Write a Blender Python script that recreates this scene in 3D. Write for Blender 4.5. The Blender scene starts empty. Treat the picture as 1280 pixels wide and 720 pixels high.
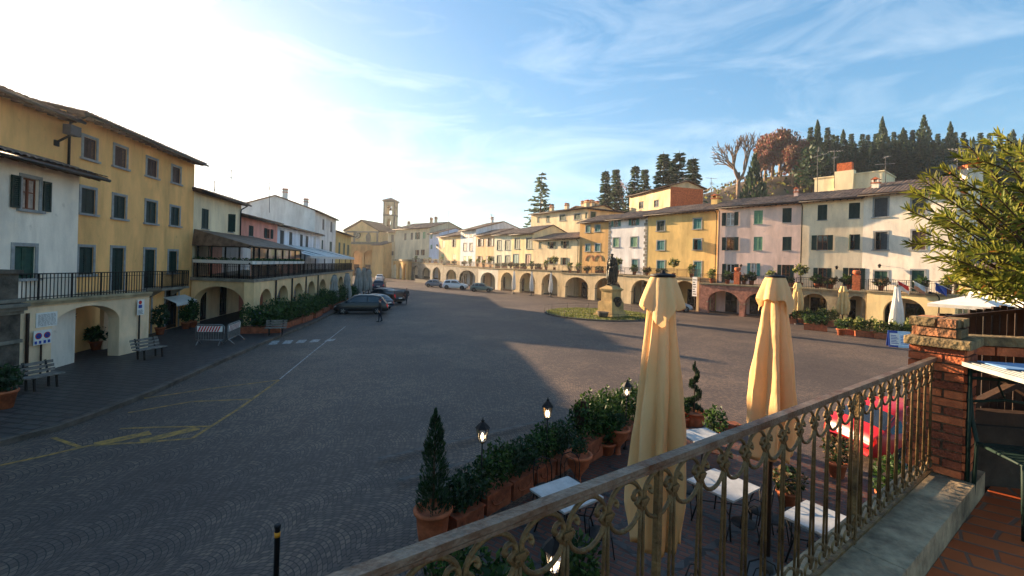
import bpy, bmesh, math, random
from mathutils import Vector, Matrix
rad = math.radians
random.seed(7)
SC = bpy.context.scene
COL = SC.collection
V = Vector

# ------------------------------------------------------------------ camera
H = 4.8                       # eye height above the square, metres
F = 560.0                     # focal length in photo pixels (1280 wide)
ROLL = rad(1.6)
cr, sr = math.cos(ROLL), math.sin(ROLL)
cam_d = bpy.data.cameras.new('camera')
cam_d.sensor_width = 36
cam_d.lens = F / 1280 * 36
cam_d.shift_y = -30 / 1280
cam_d.clip_start = 0.05
cam_d.clip_end = 5000
cam = bpy.data.objects.new('camera', cam_d)
cam.matrix_world = Matrix.Translation((0, 0, H)) @ Matrix.Rotation(rad(90), 4, 'X') @ Matrix.Rotation(ROLL, 4, 'Z')
COL.objects.link(cam)
SC.camera = cam

# ------------------------------------------------------------------ sky, sun, exposure
SUN_AZ, SUN_EL = -47.5, 14.0          # degrees: azimuth from +Y (negative = left), elevation
world = bpy.data.worlds.new('World')
SC.world = world
world.use_nodes = True
wt = world.node_tree
wt.nodes.clear()
def wn(t, **k):
    n = wt.nodes.new(t)
    for a, b in k.items(): setattr(n, a, b)
    return n
w_out = wn('ShaderNodeOutputWorld')
w_bg = wn('ShaderNodeBackground')
w_sky = wn('ShaderNodeTexSky', sky_type='NISHITA', sun_disc=False)
w_sky.sun_elevation = rad(SUN_EL)
w_sky.sun_rotation = rad(SUN_AZ)
w_sky.altitude = 200
w_sky.air_density = 1.0
w_sky.dust_density = 0.3
w_sky.ozone_density = 2.2
w_bg.inputs['Strength'].default_value = 0.104
# thin high cloud streaks mixed into the sky
w_tc = wn('ShaderNodeTexCoord')
w_map = wn('ShaderNodeMapping')
w_map.inputs['Scale'].default_value = (1.2, 2.2, 5.5)
w_map.inputs['Rotation'].default_value = (0.25, 0.5, 0.4)
w_n = wn('ShaderNodeTexNoise')
w_n.inputs['Scale'].default_value = 2.3
w_n.inputs['Detail'].default_value = 9
w_n.inputs['Roughness'].default_value = 0.62
w_n.inputs['Distortion'].default_value = 0.7
w_r = wn('ShaderNodeValToRGB')
w_r.color_ramp.elements[0].position = 0.47
w_r.color_ramp.elements[0].color = (0, 0, 0, 1)
w_r.color_ramp.elements[1].position = 0.82
w_r.color_ramp.elements[1].color = (0.8, 0.8, 0.8, 1)
w_mix = wn('ShaderNodeMixRGB', blend_type='MIX')
w_cl = wn('ShaderNodeMixRGB', blend_type='ADD')
w_cl.inputs['Fac'].default_value = 1
w_cl.inputs['Color2'].default_value = (1.3, 1.1, .8, 1)
L = wt.links.new
L(w_tc.outputs['Generated'], w_map.inputs['Vector'])
L(w_map.outputs['Vector'], w_n.inputs['Vector'])
L(w_n.outputs['Fac'], w_r.inputs['Fac'])
L(w_r.outputs['Color'], w_mix.inputs['Fac'])
w_g = wn('ShaderNodeGamma'); w_g.inputs['Gamma'].default_value = 0.58
w_hs = wn('ShaderNodeHueSaturation'); w_hs.inputs['Hue'].default_value = 0.499; w_hs.inputs['Saturation'].default_value = 1.65
L(w_sky.outputs['Color'], w_g.inputs['Color'])
L(w_g.outputs['Color'], w_hs.inputs['Color'])
L(w_hs.outputs['Color'], w_mix.inputs['Color1'])
L(w_hs.outputs['Color'], w_cl.inputs['Color1'])
L(w_cl.outputs['Color'], w_mix.inputs['Color2'])
L(w_mix.outputs['Color'], w_bg.inputs['Color'])
L(w_bg.outputs['Background'], w_out.inputs['Surface'])

sun_d = bpy.data.lights.new('sun', 'SUN')
sun_d.energy = 5.0
sun_d.angle = rad(0.5)
sun_d.color = (1.0, 0.72, 0.44)
sun = bpy.data.objects.new('sun', sun_d)
to_sun = V((math.sin(rad(SUN_AZ)) * math.cos(rad(SUN_EL)), math.cos(rad(SUN_AZ)) * math.cos(rad(SUN_EL)), math.sin(rad(SUN_EL))))
sun.rotation_euler = to_sun.to_track_quat('Z', 'Y').to_euler()
sun.location = (-60, 60, 60)
COL.objects.link(sun)

SC.view_settings.view_transform = 'Standard'
SC.view_settings.look = 'None'
SC.view_settings.exposure = 2.05
SC.view_settings.gamma = 1
SC.view_settings.use_curve_mapping = False
SC.render.engine = 'CYCLES'
SC.cycles.use_denoising = True
SC.cycles.max_bounces = 6
SC.cycles.diffuse_bounces = 3
SC.cycles.volume_bounces = 0
SC.cycles.caustics_reflective = False
SC.cycles.caustics_refractive = False

# ------------------------------------------------------------------ measuring helpers
def ray(px, py):
    dx, dy = px - 640, py - 330
    return (dx * cr + dy * sr) / F, (-dx * sr + dy * cr) / F
def G(px, py, z=0.0):                 # point at height z seen in that direction
    a, b = ray(px, py)
    y = (H - z) / b
    return V((a * y, y, z))
def AT(px, py, y):                    # point at distance y
    a, b = ray(px, py)
    return V((a * y, y, H - b * y))
class Pl:                             # vertical facade plane through two plan points
    def __init__(s, p0, p1):
        s.p0, s.p1 = V((p0[0], p0[1], 0)), V((p1[0], p1[1], 0))
        d = s.p1 - s.p0
        s.L = d.length
        s.d = d / s.L
        s.n = V((-s.d.y, s.d.x, 0))   # inward
        s.M = Matrix(((s.d.x, s.n.x, 0, s.p0.x), (s.d.y, s.n.y, 0, s.p0.y), (0, 0, 1, 0), (0, 0, 0, 1)))
    def hit(s, px, py):
        a, b = ray(px, py)
        u = (a * s.p0.y - s.p0.x) / (s.d.x - a * s.d.y)
        y = s.p0.y + u * s.d.y
        return u, H - b * y
    def off(s, v):                    # parallel plane, v metres inward
        q = s.n * v
        return Pl((s.p0 + q).to_2d(), (s.p1 + q).to_2d())
    def pt(s, u, v, z): return s.p0 + s.d * u + s.n * v + V((0, 0, z))

# ------------------------------------------------------------------ materials
def S(r, g, b):
    f = lambda c: (c / 255 / 12.92) if c / 255 <= 0.04045 else ((c / 255 + 0.055) / 1.055) ** 2.4
    return (f(r), f(g), f(b), 1)
MATS = {}
def mat(name, col, rough=0.8, var=0.15, scale=3.0, bump=0.0, bscale=40, metal=0.0, spec=0.3, col2=None, streak=0.0, emit=None, coat=0.0, trans=0.0):
    """principled material with procedural mottling between two tones of the same colour"""
    if name in MATS: return MATS[name]
    m = bpy.data.materials.new(name)
    m.use_nodes = True
    nt = m.node_tree
    p = nt.nodes['Principled BSDF']
    lk = nt.links.new
    p.inputs['Roughness'].default_value = rough
    p.inputs['Metallic'].default_value = metal
    p.inputs['Specular IOR Level'].default_value = spec
    if coat: p.inputs['Coat Weight'].default_value = coat
    tc = nt.nodes.new('ShaderNodeTexCoord')
    c2 = col2 or tuple(max(0, c * (1 - var * 2.2)) for c in col[:3]) + (1,)
    c1 = tuple(min(1, c * (1 + var)) for c in col[:3]) + (1,)
    n = nt.nodes.new('ShaderNodeTexNoise')
    n.inputs['Scale'].default_value = scale
    n.inputs['Detail'].default_value = 8
    n.inputs['Roughness'].default_value = 0.65
    if streak:
        mp = nt.nodes.new('ShaderNodeMapping')
        mp.inputs['Scale'].default_value = (1, 1, streak)
        lk(tc.outputs['Object'], mp.inputs['Vector'])
        lk(mp.outputs['Vector'], n.inputs['Vector'])
    else:
        lk(tc.outputs['Object'], n.inputs['Vector'])
    r = nt.nodes.new('ShaderNodeValToRGB')
    r.color_ramp.elements[0].position = 0.33
    r.color_ramp.elements[1].position = 0.66
    r.color_ramp.elements[0].color = c2
    r.color_ramp.elements[1].color = c1
    lk(n.outputs['Fac'], r.inputs['Fac'])
    lk(r.outputs['Color'], p.inputs['Base Color'])
    if bump:
        n2 = nt.nodes.new('ShaderNodeTexNoise')
        n2.inputs['Scale'].default_value = bscale
        n2.inputs['Detail'].default_value = 6
        lk(tc.outputs['Object'], n2.inputs['Vector'])
        b = nt.nodes.new('ShaderNodeBump')
        b.inputs['Strength'].default_value = bump
        b.inputs['Distance'].default_value = 0.03
        lk(n2.outputs['Fac'], b.inputs['Height'])
        lk(b.outputs['Normal'], p.inputs['Normal'])
    if emit:
        p.inputs['Emission Color'].default_value = emit[0]
        p.inputs['Emission Strength'].default_value = emit[1]
    if trans:
        p.inputs['Transmission Weight'].default_value = trans
    MATS[name] = m
    return m
def leafmat(name, col, tl=0.45):
    if name in MATS: return MATS[name]
    m = mat(name, col, 0.55, 0.35, 6.0, spec=0.25)
    nt = m.node_tree
    p = nt.nodes['Principled BSDF']
    out = nt.nodes['Material Output']
    t = nt.nodes.new('ShaderNodeBsdfTranslucent')
    mx = nt.nodes.new('ShaderNodeMixShader')
    mx.inputs['Fac'].default_value = tl
    src = p.inputs['Base Color'].links[0].from_socket
    nt.links.new(src, t.inputs['Color'])
    nt.links.new(p.outputs['BSDF'], mx.inputs[1])
    nt.links.new(t.outputs['BSDF'], mx.inputs[2])
    nt.links.new(mx.outputs['Shader'], out.inputs['Surface'])
    return m
def plaster(name, rgb, var=0.13):
    """lime plaster: cloudy tone, run-off streaks, scattered repair patches and grime spots"""
    if name in MATS: return MATS[name]
    m = mat(name, S(*rgb), 0.9, var, 0.55, 0.3, 14, streak=0.35, spec=0.12)
    nt = m.node_tree; lk = nt.links.new
    p = nt.nodes['Principled BSDF']
    src = p.inputs['Base Color'].links[0].from_socket
    tc = [n for n in nt.nodes if n.type == 'TEX_COORD'][0]
    for sc, st, lo, hi, c, f, dt in ((1.6, .16, .52, .75, (.62, .58, .54, 1), .55, 6), (.42, 1, .58, .62, (1.16, 1.12, 1.06, 1), .5, 3), (3.2, .8, .64, .74, (.55, .50, .46, 1), .5, 8)):
        mp = nt.nodes.new('ShaderNodeMapping'); mp.inputs['Scale'].default_value = (1, 1, st); mp.inputs['Location'].default_value = (sc * 7.3, len(name), sc)
        n = nt.nodes.new('ShaderNodeTexNoise'); n.inputs['Scale'].default_value = sc; n.inputs['Detail'].default_value = dt; n.inputs['Roughness'].default_value = .6
        r = nt.nodes.new('ShaderNodeValToRGB')
        r.color_ramp.elements[0].position = lo; r.color_ramp.elements[0].color = (0, 0, 0, 1)
        r.color_ramp.elements[1].position = hi; r.color_ramp.elements[1].color = (f, f, f, 1)
        x = nt.nodes.new('ShaderNodeMixRGB'); x.blend_type = 'MULTIPLY'; x.inputs['Color2'].default_value = c
        lk(tc.outputs['Object'], mp.inputs['Vector']); lk(mp.outputs['Vector'], n.inputs['Vector']); lk(n.outputs['Fac'], r.inputs['Fac'])
        lk(r.outputs['Color'], x.inputs['Fac']); lk(src, x.inputs['Color1']); src = x.outputs['Color']
    lk(src, p.inputs['Base Color'])
    return m

M_STONE = mat('grey_stone', S(135, 128, 115), 0.85, 0.22, 1.6, 0.5, 18)
M_SURR = mat('window_surround_stone', S(150, 150, 148), 0.85, 0.12, 4, 0.2, 30)
M_OLDST = mat('weathered_stone', S(168, 150, 118), 0.9, 0.25, 0.9, 0.6, 10)
M_DARKST = mat('dark_old_stone', S(92, 84, 74), 0.9, 0.3, 2.2, 0.7, 12)
M_TILE = mat('roof_tile', S(128, 108, 94), 0.9, 0.38, 1.7, 0.4, 20, col2=S(70, 62, 58))
M_TILEDK = mat('roof_underside', S(92, 66, 48), 0.9, 0.2, 5)
M_GREEN = mat('green_shutter_paint', S(38, 72, 58), 0.6, 0.15, 5)
M_DKGREEN = mat('dark_green_shutter_paint', S(26, 48, 40), 0.6, 0.2, 5)
M_TEAL = mat('teal_shutter_paint', S(62, 122, 118), 0.6, 0.12, 5)
M_SAGE = mat('sage_shutter_paint', S(120, 158, 122), 0.65, 0.12, 5)
M_GREYSH = mat('grey_shutter_paint', S(74, 74, 74), 0.6, 0.15, 5)
M_BRSH = mat('brown_shutter_paint', S(84, 62, 52), 0.6, 0.15, 5)
M_BROWNW = mat('brown_window_wood', S(122, 66, 38), 0.55, 0.2, 8, streak=0.15)
M_DKWOOD = mat('dark_wood', S(58, 40, 28), 0.65, 0.3, 7, 0.2, 30, streak=0.15)
M_WHITEW = mat('white_paint', S(222, 220, 214), 0.5, 0.05, 6)
M_GLASS = mat('window_glass', (0.02, 0.024, 0.028, 1), 0.06, 0.1, 1, spec=0.8)
M_CURT = mat('curtained_glass', S(175, 160, 150), 0.25, 0.25, 3, spec=0.6)
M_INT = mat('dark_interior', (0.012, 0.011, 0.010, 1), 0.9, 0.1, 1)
M_IRON = mat('black_iron', S(38, 34, 32), 0.6, 0.25, 8, metal=0.3)
M_RUST = mat('bronze_painted_iron', S(112, 90, 58), 0.5, 0.3, 14, 0.35, 90, metal=0.35, col2=S(70, 52, 34))
M_RAIL = mat('worn_rail_top', S(120, 106, 92), 0.5, 0.25, 9, 0.35, 70, metal=0.3, col2=S(92, 62, 42))
M_TERRA = mat('terracotta', S(178, 98, 62), 0.85, 0.22, 4, 0.35, 30)
M_TERRAO = mat('aged_terracotta', S(148, 82, 54), 0.85, 0.25, 5, 0.35, 30)
M_SOIL = mat('soil', S(48, 36, 26), 0.95, 0.3, 20, 0.6, 40)
M_CANVAS = mat('cream_canvas', S(240, 202, 152), 0.85, 0.06, 1.6, 0.4, 9, col2=S(228, 180, 122), spec=0.1, streak=.3)
M_CANVW = mat('white_canvas', S(232, 230, 226), 0.85, 0.06, 2, 0.15, 60, spec=0.1)
M_CANVG = mat('grey_canvas', S(150, 145, 138), 0.85, 0.12, 2, 0.15, 60, spec=0.1)
M_CANVY = mat('yellowed_canvas', S(228, 198, 140), 0.85, 0.12, 2, 0.15, 60, spec=0.1)
M_BRICK = mat('red_brick', S(196, 108, 66), 0.9, 0.25, 6, 0.45, 50, col2=S(150, 76, 48))
M_BRICK2 = mat('pale_worn_brick', S(190, 126, 84), 0.9, 0.3, 7, 0.8, 30, col2=S(110, 84, 62))
M_MORTAR = mat('mortar', S(120, 98, 78), 0.95, 0.2, 20, 0.5, 60)
M_LICHEN = mat('lichened_slab', S(132, 112, 78), 0.9, 0.35, 7, 0.7, 30, col2=S(86, 74, 56))
M_BRONZE = mat('dark_bronze', S(44, 46, 42), 0.45, 0.35, 5, 0.2, 20, metal=0.6)
M_TYRE = mat('tyre_rubber', S(24, 24, 25), 0.85, 0.1, 10)
M_RIM = mat('alloy_rim', S(150, 152, 156), 0.35, 0.08, 10, metal=0.8)
M_TRIM = mat('black_plastic', S(26, 26, 28), 0.6, 0.1, 10)
M_CGLASS = mat('car_glass', (0.012, 0.014, 0.018, 1), 0.04, 0.1, 1, spec=0.9)
M_LAMPG = mat('headlamp_glass', S(215, 218, 220), 0.1, 0.05, 3, spec=0.7)
M_RED = mat('tail_lamp_red', S(176, 24, 20), 0.2, 0.08, 3, emit=(S(255, 30, 20), 0.12))
M_BARK = mat('bark', S(86, 68, 52), 0.95, 0.3, 6, 0.8, 18)
M_TWIG = mat('bare_twig', S(136, 112, 92), 0.95, 0.2, 2)
L_CON = leafmat('conifer_needles', S(82, 102, 66), 0.25)
L_CON2 = leafmat('dark_conifer_needles', S(58, 78, 56), 0.25)
L_CEDAR = leafmat('cedar_needles', S(92, 112, 84), 0.25)
L_RED = leafmat('russet_leaves', S(142, 78, 66), 0.35)
L_BUSH = leafmat('bush_leaves', S(72, 98, 44), 0.35)
L_BUSH2 = leafmat('dark_bush_leaves', S(44, 70, 34), 0.3)
L_OLE = leafmat('oleander_leaves', S(142, 142, 54), 0.5)
L_OLE2 = leafmat('dark_oleander_leaves', S(104, 116, 44), 0.42)
L_DRY = leafmat('dry_leaves', S(186, 116, 56), 0.4)
L_SCRUB = leafmat('scrub_leaves', S(124, 98, 66), 0.3)
L_PALE = leafmat('pale_green_leaves', S(142, 142, 76), 0.4)

def thin_cloth(m, tint, f):
    nt = m.node_tree
    t = nt.nodes.new('ShaderNodeBsdfTranslucent'); t.inputs['Color'].default_value = tint
    x = nt.nodes.new('ShaderNodeMixShader'); x.inputs['Fac'].default_value = f
    nt.links.new(nt.nodes['Principled BSDF'].outputs['BSDF'], x.inputs[1]); nt.links.new(t.outputs['BSDF'], x.inputs[2])
    nt.links.new(x.outputs['Shader'], nt.nodes['Material Output'].inputs['Surface'])
thin_cloth(M_CANVAS, S(238, 200, 142), .22); thin_cloth(M_CANVY, S(236, 204, 140), .2); thin_cloth(M_CANVW, S(236, 232, 222), .25)
# ------------------------------------------------------------------ mesh collector
class MB:
    def __init__(s, M=None):
        s.v, s.f, s.m, s.sm = [], [], [], []
        s.M = M or Matrix.Identity(4)
        s.cur = 0
        s.smooth = False
    def pts(s, ps):
        i = len(s.v)
        for p in ps: s.v.append(s.M @ V(p))
        return i
    def face(s, idx, mi=None):
        s.f.append(tuple(idx)); s.m.append(s.cur if mi is None else mi); s.sm.append(s.smooth)
    def poly(s, ps, mi=None):
        i = s.pts(ps); s.face(range(i, i + len(ps)), mi)
    def box(s, a, b, mi=None):
        x0, y0, z0 = a; x1, y1, z1 = b
        i = s.pts([(x0, y0, z0), (x1, y0, z0), (x1, y1, z0), (x0, y1, z0), (x0, y0, z1), (x1, y0, z1), (x1, y1, z1), (x0, y1, z1)])
        for q in ((3, 2, 1, 0), (4, 5, 6, 7), (0, 1, 5, 4), (1, 2, 6, 5), (2, 3, 7, 6), (3, 0, 4, 7)):
            s.face([i + k for k in q], mi)
    def cbox(s, c, h, R=None, mi=None):
        """box by centre and half sizes, optionally rotated"""
        M0 = s.M
        s.M = s.M @ Matrix.Translation(c) @ (R.to_4x4() if R else Matrix.Identity(4))
        s.box((-h[0], -h[1], -h[2]), h, mi)
        s.M = M0
    def bar(s, a, b, w, t, mi=None):
        """rectangular bar between two points"""
        a, b = V(a), V(b)
        d = b - a
        q = d.to_track_quat('Z', 'Y').to_matrix()
        s.cbox((a + b) / 2, (w / 2, t / 2, d.length / 2), q, mi)
    def prism(s, poly, ext, mi=None, cap=True):
        """closed polygon of 3-D points extruded by a vector"""
        e = V(ext); n = len(poly)
        i = s.pts(poly); j = s.pts([V(p) + e for p in poly])
        if cap:
            s.face([i + k for k in range(n)][::-1], mi); s.face([j + k for k in range(n)], mi)
        for k in range(n):
            s.face((i + k, i + (k + 1) % n, j + (k + 1) % n, j + k), mi)
    def tube(s, path, r, n=6, mi=None, cap=True, closed=False):
        path = [V(p) for p in path]
        N = len(path)
        rs = r if isinstance(r, (list, tuple)) else [r] * N
        rings = []
        up = V((0, 0, 1))
        for k in range(N):
            if closed: t = path[(k + 1) % N] - path[k - 1]
            else: t = path[min(k + 1, N - 1)] - path[max(k - 1, 0)]
            if t.length < 1e-9: t = V((0, 0, 1))
            t.normalize()
            if k == 0:
                ref = V((1, 0, 0)) if abs(t.z) > 0.9 else up
                x = t.cross(ref).normalized()
            else:
                x = (x - t * x.dot(t))
                if x.length < 1e-6: x = t.cross(V((0.3, 0.9, 0.1)))
                x.normalize()
            y = t.cross(x)
            rings.append(s.pts([path[k] + (x * math.cos(2 * math.pi * q / n) + y * math.sin(2 * math.pi * q / n)) * rs[k] for q in range(n)]))
        sm = s.smooth; s.smooth = n > 4
        for k in range(N if closed else N - 1):
            a, b = rings[k], rings[(k + 1) % N]
            for q in range(n):
                s.face((a + q, a + (q + 1) % n, b + (q + 1) % n, b + q), mi)
        s.smooth = sm
        if cap and not closed:
            s.face([rings[0] + q for q in range(n)][::-1], mi); s.face([rings[-1] + q for q in range(n)], mi)
    def lathe(s, prof, n=16, c=(0, 0, 0), mi=None, sq=False):
        c = V(c); rings = []
        off = math.pi / n if sq else 0
        for r, z in prof:
            rings.append(s.pts([c + V((r * math.cos(2 * math.pi * q / n + off), r * math.sin(2 * math.pi * q / n + off), z)) for q in range(n)]))
        sm = s.smooth; s.smooth = n > 6
        for a, b in zip(rings, rings[1:]):
            for q in range(n): s.face((a + q, a + (q + 1) % n, b + (q + 1) % n, b + q), mi)
        s.smooth = sm
        s.face([rings[0] + q for q in range(n)][::-1], mi); s.face([rings[-1] + q for q in range(n)], mi)
    def leaf(s, c, d, w, mi=None):
        """one rhombic leaf: centre, half length vector, half width vector"""
        c, d, w = V(c), V(d), V(w)
        i = s.pts([c - d, c + w - d * 0.1, c + d, c - w - d * 0.1])
        s.face((i, i + 1, i + 2, i + 3), mi)
    def build(s, name, mats, parent=None):
        me = bpy.data.meshes.new(name)
        o = bpy.data.objects.new(name, me)
        off = V((0, 0, 0))
        if parent is not None:
            o.parent = parent
            q = parent
            while q is not None:
                off += q.location; q = q.parent
        me.from_pydata([v - off for v in s.v], [], s.f)
        for m in (mats if isinstance(mats, (list, tuple)) else [mats]): me.materials.append(m)
        me.polygons.foreach_set('material_index', s.m)
        me.polygons.foreach_set('use_smooth', s.sm)
        me.update()
        COL.objects.link(o)
        return o
def tag(o, label, cat, group=None):
    o['label'] = label; o['category'] = cat
    if group: o['group'] = group
    return o
def struct(o, kind='structure'):
    o['kind'] = kind
    return o
def thing(name, label, cat, loc=(0, 0, 0), rotz=0.0, group=None):
    o = bpy.data.objects.new(name, None)
    o.empty_display_size = 0.3
    COL.objects.link(o)
    o.location = loc; o.rotation_euler = (0, 0, rotz)
    return tag(o, label, cat, group)
def dup(root, loc, rotz=0.0, label=None, sc=None, group=None):
    r = root.copy(); COL.objects.link(r)
    r.location = loc; r.rotation_euler = (0, 0, rotz)
    if label: r['label'] = label
    if group: r['group'] = group
    if sc: r.scale = (sc, sc, sc) if isinstance(sc, (int, float)) else sc
    def rec(a, b):
        for ch in list(a.children):
            c = ch.copy(); COL.objects.link(c); c.parent = b
            rec(ch, c)
    rec(root, r)
    return r
def place(o, loc, rotz=0.0, sc=None):
    o.location = loc; o.rotation_euler = (0, 0, rotz)
    if sc: o.scale = (sc, sc, sc) if isinstance(sc, (int, float)) else sc
def rnd(a, b): return random.uniform(a, b)
def rvec():
    while True:
        v = V((rnd(-1, 1), rnd(-1, 1), rnd(-1, 1)))
        if 0.05 < v.length < 1: return v.normalized()
def blob(mb, c, r, n, size, mis=(0, 1), up=0.2, hollow=0.35):
    """leaves through the volume of an ellipsoid, uneven outline"""
    c = V(c)
    lumps = [(rvec(), rnd(0.75, 1.15)) for _ in range(9)]
    for _ in range(n):
        d = rvec()
        k = max(lumps, key=lambda q: q[0].dot(d))[1]
        rr = (hollow + (1 - hollow) * random.random() ** 0.6) * k
        p = c + V((d.x * r[0], d.y * r[1], d.z * r[2])) * rr
        a = (rvec() + d * 0.6 + V((0, 0, up))).normalized()
        w = a.cross(rvec()).normalized()
        s = size * rnd(0.6, 1.3)
        mb.leaf(p, a * s, w * s * 0.45, random.choice(mis))

# ------------------------------------------------------------------ building pieces
def wall_holes(mb, L0, L1, z0, z1, holes, reveal=0.2, v=0.0):
    """wall face in the local plane with real openings, their reveals and a near-black panel painted as the unlit room"""
    us = sorted(set([L0, L1] + [q for h in holes for q in (h[0], h[2]) if L0 < q < L1]))
    zs = sorted(set([z0, z1] + [q for h in holes for q in (h[1], h[3]) if z0 < q < z1]))
    for a, b in zip(us, us[1:]):
        for c, d in zip(zs, zs[1:]):
            m = ((a + b) / 2, (c + d) / 2)
            if any(h[0] < m[0] < h[2] and h[1] < m[1] < h[3] for h in holes): continue
            mb.poly([(a, v, c), (b, v, c), (b, v, d), (a, v, d)], 0)
    for a, c, b, d in holes:
        r = v + reveal
        mb.poly([(a, v, c), (a, r, c), (a, r, d), (a, v, d)], 0)
        mb.poly([(b, v, c), (b, r, c), (b, r, d), (b, v, d)], 0)
        mb.poly([(a, v, d), (b, v, d), (b, r, d), (a, r, d)], 0)
        mb.poly([(a, v, c), (b, v, c), (b, r, c), (a, r, c)], 0)
        mb.poly([(a, r, c), (b, r, c), (b, r, d), (a, r, d)], 1)  # back panel coloured near-black in place of an unlit room
def slatted(mb, u0, u1, v0, v1, z0, z1, n):
    """one louvred shutter leaf"""
    s = min(0.07, (u1 - u0) * 0.2)
    mb.box((u0, v0, z0), (u0 + s, v1, z1)); mb.box((u1 - s, v0, z0), (u1, v1, z1))
    mb.box((u0 + s, v0, z0), (u1 - s, v1, z0 + s)); mb.box((u0 + s, v0, z1 - s), (u1 - s, v1, z1))
    h = (z1 - z0 - 2 * s) / n
    vm = (v0 + v1) / 2
    for k in range(n):
        a = z0 + s + k * h
        mb.poly([(u0 + s, v0 + 0.006, a), (u1 - s, v0 + 0.006, a), (u1 - s, v1 - 0.006, a + h * 1.05), (u0 + s, v1 - 0.006, a + h * 1.05)])
STY = dict(kind='closed', shut=M_GREEN, surr=None, n=10, frame=M_BROWNW, glass=M_GLASS, tilt=0)
def window(root, M, u0, z0, u1, z1, st):
    k = st['kind']
    door = st.get('door', False)
    w = MB(M)
    ms = st['surr']
    if ms:
        t = 0.13
        w.box((u0 - t, -0.035, z0), (u0 - 0.003, 0.06, z1)); w.box((u1 + 0.003, -0.035, z0), (u1 + t, 0.06, z1))
        w.box((u0 - t, -0.035, z1 + 0.003), (u1 + t, 0.06, z1 + t))
        if not door: w.box((u0 - t - 0.08, -0.11, z0 - 0.10), (u1 + t + 0.08, 0.06, z0 - 0.003))
        else: w.box((u0 - t, -0.05, z0 - 0.06), (u1 + t, 0.06, z0 - 0.003))
    else:
        w.box((u0 - 0.05, -0.06, z0 - 0.07), (u1 + 0.05, 0.05, z0 - 0.003))
    if k in ('open', 'glass', 'ajar'):
        w.cur = 1
        f = 0.055
        a, b = 0.10, 0.15
        w.box((u0 + .004, a, z0 + .004), (u0 + f, b, z1 - .004)); w.box((u1 - f, a, z0 + .004), (u1 - .004, b, z1 - .004))
        w.box((u0 + f, a, z1 - f), (u1 - f, b, z1 - .004)); w.box((u0 + f, a, z0 + .004), (u1 - f, b, z0 + f * (4 if door else 1)))
        c = (u0 + u1) / 2
        w.box((c - .04, a - .012, z0 + f), (c + .04, b, z1 - f))
        zm = z0 + (z1 - z0) * 0.55
        w.box((u0 + f, a + .005, zm - .02), (c - .04, b - .005, zm + .02)); w.box((c + .04, a + .005, zm - .02), (u1 - f, b - .005, zm + .02))
    o = w.build('door' if door else 'window', [ms or M_SURR, st['frame']], root)
    if k in ('open', 'glass', 'ajar'):
        g = MB(M); g.poly([(u0 + .05, 0.13, z0 + .05), (u1 - .05, 0.13, z0 + .05), (u1 - .05, 0.13, z1 - .05), (u0 + .05, 0.13, z1 - .05)])
        g.build('pane', st['glass'], o)
    c = (u0 + u1) / 2
    hw = (u1 - u0) / 2
    if k == 'closed' or k == 'ajar':
        for q, (a, b) in enumerate(((u0 + .006, c - .004), (c + .004, u1 - .006))):
            s = MB(M)
            if k == 'ajar' and q == 0:
                s.M = M @ Matrix.Translation((u0, 0.0, 0)) @ Matrix.Rotation(rad(-70), 4, 'Z') @ Matrix.Translation((-u0, 0, 0))
            slatted(s, a, b, 0.02, 0.065, z0 + .006, z1 - .006, st['n'])
            s.build('shutter', st['shut'], o)
    if k == 'open':
        e = 0.14 if ms else 0.02
        for a, b in ((u0 - e - hw, u0 - e), (u1 + e, u1 + e + hw)):
            s = MB(M); slatted(s, a, b, -0.085, -0.04, z0, z1, st['n']); s.build('shutter', st['shut'], o)
    return o
def tile_roof(mb, M, u0, u1, v0, z0, v1, z1, s=0.30, row=0.46, amp=0.05):
    """slope of curved tiles: rounded ridges along the slope, stepped courses across it"""
    O = mb.M; mb.M = M
    nu = max(2, int((u1 - u0) / s)) * 4
    L_ = math.hypot(v1 - v0, z1 - z0)
    nr = max(2, int(L_ / row))
    nz, nv = (v1 - v0) / L_, -(z1 - z0) / L_
    prof = (0.0, 0.75, 1.0, 0.75)
    prev = None
    sm = mb.smooth
    jit = [rnd(-0.012, 0.012) for _ in range(nu + 1)]
    for r in range(nr):
        for t, lift in ((r / nr, 0.03), ((r + 1) / nr, 0.0)):
            v = v0 + (v1 - v0) * t; z = z0 + (z1 - z0) * t
            row_ = []
            ry = rnd(-0.012, 0.012)
            for k in range(nu + 1):
                h = amp * prof[k % 4] + lift + jit[k] * 0.6 + ry * 0.5
                row_.append((u0 + (u1 - u0) * k / nu, v + nv * h, z + abs(nz) * h))
            i = mb.pts(row_)
            if prev is not None:
                for k in range(nu): mb.face((prev + k, prev + k + 1, i + k + 1, i + k))
            prev = i
    mb.M = O
def bx_chimney(mb, u, v, z, w=0.5, h=1.1):
    mb.box((u - w / 2, v - w / 2, z), (u + w / 2, v + w / 2, z + h), 0)
    mb.box((u - w / 2 - .08, v - w / 2 - .08, z + h), (u + w / 2 + .08, v + w / 2 + .08, z + h + .1), 1)
    for a in (-1, 1): mb.box((u + a * w * .36 - .06, v - w / 2, z + h + .1), (u + a * w * .36 + .06, v + w / 2, z + h + .38), 0)
    mb.prism([(u - w / 2 - .1, v - w / 2 - .06, z + h + .38), (u + w / 2 + .1, v - w / 2 - .06, z + h + .38), (u, v - w / 2 - .06, z + h + .62)], (0, w + .12, 0), 1)
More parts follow.
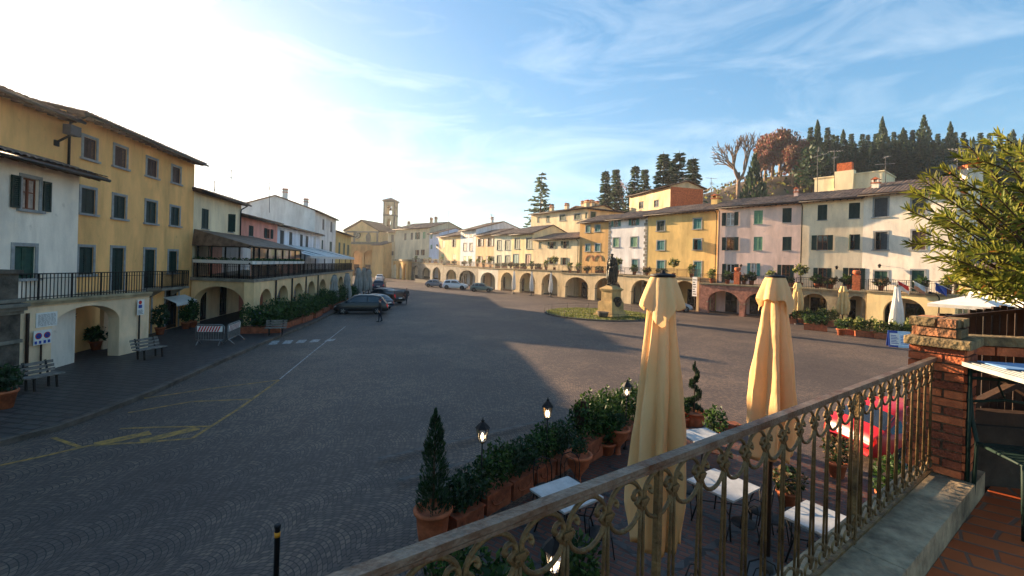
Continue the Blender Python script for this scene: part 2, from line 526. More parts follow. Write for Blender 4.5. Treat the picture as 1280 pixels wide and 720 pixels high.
def house(name, label, pl, ze, depth, wm, wins, cat='house', pitch=0.30, ov=0.55, gable=False, base=0.0, chims=(), group=None, ground=(), vr=None, pipes=(), ends=0.35, z_under=None, gutter=True):
    """one house: pl facade plane, ze eave height, wins = [(u0,z0,u1,z1,style)]"""
    root = thing(name, label, cat, (pl.p0.x, pl.p0.y, 0), 0, group)
    M = pl.M
    Lg = pl.L
    vr = vr if vr is not None else depth / 2
    zr = ze + pitch * vr
    w = MB(M)
    holes = [q[:4] for q in wins] + [q[:4] for q in ground]
    wall_holes(w, 0, Lg, base, ze, holes)
    w.cur = 0
    if gable:                                    # ridge runs away from the square: pediment on the front
        zr = ze + pitch * Lg / 2
        w.poly([(0, 0, ze), (Lg, 0, ze), (Lg / 2, 0, zr)])
        w.poly([(0, depth, base), (Lg, depth, base), (Lg, depth, ze), (Lg / 2, depth, zr), (0, depth, ze)])
        w.poly([(0, 0, base), (0, depth, base), (0, depth, ze), (0, 0, ze)]); w.poly([(Lg, 0, base), (Lg, depth, base), (Lg, depth, ze), (Lg, 0, ze)])
    else:
        zb = ze + pitch * (vr - (depth - vr))
        for u in (0, Lg): w.poly([(u, 0, base), (u, depth, base), (u, depth, zb), (u, vr, zr), (u, 0, ze)])
        w.poly([(0, depth, base), (Lg, depth, base), (Lg, depth, zb), (0, depth, zb)])
    w.build('wall', [wm, M_INT], root)
    r = MB()
    t = 0.14
    if gable:
        for sgn in (0, 1):
            # slopes run sideways: build in a rotated frame
            if sgn == 0: N = M @ Matrix(((0, 1, 0, 0), (-1, 0, 0, depth + .1), (0, 0, 1, 0), (0, 0, 0, 1)))
            else: N = M @ Matrix(((0, -1, 0, Lg), (1, 0, 0, -ov), (0, 0, 1, 0), (0, 0, 0, 1)))
            ln = depth + .1 + ov
            e0, e1 = -ends, Lg / 2 + .02
            tile_roof(r, N, 0, ln, e0, ze + pitch * e0 + t, e1, ze + pitch * e1 + t)
            r.M = N; r.cur = 1
            r.prism([(0, e0, ze + pitch * e0), (0, e1, ze + pitch * e1), (0, e1, ze + pitch * e1 + t), (0, e0, ze + pitch * e0 + t)], (ln, 0, 0))
            r.cur = 0; r.M = Matrix.Identity(4)
    else:
        a, b = -ends, Lg + ends
        tile_roof(r, M, a, b, -ov, ze - pitch * ov + t, vr + .02, zr + t)
        N = M @ Matrix(((-1, 0, 0, Lg), (0, -1, 0, vr), (0, 0, 1, 0), (0, 0, 0, 1)))
        bk = depth - vr + .4
        tile_roof(r, N, a, b, -bk, zr - pitch * bk + t, .02, zr + t, s=0.5, row=1.2)
        r.M = M; r.cur = 1
        r.prism([(a, -ov, ze - pitch * ov), (a, vr, zr), (a, depth + .4, zr - pitch * bk), (a, depth + .4, zr - pitch * bk + t), (a, vr, zr + t), (a, -ov, ze - pitch * ov + t)], (b - a, 0, 0))
        k = a + .15
        while k < b - .1:                        # rafter tails
            r.bar((k, -ov + .04, ze - pitch * ov - .045 + .01), (k, 0.02, ze - .045), .09, .09); k += .55
        r.cur = 0; r.M = Matrix.Identity(4)
    ro = r.build('roof', [M_TILE, M_TILEDK], root)
    if gutter and not gable:
        g = MB(M)
        zg = ze - pitch * ov + .03
        g.tube([(-ends, -ov - .06, zg), (Lg + ends, -ov - .06, zg)], .065, 8)
        g.build('gutter', M_IRON, ro)
    for c in chims:
        m = MB(M); bx_chimney(m, *c); m.build('chimney', [wm, M_TERRA], ro)
    for u in pipes:
        m = MB(M)
        m.tube([(u, -ov - .05, ze - pitch * ov), (u, -.12, ze - .5), (u, -.09, ze - .7), (u, -.09, base + 3.2)], .05, 6)
        m.build('downpipe', M_IRON, root)
    for q in list(wins) + list(ground):
        st = dict(STY); st.update(q[4]); window(root, M, q[0], q[1], q[2], q[3], st)
    return root
def W(pl, rects):
    """pixel rectangles measured on the photograph -> openings in facade coordinates"""
    out = []
    for r in rects:
        x0, y0, x1, y1, st = r
        ym, xm = (y0 + y1) / 2, (x0 + x1) / 2
        u0, u1 = pl.hit(x0, ym)[0], pl.hit(x1, ym)[0]
        z1, z0 = pl.hit(xm, y0)[1], pl.hit(xm, y1)[1]
        if st.get('kind') == 'open':
            w = u1 - u0; u0 += w * .25; u1 -= w * .25
        u0, u1 = max(.12, u0), min(pl.L - .12, u1)
        out.append((u0, z0, u1, z1, st))
    return out
def arch_z(u, a, b, zs, zt):
    c, r = (a + b) / 2, (b - a) / 2
    return zs + (zt - zs) * math.sqrt(max(0, 1 - ((u - c) / r) ** 2))
def arch_wall(mb, M, u0, u1, zt, arches, th=0.5, z0=0.0, inner=0, imp=None):
    """wall of thickness th with arched openings (ua, ub, spring, crown)"""
    O = mb.M; mb.M = M
    us = {u0, u1}
    for a, b, zs, zc in arches:
        for k in range(25): us.add(a + (b - a) * (0.5 - 0.5 * math.cos(math.pi * k / 24)))
    us = sorted(us)
    for p, q in zip(us, us[1:]):
        m = (p + q) / 2
        A = next((x for x in arches if x[0] < m < x[1]), None)
        zp = arch_z(p, *A) if A else z0
        zq = arch_z(q, *A) if A else z0
        mb.poly([(p, 0, zp), (q, 0, zq), (q, 0, zt), (p, 0, zt)])
        mb.poly([(p, th, zp), (q, th, zq), (q, th, zt), (p, th, zt)])
        if A: mb.poly([(p, 0, zp), (q, 0, zq), (q, th, zq), (p, th, zp)], inner)
    for a, b, zs, zc in arches:
        for e in (a, b): mb.poly([(e, 0, z0), (e, th, z0), (e, th, zs), (e, 0, zs)], inner)
    for e in (u0, u1): mb.poly([(e, 0, z0), (e, th, z0), (e, th, zt), (e, 0, zt)])
    mb.poly([(u0, 0, zt), (u1, 0, zt), (u1, th, zt), (u0, th, zt)])
    mb.M = O
def railing(mb, M, u0, u1, z, h=1.0, v=0.12, step=0.14, r=0.011, ends=()):
    O = mb.M; mb.M = M
    mb.box((u0, v - .025, z + h - .04), (u1, v + .025, z + h))
    mb.box((u0, v - .015, z + .08), (u1, v + .015, z + .11))
    mb.box((u0, v - .012, z + h - .2), (u1, v + .012, z + h - .18))
    n = max(2, int((u1 - u0) / step))
    for k in range(n + 1):
        u = u0 + (u1 - u0) * k / n
        R_ = r * (2.2 if k % 9 == 0 else 1)
        mb.box((u - R_, v - R_, z), (u + R_, v + R_, z + h - .04))
    mb.M = O
def arcade(label, pl, zt, arches, depth, wm, rail='iron', group=None, zs=None, pil=(), slab=M_OLDST, name='arcade', parapet=0.0, th=0.5, ext=0.0, trim=True, step=.14):
    """vaulted walk with a terrace on top; arches = [(u0,u1,spring,crown)]"""
    root = thing(name, label, 'arcade', (pl.p0.x, pl.p0.y, 0), 0, group)
    M = pl.M; Lg = pl.L
    w = MB()
    arch_wall(w, M, 0, Lg, zt - .2, arches, th)
    w.M = M
    for u in (0, Lg - .4):                       # cross walls that close the walk between neighbours, arched
        N = M @ Matrix(((0, -1, 0, u + .4), (1, 0, 0, th + .002), (0, 0, 1, 0), (0, 0, 0, 1)))
        dd = depth - th - .01
        arch_wall(w, N, 0, dd, zt - .2, [(.2, dd - .2, 1.9, zt - .7)], .4)
    w.build('wall', [wm], root)
    s = MB(M)
    s.box((-.0, -.10, zt - .198), (Lg, depth - .01, zt))
    s.box((-.0, -.16, zt - .09), (Lg, -.10, zt - .002))
    s.build('terrace_slab', slab, root)
    if trim:
        for a, b, sp, zc in arches:               # impost blocks
            for e in (a, b):
                m = MB(M); m.box((e - .14 if e == a else e - .06, -.03, sp - .1), (e + .06 if e == a else e + .14, th + .02, sp)); m.build('impost', M_OLDST, root)
    for u in pil:
        m = MB(M); m.box((u - .22, -.09, 0), (u + .22, -.002, zt - .21)); m.build('pilaster', wm, root)
    if parapet:
        m = MB(M); m.box((0, .0, zt + .002), (Lg, .25, zt + parapet)); m.box((-.0, -.05, zt + parapet), (Lg, .3, zt + parapet + .07)); m.build('parapet', slab, root)
    if rail:
        m = MB(); railing(m, M, .05, Lg - .05, zt + parapet, 1.0 - parapet * .5, step=step); m.build('railing', M_IRON, root)
    return root
def ARC(pl, rects, sp=0.52):
    """(px0, px1, py crown) -> arches"""
    out = []
    for x0, x1, yc in rects:
        u0 = pl.hit(x0, yc + 15)[0]; u1 = pl.hit(x1, yc + 15)[0]
        zc = pl.hit((x0 + x1) / 2, yc)[1]
        r = (u1 - u0) / 2
        zs = max(zc * sp, zc - r * .95) if sp else zc - r
        out.append((u0, u1, min(zs, zc - .35), zc))
    return out

# ------------------------------------------------------------------ ground
def nmat(name): 
    m = bpy.data.materials.new(name); m.use_nodes = True
    nt = m.node_tree
    def N(t, **k):
        n = nt.nodes.new(t)
        for a, b in k.items():
            if a in n.inputs.keys() if isinstance(a, str) else False: n.inputs[a].default_value = b
            else: setattr(n, a, b)
        return n
    return m, nt, N, nt.links.new
def math_(N, lk, op, a, b=None):
    n = N('ShaderNodeMath', operation=op)
    for i, q in enumerate((a, b)):
        if q is None: continue
        if isinstance(q, (int, float)): n.inputs[i].default_value = q
        else: lk(q, n.inputs[i])
    return n.outputs[0]
def setts(name, cols, fan=1.25, size=0.10, rot=0.5, rough=0.62, bump=0.5, mortar=(0.036, 0.032, 0.030, 1), arcs=True, h=None, spec=.15, msz=.09):
    """stone setts laid in segmental arcs"""
    m, nt, N, lk = nmat(name)
    p = nt.nodes['Principled BSDF']
    tc = N('ShaderNodeTexCoord')
    mp = N('ShaderNodeMapping'); mp.inputs['Rotation'].default_value = (0, 0, rot)
    lk(tc.outputs['Object'], mp.inputs['Vector'])
    wob = N('ShaderNodeTexNoise'); wob.inputs['Scale'].default_value = 0.3; wob.inputs['Detail'].default_value = 2
    lk(mp.outputs['Vector'], wob.inputs['Vector'])
    sx = N('ShaderNodeSeparateXYZ'); lk(mp.outputs['Vector'], sx.inputs[0])
    w2 = math_(N, lk, 'MULTIPLY', wob.outputs['Fac'], 1.3)
    x = math_(N, lk, 'ADD', sx.outputs['X'], w2)
    y = math_(N, lk, 'ADD', sx.outputs['Y'], math_(N, lk, 'MULTIPLY', wob.outputs['Color'], .4))
    if arcs:
        f = math_(N, lk, 'SUBTRACT', math_(N, lk, 'FRACT', math_(N, lk, 'DIVIDE', x, fan)), 0.5)
        y = math_(N, lk, 'ADD', y, math_(N, lk, 'MULTIPLY', math_(N, lk, 'MULTIPLY', f, f), fan * 1.25))
    cx = N('ShaderNodeCombineXYZ'); lk(x, cx.inputs[0]); lk(y, cx.inputs[1])
    br = N('ShaderNodeTexBrick')
    br.inputs['Scale'].default_value = 1
    br.inputs['Brick Width'].default_value = size
    br.inputs['Row Height'].default_value = h or size
    br.inputs['Mortar Size'].default_value = size * msz
    br.inputs['Mortar Smooth'].default_value = 0.5
    br.inputs['Color1'].default_value = (0.15, 0.15, 0.15, 1); br.inputs['Color2'].default_value = (0.85, 0.85, 0.85, 1); br.inputs['Mortar'].default_value = (0, 0, 0, 1)
    lk(cx.outputs[0], br.inputs['Vector'])
    big = N('ShaderNodeTexNoise'); big.inputs['Scale'].default_value = 0.16; big.inputs['Detail'].default_value = 7; big.inputs['Roughness'].default_value = 0.7
    lk(tc.outputs['Object'], big.inputs['Vector'])
    ra = N('ShaderNodeValToRGB')
    ra.color_ramp.elements[0].color = cols[0]; ra.color_ramp.elements[1].color = cols[2]
    e = ra.color_ramp.elements.new(0.5); e.color = cols[1]
    mixf = math_(N, lk, 'ADD', math_(N, lk, 'MULTIPLY', br.outputs['Color'], 0.45), math_(N, lk, 'MULTIPLY', math_(N, lk, 'SUBTRACT', big.outputs['Fac'], .28), 1.35))
    lk(mixf, ra.inputs['Fac'])
    mx = N('ShaderNodeMixRGB'); mx.inputs['Color2'].default_value = mortar
    lk(br.outputs['Fac'], mx.inputs['Fac']); lk(ra.outputs['Color'], mx.inputs['Color1'])
    lk(mx.outputs['Color'], p.inputs['Base Color'])
    p.inputs['Roughness'].default_value = rough
    p.inputs['Specular IOR Level'].default_value = spec
    fine = N('ShaderNodeTexNoise'); fine.inputs['Scale'].default_value = 18; fine.inputs['Detail'].default_value = 4
    lk(tc.outputs['Object'], fine.inputs['Vector'])
    hgt = math_(N, lk, 'ADD', math_(N, lk, 'MULTIPLY', br.outputs['Fac'], -1.0), math_(N, lk, 'MULTIPLY', fine.outputs['Fac'], 0.5))
    hgt = math_(N, lk, 'ADD', hgt, math_(N, lk, 'MULTIPLY', br.outputs['Color'], 0.35))
    b = N('ShaderNodeBump'); b.inputs['Strength'].default_value = bump; b.inputs['Distance'].default_value = 0.02
    lk(hgt, b.inputs['Height']); lk(b.outputs['Normal'], p.inputs['Normal'])
    return m
M_SETTS = setts('porphyry_setts', (S(60, 51, 48), S(91, 79, 72), S(142, 119, 100)))
M_PAVE = setts('pavement_stone', (S(50, 47, 47), S(68, 64, 62), S(90, 84, 80)), size=0.6, h=0.3, rot=0.15, arcs=False, bump=0.35, rough=0.5)
M_KERB = mat('kerb_stone', S(96, 84, 74), 0.85, 0.25, 2, 0.4, 20)
M_YELL = mat('yellow_road_paint', S(158, 118, 50), 0.75, 0.3, 5, col2=S(86, 74, 58))
M_WHRD = mat('white_road_paint', S(160, 160, 158), 0.75, 0.25, 6, col2=S(86, 82, 80))
def sheet(name, pts, z, m, kind='structure'):
    b = MB(); b.poly([(p[0], p[1], z) for p in pts]); return struct(b.build(name, m), kind)
sheet('plaza_ground', [(-700, -60), (700, -60), (700, 700), (-700, 700)], 0, M_SETTS)
kerb = [(-12.9, -12), (-12.75, 2), (-12.6, 8), (-12.35, 11), (-12.0, 12), (-11.98, 13), (-12.15, 15.6), (-12.7, 18.9), (-13.55, 24.8), (-14.5, 33), (-15.9, 42), (-18.5, 55), (-21.5, 66), (-30, 66)]
b = MB()
n = len(kerb)
b.poly([(x - .16, y, .13) for x, y in kerb] + [(-60, 66, .13), (-60, -12, .13)], 0)
b.build('pavement', M_PAVE)['kind'] = 'structure'
b = MB()
for (x0, y0), (x1, y1) in zip(kerb, kerb[1:]):
    b.poly([(x0, y0, 0), (x1, y1, 0), (x1, y1, .134), (x0, y0, .134)]); b.poly([(x0, y0, .134), (x1, y1, .134), (x1 - .18, y1, .134), (x0 - .18, y0, .134)])
b.build('kerb', M_KERB)['kind'] = 'structure'
def ribbon(b, pts, w, z):
    pts = [V((p[0], p[1], z)) for p in pts]
    for k, (a, c) in enumerate(zip(pts, pts[1:])):
        d = (c - a); q = V((-d.y, d.x, 0)).normalized() * w / 2
        e = V((0, 0, .0002 * k))
        b.poly([a - q + e, c - q + e, c + q + e, a + q + e])
b = MB()
for path in ([(0, 582), (60, 569), (112, 557)], [(112, 557), (180, 553), (240, 548)], [(240, 548), (300, 510), (349, 475)], [(180, 498), (262, 486), (349, 475)], [(160, 516), (240, 502), (315, 499)], [(66, 547), (100, 559)], [(150, 536), (200, 534), (262, 533)]):
    ribbon(b, [G(*p) for p in path], .10, .005)
for path in ([(118, 556), (188, 541)], [(176, 552), (248, 535)]):
    ribbon(b, [G(*p) for p in path], .34, .007)
struct(b.build('parking_markings', M_YELL))
b = MB()
for x in (341, 358, 375, 392, 411):
    b.poly([G(x - 6, 431 - (x - 341) * .06, .006), G(x + 5, 430.4 - (x - 341) * .06, .006), G(x + 9, 425.6 - (x - 341) * .03, .006), G(x - 1, 426 - (x - 341) * .03, .006)])
struct(b.build('crosswalk_marking', M_WHRD))
b = MB(); ribbon(b, [G(350, 474), G(390, 441), G(432, 408)], .06, .009); struct(b.build('road_line', M_WHRD))

# ------------------------------------------------------------------ facade lines
D8 = lambda Y: (-16.4 - 0.178 * Y, Y)
P_WING = Pl(D8(2.0), D8(19.8))
P_YEL = Pl(D8(19.82), D8(30.6))
P_CREAM = Pl(D8(30.62), D8(38.2))
P_PINK = Pl(D8(38.22), D8(47.2))
P_LOWW = Pl(D8(47.22), D8(65.0))
P_TALLW = Pl(D8(62.0), D8(75.5))
P_NARR = Pl(D8(75.6), D8(90))
C = lambda **k: dict(kind='closed', **k)
O_ = lambda **k: dict(kind='open', **k)
g_s = dict(surr=M_SURR)

# left row
c = dict(surr=M_SURR, shut=M_BRSH, n=12); c2 = dict(surr=M_SURR, shut=M_DKGREEN, n=12)
p = P_YEL
wins = W(p, [(104, 173, 120, 199, C(**c)), (143, 184, 158, 209, C(**c)), (183.5, 199, 196, 221, C(**c)), (215, 209, 225, 229, C(**c)),
             (101, 236, 118.5, 267, C(**c2)), (141.5, 245, 156.5, 273, C(**c2)), (182, 252, 195, 279, C(**c2)), (213, 259, 224, 282, C(**c2)),
             (98, 309, 116, 343, C(**c2)), (139, 310, 154, 363, C(door=True, **c2)), (180, 312, 193, 365, C(door=True, **c2)), (210.5, 314, 221, 341, C(**c2))])
u_sh = [p.hit(206, 400)[0], p.hit(222, 400)[0]]
u_bd = [p.hit(180, 400)[0], p.hit(188, 400)[0]]
house('yellow_house', 'tall yellow plastered house with grey window surrounds, sun behind its roof', p, 11.05, 11, plaster('ochre_yellow_plaster', (240, 184, 118)), wins, pitch=.18, ov=.75,
      ground=[(u_sh[0], .14, u_sh[1], 2.6, dict(kind='glass', door=True, surr=M_SURR, frame=M_DKWOOD)), (u_bd[0], .14, u_bd[1], 2.7, dict(kind='glass', door=True, surr=M_SURR, frame=M_BROWNW, glass=M_BROWNW))], pipes=(.12,), ends=.05)
p = P_WING
house('yellow_wing', 'plain yellow upper wall behind the white house at the left, floodlight fixed on it', p, p.off(-.7).hit(30, 121)[1] + .0, 11, plaster('ochre_yellow_plaster', (240, 184, 118)), [], pitch=.18, ov=.7, ends=.02)
p = Pl((D8(2)[0] + 1.5, 2.0), (D8(18.9)[0] + 1.42, 18.9))
wins = W(p, [(16, 223, 58, 262, O_(shut=M_DKGREEN, surr=M_SURR, n=14, frame=M_BROWNW, glass=M_CURT)), (17, 308, 43, 348, C(shut=M_GREEN, surr=M_SURR, n=14))])
_, z = p.hit(78, 214)
house('white_house', 'white plastered house at the left edge with one open green shuttered window', p, z + .1, 1.45, plaster('warm_white_plaster', (236, 222, 204)), wins, pitch=.30, ov=.75, vr=1.4, ends=.5)
p = P_CREAM
wins = W(p, [(252, 261, 261, 286, C(shut=M_DKGREEN)), (285, 268, 292, 290, dict(kind='ajar', shut=M_DKGREEN))])
house('cream_house', 'cream plastered house between the yellow and pink houses, above the glass veranda', p, 9.25, 9, plaster('cream_plaster', (238, 218, 182)), wins, ov=.6, pitch=.2, pipes=(p.L - .3,), ends=.3,
      ground=[(1.2, .14, 2.3, 2.5, dict(kind='glass', door=True, frame=M_DKWOOD)), (4.2, .14, 5.6, 2.5, dict(kind='glass', door=True, frame=M_DKWOOD))], chims=((3, 4, 10.3, .45, .9), (6, 4.2, 10.3, .4, .8)))
p = P_PINK
wins = W(p, [(311, 282, 317, 295, C(shut=M_DKGREEN)), (330, 286, 340.5, 298, dict(kind='open', shut=M_DKGREEN))])
house('pink_house', 'salmon pink plastered house in the left row', p, 8.3, 8, plaster('pink_plaster', (228, 160, 144)), wins, pitch=.2, ov=.6, ends=.12, ground=[(1.5, .14, 2.6, 2.5, dict(kind='glass', door=True)), (5.5, .14, 7, 2.5, dict(kind='glass', door=True))])
p = P_LOWW
wins = W(p, [(a, y0, b_, y1, C(shut=M_GREYSH)) for a, y0, b_, y1 in ((350, 288, 355, 305), (361.5, 290, 365.5, 306), (375, 293, 378.5, 308), (382, 295, 385.5, 309), (392, 297, 395, 311))])
house('low_white_house', 'low white plastered house with dark shutters under the tall white gable', p, 8.2, 8, plaster('blue_white_plaster', (226, 230, 238)), wins, pitch=.2, ov=.6, ends=.12, ground=[(2.5, .14, 3.8, 2.5, dict(kind='glass', door=True)), (9.5, .14, 11, 2.5, dict(kind='glass', door=True))])
p = P_TALLW
wins = W(p, [(403, 274, 405.5, 287, C(shut=M_GREYSH)), (413, 277, 415.5, 290, C(shut=M_GREYSH)), (402, 300, 404, 313, C(shut=M_GREEN)), (412, 302, 415, 314, C(shut=M_GREEN))])
house('tall_white_house', 'tall white plastered house with a bare gable wall facing the square', p, 11.4, 9.5, plaster('grey_white_plaster', (224, 224, 220)), wins, ov=.45, vr=5.2, ends=.12, pitch=.34, chims=((.9, 4.2, 12.7, .55, 1.1), (6, 2.8, 12.1, .55, 1.1)), ground=[(3, .14, 4.2, 2.5, dict(kind='glass', door=True))])
p = P_NARR
wins = W(p, [(423, 303, 425.5, 318, C(shut=M_GREEN)), (429, 304, 431.3, 318, C(shut=M_GREEN)), (434, 306, 436.3, 319, C(shut=M_GREEN))])
house('narrow_yellow_house', 'small dull yellow house at the far end of the left row', p, 9.5, 8, plaster('dull_yellow_plaster', (212, 186, 122)), wins, ov=.6, ends=.15)

# left arcades
p = Pl((-17.75, 15.6), (-17.75, 22.0))
M_ARCW = plaster('arcade_cream_plaster', (230, 200, 164))
A1 = arcade('cream arcade with one broad arch and iron balcony in front of the yellow house', p, 2.95, [(1.75, 4.75, 1.75, 2.55)], 2.05, M_ARCW, trim=False)
# plaque
q = thing('marble_plaque', 'white marble plaque with an inscription on the cream arcade wall', 'plaque', (p.p0.x, p.p0.y, 2.0))
ua, za = p.hit(44, 410); ub, zb = p.hit(71, 389)
m = MB(p.M); m.box((ua, -.03, za), (ub, -.002, zb)); m.build('slab', M_WHITEW, q)
m = MB(p.M)
k = zb - .07
while k > za + .06:
    x = ua + .07
    while x < ub - .1:
        l = rnd(.04, .12); m.box((x, -.034, k - .018), (min(x + l, ub - .06), -.0305, k)); x += l + .03
    k -= .045
m.build('inscription', mat('engraved_letters', S(120, 110, 104), 0.8), q)
def signpanel(name, label, pl, u0, z0, u1, z1, v=-.12, cat='sign'):
    t = thing(name, label, cat, pl.pt((u0 + u1) / 2, v, 0.14))
    m = MB(pl.M); m.box((u0, v - .02, z0), (u1, v, z1)); m.build('panel', M_WHITEW, t)
    return t
M_SIGNR = mat('sign_red', S(190, 40, 44), 0.5, .05, 3); M_SIGNB = mat('sign_blue', S(36, 70, 150), 0.5, .05, 3)
def disc(mb, pl, u, v, z, r, mi=0, n=20):
    mb.prism([pl.pt(u + r * math.cos(2 * math.pi * k / n), v, z + r * math.sin(2 * math.pi * k / n)) for k in range(n)], pl.n * -.004, mi)
def noparking(mb, pl, u, v, z, r):
    disc(mb, pl, u, v, z, r, 0); disc(mb, pl, u, v - .005, z, r * .78, 1)
    for s in (1,):
        q = V((pl.d.x * .7, pl.d.y * .7, -.7)); 
        a = pl.pt(u, v - .012, z); mb.bar(a - q * r * .85, a + q * r * .85, r * .2, .003, 0)
ua, za = p.hit(37, 432); ub, zb = p.hit(60, 411)
t = signpanel('no_parking_sign', 'white twin no parking sign with red rings, lower left of the plaque', p, ua, za, ub, zb)
m = MB(p.M); m.tube([((ua + ub) / 2, -.09, .14), ((ua + ub) / 2, -.09, zb - .05)], .03, 8); m.tube([(ua - .16, -.08, .14), (ua - .16, -.08, 2.5)], .05, 8); m.build('pole', M_DKWOOD, t)
m = MB()
w_ = ub - ua; h_ = zb - za
for k in (.27, .75): noparking(m, p, ua + w_ * k, -.141, za + h_ * .62, w_ * .19)
m.build('prohibition_ring', [M_SIGNR, M_SIGNB], t)
for k in (.12, .36, .62, .86): m = MB(p.M); m.box((ua + w_ * k - .045, -.145, za + h_ * .06), (ua + w_ * k + .045, -.141, za + h_ * .27)); m.build('time_plate', M_SIGNB, t)
def txt(s, size, M, m, parent, name='lettering', ext=.003):
    cu = bpy.data.curves.new(name, 'FONT'); cu.body = s; cu.size = size; cu.extrude = ext; cu.align_x = 'CENTER'
    o = bpy.data.objects.new(name, cu); COL.objects.link(o)
    me = bpy.data.meshes.new_from_object(o)
    bpy.data.objects.remove(o); me.name = name
    off = V((0, 0, 0)); q = parent
    while q is not None: off += q.location; q = q.parent
    me.transform(Matrix.Translation(-off) @ M)
    me.materials.clear(); me.materials.append(m)
    o = bpy.data.objects.new(name, me); o.parent = parent; COL.objects.link(o)
    return o
def TM(pl, u, v, z):    # text frame on a facade
    return pl.M @ Matrix.Translation((u, v, z)) @ Matrix.Rotation(rad(90), 4, 'X')
ua, za = p.hit(168, 394); ub, zb = p.hit(177, 374)
ub = min(ub, p.L - .05)
t = signpanel('parking_sign', 'stack of small white parking signs on a dark pole at the arcade corner', p, ua, za, ub, zb)
m = MB(p.M); m.tube([((ua + ub) / 2, -.08, .14), ((ua + ub) / 2, -.08, zb)], .035, 8); m.build('pole', M_IRON, t)
m = MB(p.M); h_ = (zb - za)
m.box((ua + .05, -.146, za + h_ * .45), (ua + .25, -.141, za + h_ * .66)); m.build('blue_square', M_SIGNB, t)
m = MB(); disc(m, p, ua + .15, -.141, za + h_ * .82, .09); m.build('red_disc', M_SIGNR, t)
m = MB(p.M)
for k in range(4): m.box((ua + .04, -.145, za + h_ * (.06 + .08 * k)), (ub - .06 - .05 * (k % 2), -.141, za + h_ * (.09 + .08 * k)))
m.build('print_line', M_IRON, t)
# old stone pier at the edge
q = thing('stone_pier', 'dark weathered stone pier with moulded cornice at the left edge', 'pier', (-17.9, 14.6, .13))
m = MB(); m.box((-19.2, 13.2, .13), (-17.0, 15.55, 3.0)); m.box((-19.3, 13.1, .13), (-16.9, 15.58, .75)); m.build('shaft', M_DARKST, q)
m = MB()
for k, (e, z) in enumerate(((.06, 1.6), (.08, 2.6), (.2, 2.72), (.3, 2.85), (.12, 3.0))): m.box((-19.2 - e, 13.2 - e, z + .002 * k), (-17.0 + e, 15.55 + min(e, .04), z + .12))
m.build('cornice', M_STONE, q)
m = MB(); m.box((-19.1, 13.3, 3.125), (-17.05, 15.5, 4.0)); m.box((-19.25, 13.15, 4.002), (-16.95, 15.57, 4.12)); m.build('parapet', M_DARKST, q)
m = MB(); m.box((-16.999, 13.5, .9), (-16.97, 14.9, 2.4)); m.build('brick_panel', M_BRICK, q)

# small balcony on the yellow house
p = P_YEL
ua = p.hit(181, 355)[0]; ub = p.hit(217, 355)[0]; zf = p.hit(200, 358.5)[1]
q = thing('small_balcony', 'short iron railed balcony on brackets above the yellow house shop', 'balcony', p.pt((ua + ub) / 2, 0, zf))
m = MB(p.M); m.box((ua, -.9, zf - .14), (ub, -.003, zf)); m.build('slab', M_STONE, q)
for u in (ua + .3, ub - .3): m = MB(p.M); m.prism([(u, -.003, zf - .6), (u, -.7, zf - .145), (u, -.003, zf - .145)], (.2, 0, 0)); m.build('bracket', M_STONE, q)
m = MB(); railing(m, p.M, ua, ub, zf, 1.0, -.85, .12)
N = p.M @ Matrix(((0, -1, 0, ua + .1), (1, 0, 0, -.85), (0, 0, 1, 0), (0, 0, 0, 1))); railing(m, N, 0, .84, zf, 1.0, .06, .12)
N = p.M @ Matrix(((0, -1, 0, ub + .02), (1, 0, 0, -.85), (0, 0, 1, 0), (0, 0, 0, 1))); railing(m, N, 0, .84, zf, 1.0, .06, .12)
m.build('railing', M_IRON, q)
# shop awning with lettering
ua = p.hit(204, 375)[0]; ub = p.hit(231, 375)[0]; zt = p.hit(217, 370)[1]
q = thing('shop_awning', 'small white scalloped shop awning with blue lettering on the yellow house', 'awning', p.pt((ua + ub) / 2, 0, zt))
m = MB(p.M)
m.prism([(ua, -.003, zt), (ua, -.75, zt - .35), (ua, -.74, zt - .37), (ua, -.003, zt - .03)], (ub - ua, 0, 0))
nn = 12
for k in range(nn):
    a = ua + (ub - ua) * k / nn; e = (ub - ua) / nn
    m.prism([(a, -.75, zt - .352), (a + e, -.75, zt - .352), (a + e, -.75, zt - .5), (a + e / 2, -.75, zt - .57), (a, -.75, zt - .5)], (0, .01, 0))
m.build('canopy', M_CANVW, q)
N = p.M @ Matrix.Translation(((ua + ub) / 2, -.47, zt - .235)) @ Matrix.Rotation(math.atan2(.35, .75), 4, 'X')
m = MB(N); x = -.55
while x < .5:
    w_ = rnd(.05, .10); hh = .20 if x < -.45 else rnd(.10, .16)
    m.box((x, -.06, .0), (x + .022, -.06 + hh, .004)); m.box((x + .024, -.06, .0), (x + w_, -.04, .0045)); m.box((x + .024, -.06 + hh - .022, .0), (x + w_, -.06 + hh, .0042)); x += w_ + .03
m.build('lettering', M_SIGNB, q)
# floodlight on the high wall
p = P_WING
u, z = p.hit(70, 168)
q = thing('floodlight', 'small grey floodlight on a bracket high on the yellow wall', 'lamp', p.pt(u, 0, z))
m = MB(p.M); m.box((u - .3, -.75, z), (u + .3, -.45, z + .42)); m.build('housing', M_GREYSH, q)
m = MB(p.M); m.bar((u, -.5, z - .02), (u, -.003, z - .35), .08, .06); m.box((u - .12, -.06, z - .5), (u + .12, -.003, z - .25)); m.build('bracket', M_IRON, q)

